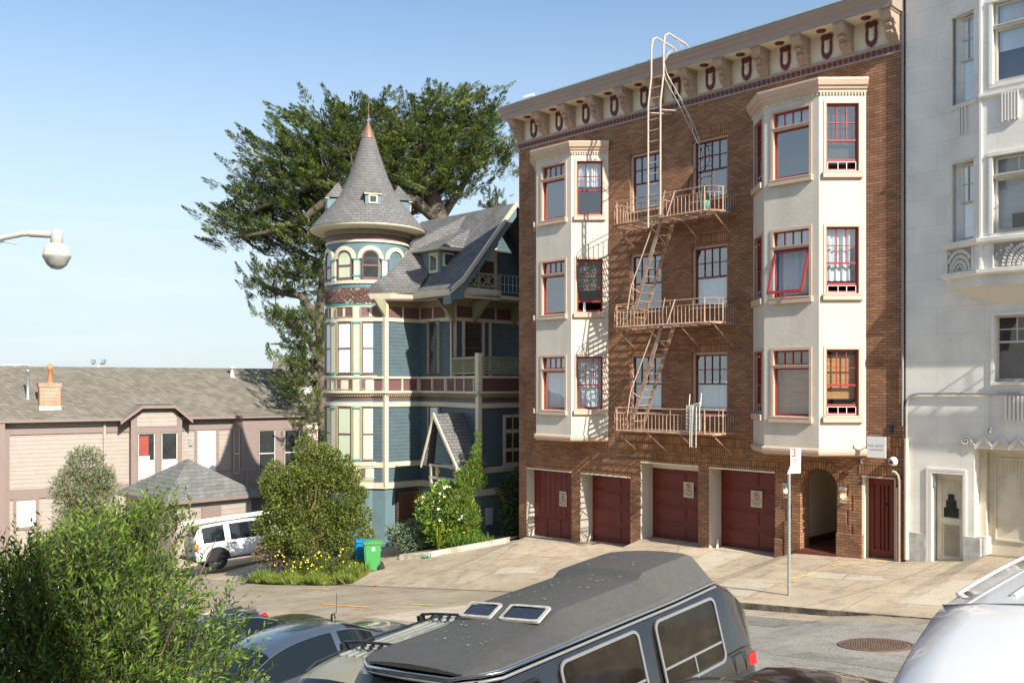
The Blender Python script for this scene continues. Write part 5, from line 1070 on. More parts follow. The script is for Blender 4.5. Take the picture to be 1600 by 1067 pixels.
mb=MB(); mb.add([(S0,-.05,-1.86),(3.3,-.05,-1.86),(3.35,5,1.0),(S0,5,1.0),(S0,10,-1.86),(3.3,10,-1.86),(S0,-.05,-1.96),(3.3,-.05,-1.96),(3.35,5,.85)],[(0,1,2,3),(3,2,5,4),(0,6,7,1),(1,7,8,2)]); ro=mb.build('roof',M['broof'],BH)
mb=MB(); mb.box(S0,-1.1,-.16,-.04,-1.98,-1.84); mb.build('gutter',M['btrim'],BH); mb=MB(); mb.box(S0,3.2,-.04,.42,-2.02,-1.97); mb.build('soffit',M['btrim'],BH)
mb=MB(); mb.box(-13.08,2.9,.33,.42,-2.62,-2.30); mb.box(-13.08,-.9,.33,.42,-5.95,-5.45); mb.box(-13.08,-12.75,.32,.44,-9.9,-2.02); mb.box(-13.3,-13.0,-.2,.4,-9.9,-2.02)
mb.build('trim_bands',M['btrim'],BH)
mb=MB(); mb.box(-8.28,-8.16,.22,.34,-5.6,-2.0); mb.build('rain_pipe',M['bsid'],BH)
def bwin(T,a,b,c,d,pane,mull=1,bar=.5,cur=None,tr=.16,frm=None):
    mb=MB(T)
    for (x0,x1,z0,z1) in ((a-tr,a,c-tr,d+tr),(b,b+tr,c-tr,d+tr),(a,b,d,d+tr),(a,b,c-tr,c)): mb.box(x0,x1,-.06,.02,z0,z1)
    w_=mb.build('window',M['btrim'],BH); mb=MB(T); f=.05
    for (x0,x1,z0,z1) in ((a,a+f,c,d),(b-f,b,c,d),(a,b,d-f,d),(a,b,c,c+f),(a,b,c+(d-c)*bar-.03,c+(d-c)*bar+.03)): mb.box(x0,x1,-.02,.03,z0,z1)
    if mull: x=(a+b)/2; mb.box(x-.02,x+.02,-.015,.03,c,d)
    mb.build('sash',frm or M['wframe'],w_); mb=MB(T); mb.quad((a,.02,c),(b,.02,c),(b,.02,d),(a,.02,d)); mb.build('pane',pane,w_)
    if cur: mb=MB(T); mb.quad((a+.05,.012,cur[0]),(b-.05,.012,cur[0]),(b-.05,.012,cur[1]),(a+.05,.012,cur[1])); mb.build('blind',cur[2],w_)
    return w_
TW=lambda p:(p[0],p[1]+.4,p[2])
bwin(TW,-12.42,-11.55,-7.4,-6.03,M['wblind'],1,.62,frm=M['white']); bwin(TW,-3.27,-2.22,-5.2,-2.62,M['wblind'],1,.42)
# projecting window bay with clipped gable hood
mb=MB(); mb.prism([(-6.95,-9.9),(-4.25,-9.9),(-4.25,-1.95),(-4.75,-1.25),(-6.4,-1.25),(-6.95,-1.95)],-.15,.42,'y'); bb=mb.build('projecting_bay',M['btrim'],BH)
mb=MB(); mb.prism([(-6.65,-2.35),(-4.55,-2.35),(-4.55,-1.85),(-4.85,-1.5),(-6.3,-1.5),(-6.65,-1.85)],-.19,-.14,'y'); mb.build('bay_panel',M['bsid'],bb)
hood=[(-7.55,-2.02),(-6.42,-1.17),(-4.72,-1.17),(-3.75,-2.02)]
mb=MB()
for a,b in zip(hood,hood[1:]): mb.add([(a[0],-.55,a[1]),(b[0],-.55,b[1]),(b[0],3.2 if b in hood[1:3] else .4,b[1]+.02),(a[0],3.2 if a in hood[1:3] else .4,a[1]+.02),(a[0],-.55,a[1]-.16),(b[0],-.55,b[1]-.16),(b[0],.4,b[1]-.16),(a[0],.4,a[1]-.16)],[(0,1,2,3),(0,4,5,1),(4,7,6,5)])
mb.build('hood',[M['btrim']],bb)
mb=MB(); mb.add([(hood[1][0],-.5,-1.155),(hood[2][0],-.5,-1.155),(hood[2][0],1.2,-1.13),(hood[1][0],1.2,-1.13)],[(0,1,2,3)]); mb.build('hood_roof',M['broof'],bb)
TB2=lambda p:(p[0],p[1]-.185,p[2]); M['redroom']=mat('red_wall_inside',(.30,.05,.035),.7)
w_=bwin(TB2,-6.6,-5.72,-5.3,-2.68,M['dglass'],0,.42,(-5.2,-4.25,M['wblind']),.0); mb=MB(TB2); mb.box(-6.52,-6.05,.0,.012,-3.9,-2.85); mb.build('red_wall',M['redroom'],w_); mb=MB(TB2); mb.box(-6.52,-6.0,-.005,.01,-4.2,-3.93); mb.build('shelf',M['wblind'],w_)
bwin(TB2,-5.38,-4.52,-5.3,-2.68,M['dglass'],0,.42,(-5.2,-4.25,M['wblind']),.0)
# right canted bay in shade
mb=MB(); mb.prism([(-1.35,.42),(-.85,-.25),(3.0,-.25),(3.0,.42)],-9.9,-1.95,'z'); rb=mb.build('corner_bay',M['btrim'],BH)
mb=MB(); mb.prism([(-1.5,.5),(-.95,-.5),(3.3,-.5),(3.3,.5)],-1.97,-1.86,'z'); mb.build('bay_eave',M['btrim'],rb); mb=MB(); mb.add([(-1.5,.05,-1.84),(-.95,-.5,-1.85),(3.3,-.5,-1.85),(3.3,.6,-1.45),(-.9,.6,-1.45)],[(0,1,4),(1,2,3,4)]); mb.build('bay_roof',M['broof'],rb)
TB3=lambda p:(p[0],p[1]-.285,p[2]); bwin(TB3,.05,1.05,-5.2,-2.68,M['dglass'],0,.45,None,.0); bwin(TB3,1.6,2.55,-5.2,-2.68,M['dglass'],0,.45,None,.0)
T4=frame((-1.35,.42),(.5,-.67)); bwin(T4,.2,.65,-5.2,-2.6,M['dglass'],0,.45,None,.04)
mb=MB(); mb.box(.05,1.05,-.262,-.255,-5.15,-4.6); mb.build('bed_linen',M['lead'],rb)
# chimney, pipes
mb=MB(); mb.box(-11.3,-10.3,.9,1.7,-2.0,-.12); mb.box(-11.36,-10.24,.84,1.76,-.12,.05); c_=mb.build('chimney',M['rbrick'],ro); 
mb=MB(); mb.box(-11.33,-10.27,.82,1.75,-1.6,-1.18); mb.build('chimney_flashing',M['lead'],ro); mb=MB(); mb.lathe([(.11,.05),(.11,.75),(.16,.78),(.17,1.0),(.12,1.02),(.05,1.1)],(-10.75,1.3,0),12); mb.build('chimney_pot',M['terra'],ro)
mb=MB(); mb.lathe([(.18,-.75),(.08,-.65),(.075,.75),(.13,.78),(.13,.86),(0,.88)],(-11.75,1.9,-.1),12); mb.build('flue_pipe',M['steel'],ro)
mb=MB(); mb.lathe([(.3,-.1),(.13,0),(.12,.45),(.2,.48),(.2,.58),(0,.62)],(-.15,4.2,.5),12); mb.build('roof_vent',M['lead'],ro)
mb=MB(); mb.box(-3.75,-3.55,.32,.4,-3.5,-3.1); mb.build('wall_light',M['steel'],BH)
# deck railing
t=thing('deck_railing','mauve wooden deck railing between the small hipped garage and the beige house','railing',tuple((Matrix.Translation((-15.03,54.5,0))@Matrix.Rotation(R(33.4),4,'Z'))@Vector((-1.5,-1.6,-6.4))),R(33.4))
mb=MB(); mb.box(-1.2,2.4,-.06,.06,1.5,1.6); mb.box(-1.2,2.4,-.04,.04,.35,.43)
for i in range(22): mb.box(-1.2+i*.165,-1.16+i*.165,-.03,.03,.4,1.5)
for x in (-1.2,.4,2.3): mb.box(x-.06,x+.06,-.07,.07,-2.5,1.66)
mb.build('balusters',M['btrim'],t)
mb=MB(); mb.box(-1.3,2.6,.0,1.9,.05,.2); mb.build('deck_floor',M['btrim'],t)
# ------------------------------------------------------------------ small garage
M['groof']=rowmat('grey_green_shingles',(.19,.19,.17),(.135,.14,.13),(.09,.095,.09),.34,.16,.012,bump=.6,var=.15,rough=.9)
GA=bthing('hipped_garage','small beige garage with a grey hipped shingle roof behind the white suv','garage',-22.6,-1.4,-9.5)
mb=MB(); mb.box(-25.2,-20.05,-3.5,.75,-10,-5.6); mb.build('wall',M['bsid'],GA)
e=[(-25.55,-3.85,-5.5),(-19.7,-3.85,-5.5),(-19.7,1.1,-5.5),(-25.55,1.1,-5.5),(-22.6,-1.4,-3.78)]
mb=MB(); mb.add(e,[(0,1,4),(1,2,4),(2,3,4),(3,0,4)]); mb.build('hipped_roof',M['groof'],GA)
mb=MB(); mb.sweep([(-25.55,1.1),(-25.55,-3.85),(-19.7,-3.85),(-19.7,1.1)],[(-.25,-5.68),(.02,-5.68),(.03,-5.50),(-.25,-5.5)]); mb.build('fascia',M['btrim'],GA)
mb=MB(); mb.box(-20.05,-19.98,-3.5,-3.2,-10,-5.65); mb.box(-20.05,-19.98,-1.9,-.9,-10,-5.95); g_=mb.build('door_trim',M['btrim'],GA); mb=MB(); mb.box(-19.99,-19.96,-1.75,-1.05,-10,-6.1); mb.build('side_door',M['btrim'],g_)
# ------------------------------------------------------------------ far houses
def farhouse(x,y,z,wd,h,col,lab,rz=.4,flat=False):
    t=thing('distant_house',lab,'house',(x,y,z),rz,None); m=mat('far_wall_%d%d'%(int(col[0]*99),int(x)),col,.8)
    mb=MB(); mb.box(-wd/2,wd/2,0,wd,0,h); mb.build('wall',m,t); mb=MB()
    if flat: mb.box(-wd/2-.2,wd/2+.2,-.2,wd+.2,h,h+.4)
    else: mb.add([(-wd/2-.3,-.3,h),(wd/2+.3,-.3,h),(wd/2+.3,wd+.3,h),(-wd/2-.3,wd+.3,h),(-wd/2-.3,wd/2,h+wd*.3),(wd/2+.3,wd/2,h+wd*.3)],[(0,1,5,4),(2,3,4,5),(0,4,3),(1,2,5)])
    mb.build('roof',M['broof'] if not flat else M['lead'],t)
    k=0
    for fz in range(int(h/3)):
        for i in range(max(2,int(wd/2.5))):
            x0=-wd/2+(i+.3)*wd/max(2,int(wd/2.5)); mb=MB(); mb.box(x0,x0+1.1,-.05,0,fz*3+1.0,fz*3+2.5); mb.build('window',M['dglass'],t)
farhouse(-19.5,86,-13,8,9.6,(.62,.45,.40),'pinkish house seen through the cypress branches beside the turret'); farhouse(-22.5,104,-13,9,13,(.72,.68,.60),'pale far house glimpsed through the cypress above the pink one',.1); farhouse(-16,120,-14,10,11,(.75,.73,.70),'white far house lowest in the gap beside the turret',.5,True)
farhouse(-151,280,-6,5.2,11.6,(.78,.70,.62),'tiny pale block peeking over the left end of the brown shingle roof',.0,True)
farhouse(-143,280,-6,1.6,10.7,(.72,.70,.66),'tiny grey rooftop box on the skyline left of the metal flue',.0,True)
t=thing('floodlight_mast','tiny white twin floodlight mast on the skyline above the brown roof','mast',(-53.5,120,-10)); mb=MB(); mb.tube([(0,0,0),(0,0,12.6)],.16,8); mb.build('mast',M['white'],t); mb=MB(); mb.box(-.8,.8,-.1,.1,12.5,12.7); mb.box(-.9,-.45,-.3,.3,12.7,13.2); mb.box(.45,.9,-.3,.3,12.7,13.2); mb.build('lamp_heads',M['steel'],t)
# ------------------------------------------------------------------ street lamp, sign post
M['lampm']=mat('weathered_aluminium',(.55,.52,.49),.5,metal=.15,var=.08,vscale=6); M['globe']=mat('aged_prismatic_glass',(.70,.63,.47),.25,var=.1,vscale=14); M['refr']=mat('grey_prismatic_glass',(.38,.39,.36),.12,var=.15,vscale=9,coat=.5)
t=thing('street_lamp','pale street lamp with long curved arm and acorn shaped glass head against the sky','street lamp',(-10.7,17,-4.76))
mb=MB(); mb.lathe([(.22,0),(.20,.3),(.12,.5),(.10,3),(.08,7.0),(.06,7.05)],n=16); mb.build('pole',M['lampm'],t)
mb=MB(); mb.tube([(0,0,6.2),(.35,0,6.85),(.85,0,7.22),(1.3,0,7.42),(1.75,0,7.51),(2.1,0,7.51),(2.3,0,7.49)],.05,10); mb.tube([(1.86,0,7.515),(2.3,0,7.49)],.065,10); mb.tube([(1.1,0,7.25),(1.35,.03,7.37),(1.5,.03,7.35),(1.62,.02,7.32)],.012,5); mb.build('arm',M['lampm'],t)
mb=MB(); mb.lathe([(0,.50),(.055,.49),(.085,.45),(.10,.38),(.108,.24),(.10,.235)],(2.36,0,7.1),20); mb.build('lamp_hood',M['lampm'],t)
mb=MB(); mb.lathe([(.11,.235),(.17,.20),(.215,.12),(.232,.02),(.235,-.0)],(2.36,0,7.1),24); mb.build('lamp_globe',M['globe'],t)
mb=MB(); mb.lathe([(.245,.01),(.245,-.015),(.225,-.05),(.17,-.16),(.09,-.23),(0,-.25)],(2.36,0,7.1),24); mb.build('refractor',M['refr'],t)
t=thing('parking_sign','tall thin galvanised pole with a narrow white and red parking sign on the pavement','sign',W(12.5,4.1,zwalk(12.5,4.1)),ROTZ+R(38))
mb=MB(); mb.tube([(0,0,-.1),(0,0,2.62)],.034,10); mb.build('pole',M['steel'],t)
mb=MB(); mb.prism([(-.04,2.62),(.24,2.64),(.25,3.17),(.03,3.17),(.03,2.8)],-.012,.0,'y'); mb.build('sign_plate',M['white'],t)
M['redsign']=mat('sign_red',(.75,.06,.02),.5,var=0)
mb=MB(); mb.box(.045,.125,-.016,-.012,3.14,3.16); mb.box(.105,.125,-.016,-.012,3.0,3.16); mb.box(.055,.125,-.016,-.012,2.99,3.015); mb.build('red_symbol',M['redsign'],t)
for s_,z_,q in (('NO',2.895,.085),('AT',2.82,.05),('W',2.74,.05)): text_mesh(s_,q,M['redsign'],t,(.145,-.014,z_))
# ------------------------------------------------------------------ foliage tools
def leafmat(name,c,tr=.45,var=.35,vs=2.5):
    m=bpy.data.materials.new(name); m.use_nodes=True; tt=m.node_tree; n=tt.nodes; l=tt.links; p=n['Principled BSDF']; p.inputs['Roughness'].default_value=.5; p.inputs['Specular IOR Level'].default_value=.35
    o=n['Material Output']; t_=n.new('ShaderNodeBsdfTranslucent'); mx=n.new('ShaderNodeMixShader'); mx.inputs[0].default_value=tr
    co=n.new('ShaderNodeTexCoord'); z=n.new('ShaderNodeTexNoise'); z.inputs['Scale'].default_value=vs; z.inputs['Detail'].default_value=3; l.new(co.outputs['Object'],z.inputs[0])
    r=n.new('ShaderNodeMapRange'); r.inputs[1].default_value=.3; r.inputs[2].default_value=.7; r.inputs[3].default_value=1-var; r.inputs[4].default_value=1+var; l.new(z.outputs[0],r.inputs[0])
    h=n.new('ShaderNodeHueSaturation'); h.inputs['Color'].default_value=(*c,1); l.new(r.outputs[0],h.inputs['Value']); l.new(h.outputs[0],p.inputs['Base Color']); l.new(h.outputs[0],t_.inputs[0])
    l.new(p.outputs[0],mx.inputs[1]); l.new(t_.outputs[0],mx.inputs[2]); l.new(mx.outputs[0],o.inputs[0]); return m
def leaf(mb,p,d,s,L,w,m=0):
    """pointed leaf from p along unit d, half width vector s*w"""
    a=(p[0]+d[0]*L*.45+s[0]*w,p[1]+d[1]*L*.45+s[1]*w,p[2]+d[2]*L*.45+s[2]*w); b=(p[0]+d[0]*L,p[1]+d[1]*L,p[2]+d[2]*L); c=(p[0]+d[0]*L*.45-s[0]*w,p[1]+d[1]*L*.45-s[1]*w,p[2]+d[2]*L*.45-s[2]*w)
    k=len(mb.v); mb.v+=[tuple(p),a,b,c]; mb.f.append((k,k+1,k+2,k+3)); mb.m.append(m); mb.sm.append(False)
def rv(r): 
    while True:
        x,y,z=r.uniform(-1,1),r.uniform(-1,1),r.uniform(-1,1); q=x*x+y*y+z*z
        if .01<q<1: q=q**.5; return Vector((x/q,y/q,z/q))
def blobcrown(mb,rn,blobs,n,L,w,up=.35,out=.8,mats=2,flat=1.0,shell=.55):
    """leaves through the outer volume of each blob (cx,cy,cz,rx,ry,rz)"""
    tot=sum(b[3]*b[4]+b[5]*b[3] for b in blobs)
    for b in blobs:
        k=int(n*(b[3]*b[4]+b[5]*b[3])/tot)
        for _ in range(k):
            d=rv(rn); q=(shell+(1-shell)*rn.random()**.6)*(1+.16*mnoise.noise(Vector((d.x*2.2+b[0],d.y*2.2+b[1],d.z*2.2+b[2]))*1.3)*2)
            p=(b[0]+d.x*b[3]*q,b[1]+d.y*b[4]*q,b[2]+d.z*b[5]*q)
            dd=(d*out+rv(rn)*.7+Vector((0,0,up))).normalized(); s=dd.cross(rv(rn)).normalized()
            leaf(mb,p,dd,s,L*rn.uniform(.6,1.35),w*rn.uniform(.7,1.3),0 if rn.random()<.72 else 1)
# ------------------------------------------------------------------ Monterey cypresses behind the house
M['bark']=mat('grey_bark',(.13,.105,.08),.95,var=.3,vscale=3,bump=1,bscale=12)
M['cyA']=leafmat('cypress_green',(.055,.085,.022),.25,.35,.6); M['cyB']=leafmat('cypress_highlight',(.225,.265,.052),.35,.3,.6)
def inpoly(x,y,P):
    c=False; j=len(P)-1
    for i in range(len(P)):
        if (P[i][1]>y)!=(P[j][1]>y) and x<(P[j][0]-P[i][0])*(y-P[i][1])/(P[j][1]-P[i][1])+P[i][0]: c=not c
        j=i
    return c
def X_(px): return (px-800)/1450*56
def Z_(py): return (600-py)/1450*56
import numpy as np
def plume_tpl(seed,n=130):
    r=np.random.RandomState(seed); V=[]; A=[]; B=[]
    for k in range(n):
        q=r.rand()**.8; an=r.rand()*6.283; rad=.26*(1-q*.9)*r.rand()**.5; d1=np.array([0,math.cos(an),math.sin(an)]); p=np.array([q*.95,0,.10*q*q])+d1*rad
        d=np.array([1.0,0,.18])+d1*.45+r.randn(3)*.16; d/=np.linalg.norm(d); s_=np.cross(d,r.randn(3)); s_/=np.linalg.norm(s_); L=r.uniform(.10,.24)*(1.2-.4*q); w_=r.uniform(.012,.024)
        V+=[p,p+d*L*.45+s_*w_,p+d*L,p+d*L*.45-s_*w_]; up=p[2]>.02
        A.append(1 if r.rand()<(.62 if up else .2) else 0); B.append(1 if r.rand()<.12 else 0)  # upper sides get the highlight tone: sunlit tops put into the colour
    return np.array(V),np.array(A),np.array(B)
TPL=[plume_tpl(100+i) for i in range(6)]
def shrinkp(P,d,c):
    return [(c[0]+(a-c[0])*(1-d/max(60,math.hypot(a-c[0],b-c[1]))),c[1]+(b-c[1])*(1-d/max(60,math.hypot(a-c[0],b-c[1])))) for a,b in P]
def cypress(name,lab,base,nodes,poly,npad,blades,seed,depth,pr,extra=()):
    rn=random.Random(seed); t=thing(name,lab,'tree',base); bx,by,bz=base
    P=[(X_(a),Z_(b)) for a,b in poly]; x0=min(p[0] for p in P); x1=max(p[0] for p in P); z0=min(p[1] for p in P); z1=max(p[1] for p in P)
    pads=[]; tries=0
    cx=(x0+x1)/2; hw=(x1-x0)/2
    while len(pads)<npad and tries<60000:
        tries+=1; x=rn.uniform(x0,x1); z=rn.uniform(z0,z1)
        if not inpoly(x,z,P): continue
        if not (inpoly(x-pr*.45,z,P) or inpoly(x+pr*.45,z,P)): continue
        dm=depth*(1-.6*abs((x-cx)/hw)**2); y=by+rn.uniform(-dm,dm)
        if any((x-a)**2+((z-c)*3.1)**2+((y-b)*.40)**2<(pr*.66)**2 for a,b,c in pads): continue
        pads.append((x,y,z))
    for a,b in extra: pads.append((X_(a),by+rn.uniform(-2,1),Z_(b)))
    lo=Vector(base)
    tr=MB()
    for chain,r0,r1 in nodes:
        pts=[Vector((X_(a),by+dy,Z_(b))) for a,b,dy in chain]; tr.tube([p-lo for p in pts],r0,9,r1=r1)
    allp=[Vector((X_(a),by+dy,Z_(b))) for chain,_,_ in nodes for a,b,dy in chain]
    dens=[]
    for chain,_,_ in nodes:
        for (a,b,dy),(c,d,ey) in zip(chain,chain[1:]):
            for k in range(5): q=k/5; dens.append(Vector((X_(a+(c-a)*q),by+dy+(ey-dy)*q,Z_(b+(d-b)*q))))
    plist=[]; cen=sum(allp,Vector())/len(allp)
    for (x,y,z) in pads:
        pc=Vector((x,y,z)); nd=min(dens,key=lambda q:(q-pc).length+(2.5 if q.z>pc.z+.5 else 0))
        if (nd-pc).length>.5:
            mid=(nd*.5+pc*.5)+Vector((rn.uniform(-.4,.4),rn.uniform(-.4,.4),rn.uniform(-.7,-.1))); tr.tube([nd-lo,(nd*.7+mid*.3)-lo,mid-lo,(mid*.4+pc*.6)+Vector((0,0,-.1))-lo,pc-lo],.035+.010*(nd-pc).length,5,r1=.015)
        out=pc-Vector((cen.x,cen.y,pc.z-2.5)); out.normalize(); side=out.cross(Vector((0,0,1))); side=side.normalized() if side.length>.01 else Vector((1,0,0))
        R1=pr*rn.uniform(.65,1.25)
        for _ in range(rn.randint(13,17)):
            an=rn.uniform(-2.0,2.0); ax_=(out*math.cos(an)+side*math.sin(an)*.9+Vector((0,0,rn.uniform(-.05,.42)))).normalized()
            q0=rv(rn); st=pc+Vector((q0.x*R1*.8,q0.y*R1*.7,q0.z*R1*.07+.03))-lo; ln=R1*rn.uniform(.32,.75)
            up_=Vector((0,0,1)); b=ax_.cross(up_).normalized(); c=b.cross(ax_); wq=ln*rn.uniform(.7,1.25)
            plist.append((rn.randrange(6),np.array([ax_*ln,b*wq,c*wq*.75]),np.array(st),rn.random()<.5))
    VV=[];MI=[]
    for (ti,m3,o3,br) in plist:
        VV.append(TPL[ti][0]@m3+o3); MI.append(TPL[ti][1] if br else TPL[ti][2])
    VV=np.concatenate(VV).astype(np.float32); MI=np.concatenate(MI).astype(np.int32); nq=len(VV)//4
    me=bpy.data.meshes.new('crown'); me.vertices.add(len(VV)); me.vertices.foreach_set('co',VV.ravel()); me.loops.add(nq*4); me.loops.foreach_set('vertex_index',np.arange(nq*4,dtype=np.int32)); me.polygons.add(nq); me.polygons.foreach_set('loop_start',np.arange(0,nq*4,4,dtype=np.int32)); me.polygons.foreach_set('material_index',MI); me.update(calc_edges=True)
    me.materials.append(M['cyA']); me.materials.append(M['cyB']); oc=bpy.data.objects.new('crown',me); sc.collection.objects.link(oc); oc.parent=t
    tr.build('trunk',M['bark'],t); return t
poly1=[(332,362),(336,320),(348,299),(365,285),(368,268),(394,246),(411,230),(440,222),(452,200),(446,192),(470,190),(490,180),(520,186),(536,177),(569,173),(604,168),(613,155),(646,157),(668,146),(688,122),(706,138),(722,130),(742,124),(762,126),(772,134),(768,160),(786,182),(790,205),(793,244),(796,267),(775,276),(761,280),(740,300),(716,326),(690,322),(650,305),(620,330),(570,380),(540,420),(512,418),(470,388),(440,395),(396,404),(350,398),(322,384)]
nodes1=[([(700,640,0),(700,520,0),(697,420,0),(690,350,0),(672,300,-.5),(655,262,-.5),(650,235,-1)],1.0,.2),([(690,350,0),(655,322,-1),(610,300,-2),(560,300,-3),(500,310,-3),(430,330,-2),(370,350,-1)],.38,.08),([(672,300,-.5),(640,272,1),(600,252,1.5),(545,240,1),(490,225,1),(450,205,1)],.30,.06),([(690,340,0),(712,300,1),(735,262,1),(760,240,.5),(795,235,0)],.30,.06),([(655,262,-.5),(665,215,-1),(690,170,-1),(725,160,-.5),(740,150,0)],.24,.05),([(650,235,-1),(630,200,0),(610,170,0),(560,170,1)],.3,.07),([(560,300,-3),(500,350,-3),(440,370,-2),(380,380,-2)],.3,.07),([(680,320,0),(660,300,3),(700,230,4),(750,180,4)],.3,.07)]
cypress('cypress_tree','huge dark Monterey cypress with wide layered crown rising behind the turret','' or (-4.0,56,-8),nodes1,[(a+(24 if a<460 else 0),b+(20 if b<185 else 0)) for a,b in shrinkp(poly1,20,(590,262))],290,19,5,3.6,2.05)
poly2=[(392,418),(428,425),(470,405),(512,415),(514,445),(508,480),(470,470),(440,462),(414,486),(400,450)]
poly3=[(415,488),(455,492),(470,486),(508,520),(512,640),(505,700),(486,690),(478,640),(462,615),(436,572),(452,556),(470,545),(462,520),(420,500)]
nodes2=[([(512,760,0),(508,640,0),(506,560,0),(497,500,0),(470,462,0),(430,455,0),(405,440,0)],.5,.12),([(497,500,0),(505,440,0),(500,410,0),(450,385,0),(420,352,-.5)],.3,.08),([(506,560,0),(480,530,.5),(450,505,.5),(425,492,.5)],.2,.05),([(508,640,0),(490,600,0),(465,570,0),(445,562,0)],.2,.05)]
cypress('cypress_tree','smaller cypress left of the turret, its bent bare limbs against the sky',(-11.0,56,-9),nodes2,poly2,24,17,8,1.5,1.5)
cypress('cypress_tree','low dark cypress growth between the turret and the beige house end',(-11.6,55.5,-9),[([(508,700,0),(506,600,0),(497,540,0)],.35,.1),([(506,600,0),(480,560,0),(450,560,0)],.2,.05),([(500,560,0),(470,505,0),(430,492,0)],.2,.05)],poly3,50,16,9,1.8,1.35)
poly4=[(757,320),(762,290),(772,280),(776,282),(780,300),(798,312),(800,330),(770,330)]
cypress('conifer','small spiky conifer tip between the cypress crown and the brick building',(-.8,58,-6),[([(775,420,0),(775,300,0),(774,280,0)],.15,.03)],poly4,9,9,12,.6,.7)
# ------------------------------------------------------------------ bushes
M['lfA']=leafmat('bush_leaf',(.115,.155,.032),.35,.3); M['lfB']=leafmat('bush_leaf_light',(.30,.33,.07),.4,.25); M['twig']=mat('twig_brown',(.16,.11,.07),.9,var=.3); M['dry']=leafmat('dry_leaf',(.20,.13,.09),.3,.3)
rn=random.Random(31)
def local_blobs(bs): return bs
bx=Vector((-7.6,35.2,-7.2)); t=thing('large_bush','big rounded dense green bush overhanging the blue bin and the white suv','bush',tuple(bx))
mb=MB(); bl=[(0,0,1.6,1.6,1.4,1.25),(-.55,-.1,2.9,1.25,1.2,1.1),(.9,.1,2.7,1.15,1.1,1.3),(.35,0,4.0,.85,.8,.9),(-.2,0,3.8,.7,.7,.8),(1.3,0,3.7,.55,.5,.55),(1.5,-.1,1.6,.8,.8,.8),(-1.2,-.1,2.0,.75,.7,.7),(-1.25,0,3.2,.55,.5,.6),(.45,.1,4.55,.32,.3,.42),(1.75,0,3.0,.4,.4,.35),(1.35,-.2,4.15,.25,.25,.4)]
for _ in range(46):
    d=rv(rn); b=rn.choice(bl[:9]); q=rn.uniform(.16,.42); bl.append((b[0]+d.x*b[3]*.98,b[1]+d.y*b[4]*.9,max(.6,b[2]+d.z*b[5]*1.0+.1),q,q,q*1.15))
blobcrown(mb,rn,bl,52000,.10,.026,.35,.8,shell=.45); mb.build('crown',[M['lfA'],M['lfB']],t)
mb=MB(); blobcrown(mb,rn,[(-1.35,-.4,.95,.75,.6,.55),(-1.0,-.4,.6,.5,.5,.4)],1700,.12,.03,.2,.8); mb.build('dry_branches',[M['dry'],M['lfA']],t)
mb=MB()
for i in range(26):
    a=rn.uniform(0,6.28); d=Vector((math.cos(a),math.sin(a)*.8,0)); h=rn.uniform(2.2,4.3); mb.tube([d*.15,d*.3+Vector((0,0,h*.35)),d*rn.uniform(.3,.7)+Vector((0,0,h*.7)),d*rn.uniform(.5,1.0)+Vector((0,0,h))],.07,5,r1=.012)
mb.tube([(.1,-.7,2.4),(.3,-.75,2.9),(.3,-.6,3.4)],.05,6,r1=.02); mb.build('stems',M['twig'],t)
# olive bush by the beige house
t=thing('olive_bush','loose grey green bushy tree in front of the beige clapboard wall','bush',(-19.8,43,-8.6)); rn=random.Random(4)
M['olA']=leafmat('olive_leaf',(.25,.29,.16),.35,.2); M['olB']=leafmat('olive_leaf_brown',(.27,.24,.15),.35,.2)
mb=MB(); blobcrown(mb,rn,[(-.4,0,3.6,1.2,1.0,1.2),(.5,0,3.6,1.0,1.0,1.1),(0,0,4.9,.85,.8,.8),(-.1,0,2.0,1.3,1.1,1.2),(.9,0,4.3,.5,.5,.5)],15000,.16,.025,.5,.7,shell=.35); mb.build('crown',[M['olA'],M['olB']],t)
mb=MB()
for i in range(16): a=rn.uniform(0,6.28); mb.tube([(0,0,0),(.4*math.cos(a),.4*math.sin(a),2),(1.0*math.cos(a),1.0*math.sin(a),rn.uniform(3.5,5))],.06,5,r1=.01)
mb.build('stems',M['twig'],t)
# planting in front of the porch
M['juA']=leafmat('juniper_blue',(.14,.20,.12),.25,.25); M['juB']=leafmat('juniper_pale',(.26,.33,.22),.25,.2)
def gp(u,v,dz=0): return W(u,v,zg(u,v)+dz)
t=thing('blue_juniper','low blue green juniper sprawling over the end of the kerb wall','shrub',tuple(gp(-4.4,1.2))); rn=random.Random(8)
mb=MB()
blobcrown(mb,rn,[(0,0,.55,.75,.7,.45),(.45,.1,.35,.6,.6,.35),(-.45,.2,.7,.5,.5,.35),(.1,.3,.9,.5,.5,.3)],6500,.12,.018,.35,1.0,shell=.5); mb.build('foliage',[M['juA'],M['juB']],t)
t=thing('flowering_shrub','leafy bright green shrub with white blossoms in front of the porch','shrub',tuple(gp(-2.9,.75))); rn=random.Random(9)
M['flA']=leafmat('fresh_leaf',(.13,.24,.035),.4,.25); M['flB']=leafmat('yellow_leaf',(.36,.42,.05),.45,.2); M['petal']=mat('white_petal',(.85,.83,.85),.6,var=0)
mb=MB(); bl=[(-.3,0,1.35,.85,.7,.8),(.35,0,1.5,.7,.6,.7),(.1,0,.6,.9,.7,.55),(.7,0,.7,.5,.5,.5),(-.15,0,2.0,.5,.5,.45)]
blobcrown(mb,rn,bl,6500,.14,.032,.2,.7,shell=.5); mb.build('foliage',[M['flA'],M['flB']],t)
mb=MB()
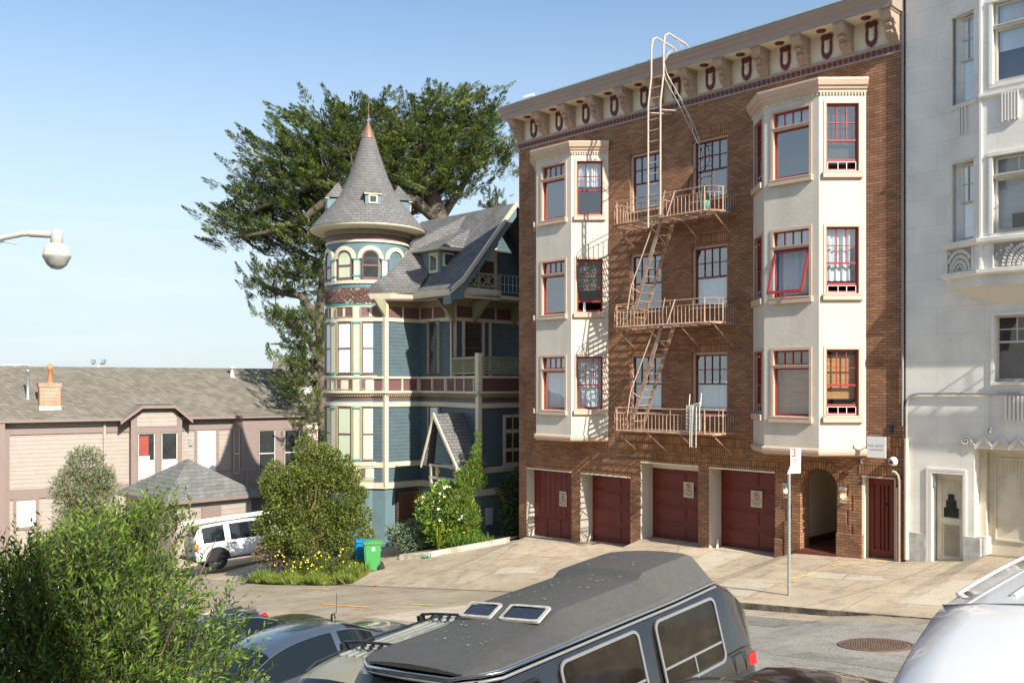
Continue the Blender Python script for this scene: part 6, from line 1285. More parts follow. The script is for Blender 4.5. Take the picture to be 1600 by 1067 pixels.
for i in range(55):
    b=rn.choice(bl[:2]+bl[4:]); d=rv(rn); d.y=-abs(d.y)*.8; d.normalize(); p=Vector((b[0]+d.x*b[3]*1.03,b[1]+d.y*b[4]*1.03,b[2]+d.z*b[5]*1.03)); a=d.cross(rv(rn)).normalized(); c_=d.cross(a)
    for k in range(5): q=2*PI*k/5; leaf(mb,p,(a*math.cos(q)+c_*math.sin(q)+d*.3).normalized(),(c_*math.cos(q)-a*math.sin(q)),.055,.028)
mb.build('blossoms',M['petal'],t)
mb=MB(); 
for i in range(40): x=rn.uniform(-.4,.9); mb.tube([(x,rn.uniform(-.5,-.2),0),(x+rn.uniform(-.1,.1),-.55,rn.uniform(.5,1))],.012,4)
mb.build('yellow_canes',M['flB'],t)
t=thing('upright_juniper','tall leaning spiky green juniper right of the porch columns','shrub',tuple(gp(-2.05,.55))); rn=random.Random(10)
mb=MB(); blobcrown(mb,rn,[(-.25,0,1.7,.45,.4,.45),(.0,0,2.3,.45,.4,.5),(.25,0,2.75,.3,.3,.4),(.32,0,3.3,.17,.17,.35),(.38,0,3.8,.09,.09,.3),(-.5,0,1.3,.4,.35,.3),(.45,0,2.3,.25,.25,.3),(.1,0,1.0,.35,.3,.5)],6500,.13,.016,1.2,.7,shell=.3); mb.build('foliage',[M['flA'],M['lfB']],t); mb=MB(); mb.tube([(0,0,0),(0,0,1.5),(.25,0,3)],.05,6,r1=.02); mb.build('stem',M['twig'],t)
t=thing('dark_shrub','dark shaded leafy shrub against the left end of the brick building','shrub',tuple(W(-.95,-1.0,-5.55))); rn=random.Random(12); M['dkA']=leafmat('dark_leaf',(.06,.09,.035),.3,.3)
mb=MB(); blobcrown(mb,rn,[(-.1,0,.7,.6,.6,.7),(-.15,.2,1.6,.65,.6,.75),(.1,.2,2.1,.4,.5,.5)],4500,.15,.035,-.1,.8,shell=.4); mb.build('foliage',[M['dkA'],M['lfA']],t)
t=thing('small_weeds','thin spiky green weeds at the foot of the blue wall','weeds',tuple(gp(-1.9,.55))); rn=random.Random(13)
mb=MB()
for i in range(500): p=Vector((rn.uniform(-.7,.8),rn.uniform(-.3,.1),rn.uniform(0,.1))); d=(Vector((rn.uniform(-.6,.6),rn.uniform(-.4,.4),1))).normalized(); leaf(mb,p,d,d.cross(rv(rn)).normalized(),rn.uniform(.15,.5),.016)
mb.build('blades',M['flA'],t)
# planter kerb wall and earth
t=bthing('planter_wall','low whitewashed stone edging wall round the planting by the porch','wall',-1.5,-.9,-6)
mb=MB(); pth=[(-4.0,-2.0),(-2.6,-1.75),(-2.3,-1.5),(-1.2,-.85),(-.2,-.28)]; M['stonew']=mat('whitewashed_stone',(.60,.56,.47),.9,var=.15,vscale=6,bump=.8,bscale=12,var2=(.42,.37,.28),v2s=4)
for a,b in zip(pth,pth[1:]):
    za,zb=zg(a[0],-a[1]),zg(b[0],-b[1]); d=Vector((b[0]-a[0],b[1]-a[1])); d.normalize(); nx,ny=-d.y*.11,d.x*.11
    mb.add([(a[0]-nx,a[1]-ny,za-.2),(b[0]-nx,b[1]-ny,zb-.2),(b[0]+nx,b[1]+ny,zb-.2),(a[0]+nx,a[1]+ny,za-.2),(a[0]-nx,a[1]-ny,za+.17),(b[0]-nx,b[1]-ny,zb+.17),(b[0]+nx,b[1]+ny,zb+.17),(a[0]+nx,a[1]+ny,za+.17)],[(4,5,6,7),(0,1,5,4),(2,3,7,6),(1,2,6,5),(3,0,4,7)])
mb.build('stone_edge',M['stonew'],t)
mb=MB(); P=[(-4.0,-2.0),(-2.3,-1.5),(-.2,-.28),(0,0),(0,2.5),(-5,2.5),(-5.2,-1.0)]; mb.poly([(a,b,zg(a,max(-b,0))+.10) for a,b in P]); o=mb.build('planting_soil',M['dirt'],None); o.location=W(0,0,0); o.rotation_euler=(0,0,ROTZ); o['kind']='structure'
# verge with grass and yellow flowers
rn=random.Random(17); M['grA']=leafmat('grass_blade',(.16,.24,.035),.4,.25); M['grB']=leafmat('grass_pale',(.33,.34,.08),.4,.2); M['yel']=mat('yellow_flower',(.80,.60,.03),.6,var=0)
mb=MB(); vp=[(-9.2,5.35),(-8.2,4.3),(-7.4,3.2),(-6.0,2.6),(-4.6,3.0),(-3.4,3.9),(-2.9,4.85),(-4.2,5.25),(-6.8,5.5)]
n_=0
while n_<26000:
    u=rn.uniform(-9.3,-2.8); v=rn.uniform(2.4,5.6)
    if not inpoly(u,v,vp): continue
    n_+=1; p=Vector((u,-v,zg(u,v)+.0)); d=Vector((rn.uniform(-.7,.7),rn.uniform(-.7,.7),1)).normalized(); hh=.07+.42*max(0,mnoise.noise(Vector((u*1.7,v*1.7,0)))+.35)
    if mnoise.noise(Vector((u*2.5,v*2.5,4)))<-.3: continue
    leaf(mb,p,d,d.cross(rv(rn)).normalized(),hh*rn.uniform(.6,1.4),.014,0 if rn.random()<.65 else 1)
o=mb.build('verge_grass',[M['grA'],M['grB']],None); o.location=W(0,0,0); o.rotation_euler=(0,0,ROTZ); tag(o,'bright green unmown grass along the kerb under the big bush','grass',kind='stuff')
mb=MB(); mb.poly([(a,-b,zg(a,b)+.02) for a,b in vp]); o=mb.build('verge_earth',M['dirt'],None); o.location=W(0,0,0); o.rotation_euler=(0,0,ROTZ); o['kind']='structure'
for i,(u,v,lab) in enumerate(((-6.9,4.3,'yellow flowered daisy clump at the kerb, left of the pair'),(-5.2,3.9,'yellow flowered daisy clump under the right side of the big bush'))):
    t=thing('flower_clump',lab,'flowers',tuple(gp(u,v)),0,'yellow flowers in the verge'); mb=MB(); blobcrown(mb,rn,[(0,0,.3,.6,.5,.32),(.3,.2,.45,.4,.4,.3)],1500,.09,.016,.5,.8,shell=.2); mb.build('foliage',[M['lfA'],M['dkA']],t)
    mb=MB()
    for k in range(34 if i==0 else 15):
        p=Vector((rn.gauss(0,.6),rn.uniform(-.8,.3),rn.uniform(.25,.95))); 
        for j in range(6): q=2*PI*j/6; leaf(mb,p,Vector((math.cos(q),-.3,math.sin(q))).normalized(),Vector((-math.sin(q),0,math.cos(q))),.036,.015)
    mb.build('flower_heads',M['yel'],t)
# litter on the gutter
t=thing('litter','small red and dark scraps of litter on the kerb line','litter',tuple(gp(-1.4,5.1))); mb=MB(); M['litr']=mat('red_litter',(.4,.08,.04),.8)
mb.add([(-.1,0,.02),(.12,.05,.03),(.1,.1,.06),(-.05,.08,.02)],[(0,1,2,3)]); mb.build('scrap',M['litr'],t); mb=MB(); mb.add([(.3,.2,.02),(.5,.22,.02),(.48,.28,.06),(.33,.27,.03)],[(0,1,2,3)]); mb.build('scrap',M['blackp'],t)
t=thing('plastic_bag','crumpled green plastic bag by the low stone edging','bag',tuple(gp(-2.65,1.95))); mb=MB(); mb.grid(lambda a,b:(.3*a-.15+.04*math.sin(b*9),.2*b-.1,.06*math.sin(a*7+b*5)**2+.02),7,6); mb.build('bag',mat('green_plastic',(.08,.35,.2),.4),t)
# ------------------------------------------------------------------ foreground street tree
M['ftA']=leafmat('street_tree_leaf',(.045,.095,.016),.35,.3,4); M['ftB']=leafmat('street_tree_young_leaf',(.20,.33,.04),.5,.25,4)
TX=Vector((-4.0,8.4,-5.2)); t=thing('street_tree','leafy narrow leaved street tree filling the bottom left corner','tree',tuple(TX)); rn=random.Random(77)
fx=lambda px:(px-800)/1450*8.3; fz=lambda py:(600-py)/1450*8.3
FP=[(-260,900),(-120,890),(-20,905),(20,880),(60,872),(100,850),(150,832),(190,822),(222,815),(238,828),(240,855),(246,885),(258,915),(275,945),(310,975),(340,1020),(355,1060),(350,1130),(340,1230),(200,1300),(-100,1320),(-280,1150)]
FPm=[(fx(a),fz(b)) for a,b in FP]
mb=MB(); tw=MB(); cnt=0; tips=[]
def twig(p,d,L,nl):
    s=d.cross(rv(rn)).normalized(); bend=rv(rn)*.25; pts=[]
    for k in range(nl):
        q=k/nl; c=p+d*L*q+bend*L*q*q; sd=(s if k%2 else -s); sd=(sd+rv(rn)*.5).normalized(); dd=(d*.75+sd*.8+Vector((0,0,.1))).normalized(); leaf(mb,c-TX,dd,dd.cross(rv(rn)).normalized(),rn.uniform(.042,.082),rn.uniform(.0065,.0125),1 if q>.5 and rn.random()<.7 or rn.random()<.15 else 0)
    tw.tube([p-TX,p+d*L*.5+bend*L*.25-TX,p+d*L+bend*L-TX],.0026,3,r1=.001)
n_=0
while n_<7600:
    px=rn.uniform(-280,388) if rn.random()<.6 else rn.gauss(110,85); py=rn.uniform(765,1320); 
    if py>1150 and rn.random()<.5: continue
    if not inpoly(fx(px),fz(py),FPm): continue
    x,z=fx(px),fz(py); y=8.3+rn.uniform(-1.0,1.1)
    g=mnoise.noise(Vector((x*3.1,y*2.0,z*3.1)))+.25*(1 if py>900 and px<250 else -.0)
    if g<-.08 and rn.random()<.85: continue
    n_+=1; out=Vector((x+4.2,(y-8.4)*.6,z+3.2)).normalized(); d=(out*.6+Vector((.1,0,.65))+rv(rn)*.55).normalized(); twig(Vector((x,y,z)),d,rn.uniform(.18,.36),rn.randint(8,13))
for (px,py,dx,dz,L) in ((243,850,.02,1,.52),(235,840,.05,1,.46),(215,850,-.1,1,.45),(205,830,.2,.9,.3),(268,940,.8,.6,.34),(285,955,.8,.5,.34),(290,965,.9,.4,.36),(320,985,.9,.35,.4),(160,840,-.1,1,.4),(130,845,-.2,1,.35),(325,1045,.9,.4,.35),(30,860,-.3,.9,.35),(290,1020,.8,.6,.5),(180,830,0,1,.36),(225,840,.3,.9,.32)):
    for k in range(3): twig(Vector((fx(px+rn.uniform(-8,8)),8.2+rn.uniform(-.3,.3),fz(py+rn.uniform(-6,6)))),Vector((dx+rn.uniform(-.15,.15),rn.uniform(-.3,.3),dz)).normalized(),L*rn.uniform(.7,1.05),14)
mb.build('crown',[M['ftA'],M['ftB']],t); tw.build('twigs',M['twig'],t)
mb=MB()
for i in range(16):
    a=rn.uniform(-.95,.75); p=[Vector((0,0,0)),Vector((a*.3,rn.uniform(-.15,.15),1.2)),Vector((a*.9,rn.uniform(-.5,.5),2.2)),Vector((a*1.5+.2,rn.uniform(-.8,.8),rn.uniform(2.9,3.8)))]; mb.tube(p,.035,6,r1=.006)
mb.tube([(0,0,-.2),(0,0,1.0)],.09,8,r1=.05); mb.build('trunk',M['twig'],t)
# ------------------------------------------------------------------ vehicles
def paint(name,c,metal=.5,rough=.3,coat=1,dust=.15):
    return mat(name,c,rough,metal=metal,var=dust,vscale=2.2,coat=coat,spec=.5)
M['vglass']=mat('tinted_car_glass',(.008,.012,.014),.03,var=0,spec=.5,coat=0); M['tyre']=mat('tyre_rubber',(.02,.02,.02),.8,var=.15,vscale=10); M['rim']=mat('dark_alloy',(.13,.13,.125),.4,metal=.7,var=.1); M['srim']=mat('silver_alloy',(.5,.5,.5),.3,metal=.9,var=.05)
M['chrome']=mat('chrome_strip',(.7,.7,.68),.15,metal=1,var=0); M['tail']=mat('red_tail_lens',(.55,.01,.01),.1,var=0,coat=1); M['amber']=mat('amber_lens',(.8,.28,.02),.15,var=0,coat=1); M['seat']=mat('car_interior',(.05,.045,.04),.9)
M['seeglass']=glassmat('clear_car_glass',(.55,.62,.6),base=.04)
def cat(P,t):
    """Catmull-Rom through rows of numbers"""
    n=len(P)-1; i=min(n-1,int(t)); f=t-i; p0,p1,p2,p3=P[max(0,i-1)],P[i],P[i+1],P[min(n,i+2)]
    return [.5*((2*b)+(c-a)*f+(2*a-5*b+4*c-d)*f*f+(-a+3*b-3*c+d)*f**3) for a,b,c,d in zip(p0,p1,p2,p3)]
def carbody(t,rows,paintm,glassx,frontg,rearg,crown=.05,sub=5,doors=(),pill=(),glass=None,low=.22):
    """rows: (x, zlow, wmid, zbelt, wbelt, wtop, ztop). side glass for x in glassx; screens between frontg / rearg (x ranges)"""
    glass=glass or M['vglass']; R_=[]
    for i in range(len(rows)-1):
        for k in range(sub): R_.append(cat(rows,i+k/sub))
    R_.append(list(rows[-1])); body=MB(); side=MB(); fs=MB(); rs=MB()
    def ring(r):
        x,zl,wm,zb,wb,wt,zt=r; zt=max(zt,zb+.004)
        return [(x,wm*.94,zl),(x,wm,zl+.14),(x,wm*1.005,zl+(zb-zl)*.55),(x,wb*1.0,zb-.05),(x,wb-.015,zb),(x,wt+(wb-wt)*.06+.004,zt-(zt-zb)*.10-.0),(x,wt-.06,zt-.0),(x,wt*.62,zt+crown*.6),(x,0,zt+crown)]
    rings=[ring(r) for r in R_]
    for i in range(len(rings)-1):
        a,b=rings[i],rings[i+1]; xm=(a[0][0]+b[0][0])/2
        for k in range(8):
            for s in (1,-1):
                q=[a[k],b[k],b[k+1],a[k+1]]; q=[(p[0],p[1]*s,p[2]) for p in q]
                if s<0: q=q[::-1]
                tgt=body
                if k==4 and any(g0<xm<g1 for g0,g1 in glassx): tgt=side
                elif k>=5 and frontg and frontg[0]<xm<frontg[1]: tgt=fs
                elif k>=5 and rearg and rearg[0]<xm<rearg[1]: tgt=rs
                tgt.add(q,[(0,1,2,3)],0,True)
    for r,o in ((rings[0],1),(rings[-1],-1)):
        pts=[(p[0],p[1],p[2]) for p in r]+[(p[0],-p[1],p[2]) for p in reversed(r[:-1])]; body.add(pts,[tuple(range(len(pts)))[::o]])
    b=body.build('body',paintm,t)
    def weld(o):
        import bmesh
        bm=bmesh.new(); bm.from_mesh(o.data); bmesh.ops.remove_doubles(bm,verts=bm.verts,dist=.0008); bmesh.ops.recalc_face_normals(bm,faces=bm.faces); bm.to_mesh(o.data); bm.free()
    weld(b)
    if side.v: weld(side.build('side_glass',glass,t))
    if fs.v: weld(fs.build('windscreen',glass,t))
    if rs.v: weld(rs.build('rear_window',glass,t))
    return b,rings
def wheels(t,xs,y,r=.33,w=.22,rim=None,z=None,dish=False):
    for x in xs:
        for s in (1,-1):
            z0=r if z is None else z
            T=lambda p,x=x,s=s,z0=z0:(x+p[0],s*(y+p[2]),z0+p[1])
            mb=MB(T); mb.lathe([(r*.62,.0),(r*.90,.015),(r*.985,-.02),(r,-.06),(r,-w+.06),(r*.96,-w),(0,-w)],(0,0,0),36); wh=mb.build('wheel',M['tyre'],t)
            mb=MB(T); mb.lathe([(r*.63,.002),(r*.60,-.03),(r*.5,-.05),(0,-.06)],(0,0,0),28); 
            for k in range(8):
                a=2*PI*k/8; mb.add([(r*.12*math.cos(a-.5),r*.12*math.sin(a-.5),-.015),(r*.58*math.cos(a-.13),r*.58*math.sin(a-.13),-.01),(r*.58*math.cos(a+.13),r*.58*math.sin(a+.13),-.01),(r*.12*math.cos(a+.5),r*.12*math.sin(a+.5),-.015)],[(0,1,2,3)])
            mb.lathe([(0,.0),(r*.15,-.005),(r*.17,-.03)],(0,0,0),14); mb.build('rim',rim or M['srim'],wh)
def onroad(name,lab,cat_,u,v,heading,group=None,extra_pitch=0,zf=None,roll=None,yaw=0,sc_=1,dz=0):
    """heading 1: nose towards the near kerb (v grows)"""
    zf=zf or zroad; z=zf(u,v); gu=(zf(u+1.5,v)-zf(u-1.5,v))/3; gv=(zf(u,v+1.2)-zf(u,v-1.2))/2.4
    if heading==0: fw=Vector(Id+(0,)) ; fw=Vector((Id[0],Id[1],-gv))
    else: fw=Vector((-Id[0],-Id[1],gv+extra_pitch))
    fw.rotate(Matrix.Rotation(yaw,3,'Z')); fw.normalize(); lf0=Vector((Ud[0],Ud[1],gu if roll is None else roll))*(1 if heading else -1)
    up=fw.cross(lf0).normalized(); lf=up.cross(fw).normalized()
    t=thing(name,lab,cat_,(0,0,0),0,group); m=Matrix((( fw.x,lf.x,up.x),(fw.y,lf.y,up.y),(fw.z,lf.z,up.z))); t.rotation_euler=m.to_euler(); t.location=W(u,v,z+dz); t.scale=(sc_,)*3; return t
PK='vehicles parked nose in along the near kerb'
# dark blue grey coupe with antenna
t=onroad('parked_car','dark blue grey two door car with short roof antenna, left of the tan wagon','car',10.4,15.0,1,PK,yaw=.05,sc_=.94)
M['pgrey']=paint('slate_metallic',(.12,.155,.19),.6,.25,dust=.06)
rows=[(-2.30,.30,.80,.80,.74,.66,.86),(-2.22,.22,.86,.92,.80,.72,.96),(-1.75,.20,.88,.97,.83,.70,1.02),(-1.45,.2,.885,.96,.84,.64,1.10),(-.95,.2,.885,.95,.85,.60,1.33),(-.4,.2,.885,.94,.85,.60,1.405),(.15,.2,.885,.93,.85,.60,1.40),(.62,.2,.885,.92,.85,.62,1.30),(1.05,.2,.885,.91,.84,.67,1.08),(1.32,.2,.88,.90,.82,.72,.93),(1.8,.2,.86,.80,.78,.66,.84),(2.25,.24,.78,.66,.68,.55,.70),(2.38,.32,.66,.52,.58,.5,.55)]
carbody(t,rows,M['pgrey'],[(-1.25,-.62),(-.52,.95)],(.58,1.30),(-1.45,-.88)); wheels(t,(-1.38,1.38),.84,.33)
mb=MB(); mb.tube([(-1.02,0,1.42),(-1.10,0,1.47),(-1.15,0,1.78)],.012,6,r1=.004); mb.lathe([(0,.06),(.03,.05),(.04,0),(.05,-.03)],(-1.02,0,1.40),10); mb.build('antenna',M['blackp'],t)
def strip_on(t,rows,x0,x1,name,m,dz=0,dy=.006,r=.011,n=22,which='top'):
    mb=MB()
    for s in (1,-1):
        pts=[]
        for k in range(n+1):
            x=x0+(x1-x0)*k/n
            # find parameter for x
            i=next(j for j in range(len(rows)-1) if rows[j][0]<=x<=rows[j+1][0]); lo,hi=0,1
            for _ in range(18):
                mid=(lo+hi)/2
                if cat(rows,i+mid)[0]<x: lo=mid
                else: hi=mid
            r_=cat(rows,i+lo); xx,zl,wm,zb,wb,wt,zt=r_
            pts.append((x,s*(wt+(wb-wt)*.06+.004+dy),zt-(zt-zb)*.10+dz) if which=='top' else (x,s*(wb-.01+dy),zb+dz))
        mb.tube(pts,r,5)
    mb.build(name,m,t)
strip_on(t,rows,-1.3,1.2,'window_trim',M['chrome'],-.01,.004,.010); strip_on(t,rows,-1.3,1.2,'belt_trim',M['blackp'],0,.004,.009,which='belt')
mb=MB(); 
for y in (-.42,.42): mb.box(-.15,.1,y-.2,y+.2,.75,1.12)
mb.build('seats',M['redroom'],t)
mb=MB()
for s in (1,-1): mb.prism([(.86,.93),(1.02,.95),(.98,1.06),(.88,1.05)],s*.86,s*1.02,'y')
mb.build('mirrors',M['pgrey'],t)
# dark sedan behind it
t=onroad('parked_car','dark charcoal car with curved silver window line, mostly hidden by the street tree','car',7.95,15.3,1,PK)
M['pchar']=paint('charcoal_metallic',(.045,.05,.055),.6,.25)
carbody(t,rows,M['pchar'],[(-1.25,-.62),(-.52,.95)],(.58,1.30),(-1.45,-.88)); wheels(t,(-1.38,1.38),.84,.33); strip_on(t,rows,-1.3,1.2,'window_trim',M['chrome'],0,.004,.018)
mb=MB(); mb.box(-.95,-.6,-.1,.1,1.42,1.47); mb.build('roof_pod',M['pchar'],t)
# blue grey sedan with red tail lamp
M['pblue']=paint('blue_grey_metallic',(.10,.11,.17),.6,.25)
srows=[(-2.34,.36,.74,.74,.70,.60,.82),(-2.26,.26,.86,.92,.80,.70,1.00),(-1.95,.22,.90,.97,.83,.74,1.035),(-1.55,.2,.90,.97,.85,.74,1.04),(-1.2,.2,.90,.96,.86,.66,1.16),(-.75,.2,.90,.95,.86,.61,1.37),(-.2,.2,.90,.94,.86,.61,1.44),(.35,.2,.90,.93,.86,.61,1.42),(.8,.2,.90,.92,.86,.64,1.28),(1.2,.2,.90,.91,.85,.70,1.03),(1.45,.2,.89,.90,.82,.74,.94),(1.9,.2,.87,.82,.78,.68,.86),(2.3,.24,.80,.68,.70,.56,.72),(2.42,.32,.68,.52,.6,.5,.55)]
t=onroad('parked_car','blue grey sedan with pointed red tail lamp, farthest down the row behind the street tree','car',5.3,15.2,1,PK,dz=-.08)
carbody(t,srows,M['pblue'],[(-1.05,-.35),(-.25,1.1)],(.76,1.42),(-1.5,-.72)); wheels(t,(-1.42,1.42),.85,.33); strip_on(t,srows,-1.1,1.2,'window_trim',M['chrome'],0,.004,.010)
mb=MB(); mb.box(-2.25,-1.95,-.62,.62,1.03,1.06); mb.build('boot_lip',M['pblue'],t)
for s in (1,-1):
    mb=MB(); mb.prism([(-2.37,.86),(-2.28,1.0),(-2.02,.93),(-2.1,.84),(-2.3,.74)],s*.66,s*.91,'y'); tl=mb.build('tail_lamp',M['tail'],t); mb=MB(); mb.prism([(-2.34,.78),(-2.18,.80),(-2.12,.83),(-2.3,.74)],s*.70,s*.915,'y'); mb.build('reversing_lens',M['wblind'],tl)
# vehicles glimpsed through the tree
M['pwhite']=paint('white_paint',(.72,.73,.73),.0,.25,dust=.04)
t=onroad('parked_car','white car glimpsed through the leaves of the street tree','car',3.1,15.5,1,PK); carbody(t,srows,M['pwhite'],[(-1.05,-.35),(-.25,1.1)],(.76,1.42),(-1.5,-.72)); wheels(t,(-1.42,1.42),.85,.33)
t=onroad('parked_van','white panel van behind the street tree at the left edge','van',-1.6,15.6,1,PK)
vrows=[(-2.55,.40,.94,1.15,.95,.82,1.98),(-2.45,.34,.98,1.15,.97,.86,2.02),(-1,.32,.99,1.15,.98,.86,2.05),(1.0,.32,.99,1.15,.98,.86,2.03),(1.35,.32,.99,1.14,.98,.84,1.92),(1.95,.32,.98,1.12,.96,.80,1.28),(2.3,.32,.97,1.02,.92,.82,1.06),(2.55,.38,.9,.8,.84,.76,.86)]
carbody(t,vrows,M['pwhite'],[(.4,1.5)],(1.3,2.0),None); wheels(t,(-1.6,1.6),.92,.36)
t=onroad('parked_car','pale silver car low behind the street tree, between the white car and the white van','car',.75,15.7,1,PK); M['psil']=paint('silver_metallic',(.5,.52,.54),.5,.28); carbody(t,srows,M['psil'],[(-1.05,-.35),(-.25,1.1)],(.76,1.42),(-1.5,-.72)); wheels(t,(-1.42,1.42),.85,.33)
# tan wagon with roof rack
M['ptan']=paint('tan_metallic',(.27,.255,.18),.0,.42,coat=.35,dust=.05)
t=onroad('parked_car','tan station wagon with black roof rack bars between the grey car and the black van','car',13.34,15.28,1,PK,yaw=.08,sc_=.97)
wrows=[(-2.30,.34,.82,.90,.78,.66,1.10),(-2.22,.24,.87,.98,.82,.66,1.30),(-1.95,.22,.885,.98,.84,.63,1.50),(-1.2,.2,.885,.97,.85,.62,1.545),(-.3,.2,.885,.96,.85,.62,1.555),(.35,.2,.885,.95,.85,.62,1.53),(.80,.2,.885,.94,.85,.645,1.42),(1.18,.2,.885,.93,.84,.70,1.14),(1.42,.2,.88,.92,.82,.74,.98),(1.85,.2,.86,.86,.79,.70,.90),(2.22,.24,.8,.72,.7,.6,.76),(2.34,.32,.7,.55,.6,.5,.58)]
carbody(t,wrows,M['ptan'],[(-1.9,-1.2),(-1.1,-.3),(-.2,1.05)],(.80,1.40),(-2.28,-1.98),crown=.035); wheels(t,(-1.36,1.36),.84,.33)
mb=MB()
for s in (1,-1):
    mb.tube([(-1.85,s*.56,1.50),(-1.75,s*.565,1.565),(-.4,s*.565,1.60),(.55,s*.56,1.55),(.72,s*.56,1.48)],.018,6)
mb.build('roof_rails',M['blackp'],t)
mb=MB()
for k in range(6): y=-.40+k*.16; mb.box(-1.75,.28,y-.018,y+.018,1.565,1.590-(.0))
mb.build('roof_ribs',M['steel'],t)
for x in (-1.35,.05):
    mb=MB(); mb.tube([(x,-.60,1.60),(x,-.56,1.675),(x,-.3,1.69),(x,.3,1.69),(x,.56,1.675),(x,.60,1.60)],.020,8); cbx=mb.build('rack_bar',M['blackp'],t)
    for k in range(5): mb=MB(); y=-.34+k*.17; mb.tube([(x-.05,y-.03,1.64),(x+.05,y+.03,1.64)],.026,7); mb.build('clamp',M['blackp'],cbx)
    for s in (1,-1): mb=MB(); mb.box(x-.05,x+.05,s*.585-.035,s*.585+.035,1.56,1.66); mb.build('foot',M['blackp'],cbx)
# ladder truck etc: dark sedan right of the van
M['pbrown']=paint('dark_bronze_metallic',(.055,.045,.04),.6,.18,dust=.05)
t=onroad('parked_car','dark bronze car roof along the bottom edge, right of the black van','car',18.5,15.85,1,PK,dz=.31); carbody(t,srows,M['pbrown'],[(-1.05,-.35),(-.25,1.1)],(.76,1.42),(-1.5,-.72)); wheels(t,(-1.42,1.42),.85,.33)
# black conversion van
M['pblack']=paint('black_van_paint',(.020,.020,.019),.15,.20,dust=.3); M['vcap']=mat('weathered_black_fibreglass',(.080,.078,.073),.5,var=.07,vscale=9,spec=.4,var2=(.088,.086,.08),v2s=14,bump=.04,bscale=40)
M['wtrim']=mat('grey_window_frame',(.20,.21,.215),.45,metal=.1,var=.06); M['vwin0']=mat('smoked_window',(.016,.0125,.009),.05,var=.5,vscale=4,spec=.4,coat=.0); _m=M['vwin0'].copy(); _m.name='smoked_window_moire'; _n=_m.node_tree.nodes; _l=_m.node_tree.links; _w=_n.new('ShaderNodeTexWave'); _w.inputs['Scale'].default_value=1.6; _w.inputs['Distortion'].default_value=16; _w.inputs['Detail'].default_value=1.2; _w.inputs['Detail Scale'].default_value=.7
_c=_n.new('ShaderNodeTexCoord'); _l.new(_c.outputs['Object'],_w.inputs[0]); _r=_n.new('ShaderNodeValToRGB'); _r.color_ramp.elements[0].color=(.03,.023,.017,1); _r.color_ramp.elements[1].color=(.048,.037,.027,1); _r.color_ramp.elements[0].position=.0; _r.color_ramp.elements[1].position=.35; _l.new(_w.outputs['Fac'],_r.inputs[0]); _l.new(_r.outputs[0],_n['Principled BSDF'].inputs['Base Color']); M['vwin']=M['vwin0']  # unused variant: wave bands in the base colour imitate moire reflections
M['lensf']=mat('dirty_skylight_frame',(.42,.41,.38),.7,var=.3,vscale=14); M['skyl']=mat('dusty_skylight',(.022,.026,.032),.07,var=.5,vscale=30,coat=.5)
t=onroad('black_conversion_van','black high top conversion van with two roof skylights and grey framed side windows','van',16.06,15.1,1,PK,extra_pitch=.011,roll=.116,yaw=.037)
brow=[(-2.62,.52,.86,1.06,.93,.90,1.30),(-2.58,.42,.95,1.08,.965,.93,1.46),(-2.45,.36,1.0,1.10,.985,.935,1.72),(-2.22,.34,1.01,1.12,.99,.92,1.90),(-1.88,.34,1.01,1.12,.99,.905,1.955),(-.5,.34,1.01,1.12,.99,.905,1.96),(1.2,.34,1.01,1.12,.99,.905,1.95),(1.55,.34,1.01,1.12,.99,.90,1.93),(1.78,.34,1.01,1.12,.985,.87,1.86),(2.25,.36,1.0,1.10,.97,.84,1.22),(2.5,.40,.98,1.02,.93,.85,1.10),(2.72,.46,.92,.86,.86,.78,.92)]
carbody(t,brow,M['pblack'],[],(1.78,2.3),None,crown=.02,sub=4); wheels(t,(-1.65,1.72),.95,.37)
def planar(x0,x1,zc0,zc1,zcu,y=1.0):
    pass
def sideT(s):    # van side wall with tumblehome: (x, out, z)
    return lambda p:(p[0], s*(.99-(p[2]-1.12)*.1012+.012+p[1]) if p[2]>1.12 else s*(1.01+p[1]-.008), p[2])
def rrect(x0,x1,z0,z1,r,n=6):
    pts=[]
    for cx_,cz_,a in ((x1-r,z1-r,0),(x0+r,z1-r,PI/2),(x0+r,z0+r,PI),(x1-r,z0+r,1.5*PI)):
        for k in range(n+1): q=a+PI/2*k/n; pts.append((cx_+r*math.cos(q),cz_+r*math.sin(q)))
    return pts
for s in (1,-1):
    for wi,(x0,x1,z0,z1) in enumerate(((-1.94,-.76,1.10,1.84),(-.48,.76,1.10,1.84),(1.02,1.62,1.14,1.80))):
        o_=rrect(x0,x1,z0,z1,.10); i_=rrect(x0+.03,x1-.03,z0+.03,z1-.03,.075); n=len(o_); T=sideT(s); mb=MB(T)
        for k in range(n):
            a,b=o_[k],o_[(k+1)%n]; c,d=i_[(k+1)%n],i_[k]
            mb.add([(a[0],.0,a[1]),(b[0],.0,b[1]),(b[0],.018,b[1]),(a[0],.018,a[1]),(d[0],.018,d[1]),(c[0],.018,c[1]),(d[0],.0,d[1]),(c[0],.0,c[1])],[(0,1,2,3),(3,2,5,4),(4,5,7,6)])
        if wi<2:
            mb.box(x0+.04,x1-.04,.002,.014,z0+.215,z0+.238); mb.box((x0+x1)/2-.01,(x0+x1)/2+.012,.002,.013,z0+.05,z0+.215)
        f_=mb.build('side_window',M['wtrim'] if wi<2 else M['blackp'],t); mb=MB(T); mb.poly([(a,.004,b) for a,b in i_]); mb.build('pane',M['vwin'],f_)
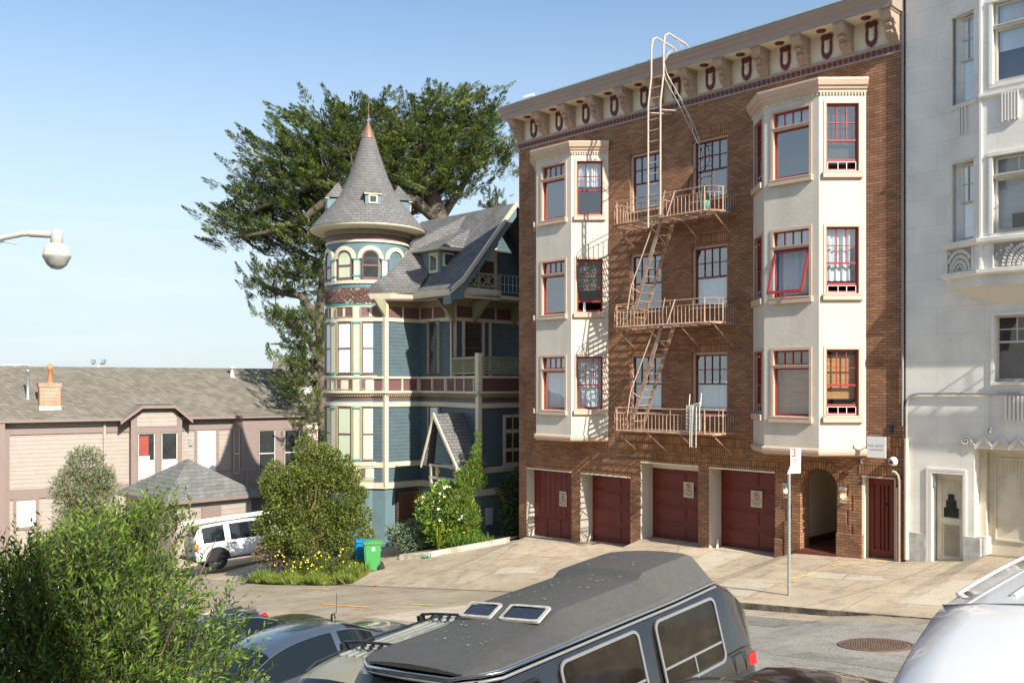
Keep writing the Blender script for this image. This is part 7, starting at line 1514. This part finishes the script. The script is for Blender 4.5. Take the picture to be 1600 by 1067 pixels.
# raised roof cap
def capring(x,inset,h,front=0): 
    return None
W0=.925
xs_=[(-2.06,.02,2.0),(-2.05,.14,2.14),(-2.03,.24,2.285),(-2.0,.28,2.31),(-1.18,.33,2.295),(-1.10,.33,2.285),(-1.02,.34,2.225),(.20,.35,2.215),(.34,.35,2.205),(.58,.34,2.10),(.62,.34,2.095),(1.20,.30,2.075),(1.50,.22,2.05),(1.66,.12,2.015),(1.74,.02,1.985)]
cap=MB(); rings=[]
for x,ins,h in xs_:
    wv=W0 if -1.95<x<1.55 else W0-(.10 if x>0 else .05)*(1 if x<1.7 else 2.2)
    r=[(x,wv,1.965)]; r+=[(x,wv-.01,1.975+(h-1.975)*.12),(x,wv-ins*.45,1.975+(h-1.975)*.52),(x,wv-ins*.92,1.975+(h-1.975)*.95),(x,wv-ins-.06,h),(x,(wv-ins)*.5,h+.02),(x,0,h+.028)]
    rings.append(r+[(a,-b,c) for a,b,c in reversed(r[:-1])])
m_=len(rings[0]); v=[p for r in rings for p in r]
cap.add(v,[(i*m_+j,(i+1)*m_+j,(i+1)*m_+j+1,i*m_+j+1) for i in range(len(rings)-1) for j in range(m_-1)],0,True)
cap.add(rings[0],[tuple(range(m_))]); cap.add(rings[-1],[tuple(range(m_-1,-1,-1))])
co=cap.build('roof_cap',M['vcap'],t)
import bmesh
bm=bmesh.new(); bm.from_mesh(co.data); bmesh.ops.remove_doubles(bm,verts=bm.verts,dist=.001); bmesh.ops.recalc_face_normals(bm,faces=bm.faces); bm.to_mesh(co.data); bm.free()
es_=co.modifiers.new('crisp','EDGE_SPLIT'); es_.split_angle=R(17)
r8=random.Random(5); mb=MB()
def capz(x,y):
    i=next(j for j in range(len(xs_)-1) if xs_[j][0]<=x<=xs_[j+1][0]); f=(x-xs_[i][0])/(xs_[i+1][0]-xs_[i][0]); return xs_[i][2]+(xs_[i+1][2]-xs_[i][2])*f+.02+.008*(1-abs(y)*2)
for _ in range(90):
    x=r8.uniform(-1.9,1.3); y=r8.uniform(-.45,.45); a=r8.uniform(.006,.02); b_=a*r8.uniform(.3,1.2); z_=capz(x,y)+.008
    if .25<x<.65: continue
    mb.add([(x-a,y,capz(x-a,y)+.008),(x,y-b_,z_),(x+a,y,capz(x+a,y)+.008),(x,y+b_,z_)],[(0,1,2,3)])
mb.build('bird_specks',mat('pale_specks',(.36,.35,.32),.8),co)
mb=MB(); ol=[(x,(W0 if -1.95<x<1.55 else W0-(.10 if x>0 else .05)*(1 if x<1.7 else 2.2))+.015) for x,_,_ in xs_]; loop=[(x,y,1.962) for x,y in ol]+[(1.80,.6,1.95),(1.82,0,1.95),(1.80,-.6,1.95)]+[(x,-y,1.962) for x,y in reversed(ol)]
mb.tube(loop,.018,6); mb.build('gutter_trim',M['chrome'],co); mb=MB(); mb.tube([(a,b*1.012,c-.05) for a,b,c in loop],.016,6); mb.build('lower_trim',M['wtrim'],co)
for y0,y1 in ((-.62,-.13),(-.01,.56)):
    def Tk(p): 
        f=p[0]; x=.345+.23*f; return (x,p[1],2.215-.105*f+.012+p[2])
    o_=rrect(y0,y1,0.02,.98,.08); i_=[(y0+y1)/2+(a-(y0+y1)/2)*.86 for a,b in o_]; mb=MB(Tk); n=len(o_)
    ii=[((y0+y1)/2+(a-(y0+y1)/2)*.85,.5+(b-.5)*.76) for a,b in o_]
    for k in range(n):
        a,b=o_[k],o_[(k+1)%n]; c,d=ii[(k+1)%n],ii[k]
        mb.add([(a[1],a[0],0),(b[1],b[0],0),(b[1],b[0],.022),(a[1],a[0],.022),(d[1],d[0],.022),(c[1],c[0],.022)],[(0,1,2,3),(3,2,5,4)])
    f_=mb.build('skylight',M['lensf'],co); mb=MB(Tk); mb.poly([(b,a,.008) for a,b in ii]); mb.build('pane',M['skyl'],f_)
for s in (1,-1):
    mb=MB(); mb.box(-2.58,-2.42,s*.985-.02,s*.985+.01,.90,1.04); mb.build('tail_lamp',M['tail'],t)
    mb=MB(); T=sideT(s); mb.T=T; 
    for (a,b,c,d) in ((-2.34,-2.10,.88,.89),(-2.34,-2.10,1.10,1.11),(-2.34,-2.33,.88,1.11),(-2.11,-2.10,.88,1.11)): mb.box(a,b,.0,.006,c,d)
    mb.box(-2.45,1.9,-.002,.008,1.135,1.15)
    mb.build('body_seams',M['wtrim'] if 0 else M['pblack'],t)
mb=MB(); 
for s in (1,-1): mb.prism([(1.55,1.14),(1.85,1.14),(1.82,1.42),(1.6,1.42)],s*1.05,s*1.25,'y'); mb.bar((1.65,s*.95,1.2),(1.7,s*1.1,1.25),.04)
mb.build('mirrors',M['blackp'],t)
mb=MB(); mb.box(-2.78,-2.58,-.9,.9,.42,.56); mb.build('bumper',M['blackp'],t)
# white high roof van at the right edge
t=onroad('white_high_roof_van','white high roof van with raised roof strips and blue roof window, bottom right corner','van',21.02,15.05,1,PK,extra_pitch=.028,dz=.2)
hro=[(-2.8,.42,.93,1.2,.96,.90,2.16),(-2.65,.34,1.0,1.2,.99,.90,2.28),(-1.5,.32,1.01,1.2,1.0,.90,2.34),(-.2,.32,1.01,1.2,1.0,.90,2.33),(.35,.32,1.01,1.2,1.0,.88,2.27),(.95,.32,1.01,1.2,1.0,.83,2.09),(1.45,.32,1.01,1.2,.99,.78,1.82),(1.7,.32,1.01,1.18,.98,.78,1.62),(2.2,.34,1.0,1.12,.95,.82,1.2),(2.55,.36,.97,1.0,.9,.82,1.05),(2.8,.44,.88,.8,.8,.74,.86)]
carbody(t,hro,M['pwhite'],[(.75,1.6)],(1.6,2.2),None,crown=.07,sub=5); wheels(t,(-1.7,1.8),.94,.37)
def roofz(x): 
    i=next(j for j in range(len(hro)-1) if hro[j][0]<=x<=hro[j+1][0]); f=(x-hro[i][0])/(hro[i+1][0]-hro[i][0]); return cat(hro,i+f)[6]
mb=MB(); mb.tube([(x,-.80,roofz(x)+.045) for x in span(-2.4,-.15,.3)],.016,6); mb.tube([(x,.80,roofz(x)+.045) for x in span(-2.4,-.15,.3)],.016,6); mb.build('roof_rails',M['pwhite'],t)
mb=MB(); y_=[-.85,-.6,-.3,0,.3,.6,.85]; mb.tube([(.02,y,roofz(.02)+.077*(1-(abs(y)/.9)**1.8)) for y in y_],.006,4); mb.build('roof_seam',M['wtrim'],t)
mb=MB()
for y in (-.42,-.14,.14,.42): mb.tube([(x,y,roofz(x)+.065*(1-(abs(y)/.9)**2)+.0) for x in (-.95,-.75,-.55,-.35,-.2)],.022,6)
mb.build('roof_ribs',M['pwhite'],t)
mb=MB(); mb.box(-2.35,-1.6,-.70,-.22,2.36,2.42); mb.build('roof_window',mat('blue_roof_glass',(.03,.07,.16),.08,var=.1,coat=1),t)
strip_on(t,hro,-2.6,1.5,'gutter',M['chrome'],-.03,.006,.012)
# white suv with ladder on the far side
SZ=lambda u,v:-7.93+.065*(3.1-v)+.11*(u+15.2)
t=onroad('parked_suv','white suv with dark wheels and a white ladder on its roof beside the hipped garage','suv',-14.85,2.1,0,None,zf=SZ,yaw=-.20)
sr=[(-2.52,.52,.86,1.06,.90,.74,1.16),(-2.46,.44,.96,1.12,.95,.78,1.50),(-2.30,.42,.985,1.14,.965,.76,1.78),(-2.05,.42,.99,1.14,.97,.75,1.86),(-1.0,.42,.99,1.14,.97,.75,1.90),(.3,.42,.99,1.13,.97,.75,1.88),(.75,.42,.99,1.13,.97,.78,1.76),(1.25,.42,.99,1.12,.96,.86,1.25),(1.45,.42,.99,1.10,.94,.85,1.16),(2.3,.44,.97,1.04,.9,.8,1.08),(2.5,.5,.9,.9,.84,.76,.95)]
carbody(t,sr,M['pwhite'],[(-2.15,-1.22),(-1.05,-.22),(-.08,.75)],(.72,1.25),(-2.48,-2.2),crown=.03); wheels(t,(-1.62,1.55),.93,.43,.28,M['rim'],z=.40)
mb=MB()
for x in (-1.62,1.55):
    for s in (1,-1):
        n=14
        for i in range(n):
            a0,a1=PI*i/n,PI*(i+1)/n; r0,r1=.40,.52
            mb.add([(x+r0*math.cos(a0),s*1.0,.42+r0*math.sin(a0)),(x+r1*math.cos(a0),s*1.012,.42+r1*math.sin(a0)),(x+r1*math.cos(a1),s*1.012,.42+r1*math.sin(a1)),(x+r0*math.cos(a1),s*1.0,.42+r0*math.sin(a1))],[(0,1,2,3)])
        mb.prism([(x+.46*math.cos(PI*i/10),.40+.46*math.sin(PI*i/10)) for i in range(11)],s*.9,s*1.004,'y')
mb.build('wheel_arches',M['blackp'],t)
for s in (1,-1):
    mb=MB(); mb.box(-2.53,-2.36,s*.90-.07,s*.90+.07,.88,1.02); tl=mb.build('tail_lamp',M['tail'],t); mb=MB(); mb.box(-2.53,-2.36,s*.90-.07,s*.90+.07,1.03,1.15); mb.build('indicator',M['amber'],tl)
    mb=MB(); mb.box(-.98,-.80,s*.985-.02,s*.985+.03,.98,1.04); mb.build('door_handle',M['blackp'],t)
mb=MB(); mb.box(-2.75,-2.48,-.88,.88,.50,.66); mb.build('rear_bumper',M['blackp'],t)
mb=MB(); mb.box(-2.46,2.2,-1.0,1.0,.36,.43); mb.build('sill',M['blackp'],t)
t2=onroad('ladder','white aluminium extension ladder strapped on the roof of the white suv','ladder',-14.85,2.1,0,None,zf=SZ,yaw=-.20)
M['alu']=mat('pale_aluminium',(.72,.70,.66),.4,var=.1)
mb=MB()
for y in (-.66,-.28): mb.box(-2.85,2.5,y-.02,y+.02,1.99,2.14)
for i in range(17): mb.tube([(-2.7+i*.31,-.66,2.06),(-2.7+i*.31,-.28,2.06)],.018,6)
mb.build('ladder_frame',M['alu'],t2); mb=MB()
for x in (-1.6,.2,-.5): mb.bar((x,-.72,1.93),(x+.25,-.69,2.17),.03)
mb.build('straps',mat('orange_strap',(.6,.16,.03),.7),t2)
# silver camper trailer behind
t=onroad('camper_trailer','rounded silver camper trailer half hidden behind the big bush','trailer',-18.6,-7.2,0,None,zf=lambda u,v:zwalk(u,v))
mb=MB(); prof=[(1.1,.45),(1.15,1.2),(1.12,1.9),(.95,2.35),(.6,2.6),(0,2.68)]
full=[(a,b) for a,b in prof]+[(-a,b) for a,b in reversed(prof[:-1])]
xs2=[(-2.6,.75),(-2.45,.9),(-2.1,1),(2.1,1),(2.5,.88),(2.65,.7)]; v=[(x,a*k,.45+(b-.45)*k) for x,k in xs2 for a,b in full]; n=len(full)
mb.add(v,[(i*n+j,(i+1)*n+j,(i+1)*n+j+1,i*n+j+1) for i in range(5) for j in range(n-1)],0,True); mb.add(v[:n],[tuple(range(n))]); mb.add(v[-n:],[tuple(range(n-1,-1,-1))]); mb.build('shell',mat('brushed_aluminium',(.5,.51,.5),.4,metal=.7,var=.15,vscale=4),t)
mb=MB(); 
for i in range(6): mb.box(-2.0+i*.35,-1.85+i*.35,-.95,-.80,2.32,2.42)
mb.build('roof_vents',M['lead'],t); wheels(t,(0,),1.0,.36)
# wheeled bins
def bin_(lab,u,v,c,rz,tilt=0,lidopen=False):
    t=thing('wheeled_bin',lab,'bin',tuple(W(u,v,zwalk(u,v))),rz,'wheeled bins beside the big bush'); m=mat('bin_plastic_%s'%lab[:4],c,.45,var=.06,vscale=3)
    mb=MB(); 
    def T(p): k=.80+.2*min(1,p[2]/.95); return (p[0]*k,p[1]*k,p[2])
    mb.T=T
    b0=[(-.29,-.27),(.27,-.27),(.29,.27),(-.29,.27)]
    mb.box(-.29,.27,-.28,.28,.03,.97); b=mb.build('bin_body',m,t,bevel=.02)
    mb=MB(T); mb.box(-.33,.30,-.31,.31,.93,.99); mb.box(-.33,-.29,-.24,-.10,.05,.9); mb.box(-.33,-.29,.10,.24,.05,.9); mb.box(-.31,-.29,-.24,.24,.40,.46); mb.build('rim',m,b,bevel=.01)
    mb=MB(); mb.grid(lambda a,q:(-.34+.72*a,-.32+.64*q,1.0+.05*math.sin(a*PI)*math.sin(q*PI)),8,6); mb.box(-.34,.38,-.32,.32,.97,1.0); mb.tube([(.37,-.24,.99),(.37,.24,.99)],.022,6); mb.build('lid',m,t,bevel=.008)
    for s in (1,-1):
        mb=MB(lambda p,s=s:(.27+p[0],s*(.30+p[2]),.125+p[1])); mb.lathe([(0,.01),(.05,.012),(.09,.0),(.125,-.01),(.125,-.05),(0,-.055)],(0,0,0),18); mb.build('wheel',M['tyre'],t)
    mb=MB(T); mb.quad((-.05,-.286,.72),(.06,-.286,.72),(.06,-.286,.84),(-.05,-.286,.84)); mb.build('label_mark',M['wblind'],t)
    t.rotation_euler=(0,tilt,rz); return t
bin_('green wheeled bin with shut lid, black wheel on its right',-3.85,3.35,(.06,.30,.085),R(12)); bin_('bright blue wheeled bin leaning behind the green one, half under the bush',-4.85,3.1,(.0,.20,.46),R(14),R(5))

# ------------------------------------------------------------------ the near side of the street (behind the photographer): unseen, added for tree shade and window reflections
NB=bthing('unseen_near_building','unseen pale building behind the camera, added for shade and window reflections','building',30,-23,-4)
mb=MB(lambda p:(p[0],-23.05-p[1],p[2])); hs=[(u+.9,u+2.3,z,z+1.8) for u in range(2,62,4) for z in (-2.0,1.6,5.2,8.4)]
wall(mb,2,64,-6,10.8,hs,.25,0,0); mb.quad((2,0,-6),(2,9,-6),(2,9,10.8),(2,0,10.8)); mb.quad((2,0,10.8),(64,0,10.8),(64,9,10.8),(2,9,10.8)); mb.quad((64,0,-6),(64,9,-6),(64,9,10.8),(64,0,10.8)); mb.quad((2,9,-6),(2,9,10.8),(64,9,10.8),(64,9,-6)); mb.build('wall',M['stucco'],NB)
mb=MB(lambda p:(p[0],-23.05-p[1],p[2]))
for h in hs: mb.quad((h[0],.24,h[2]),(h[1],.24,h[2]),(h[1],.24,h[3]),(h[0],.24,h[3]))
mb.build('window_panes',M['dglass'],NB)
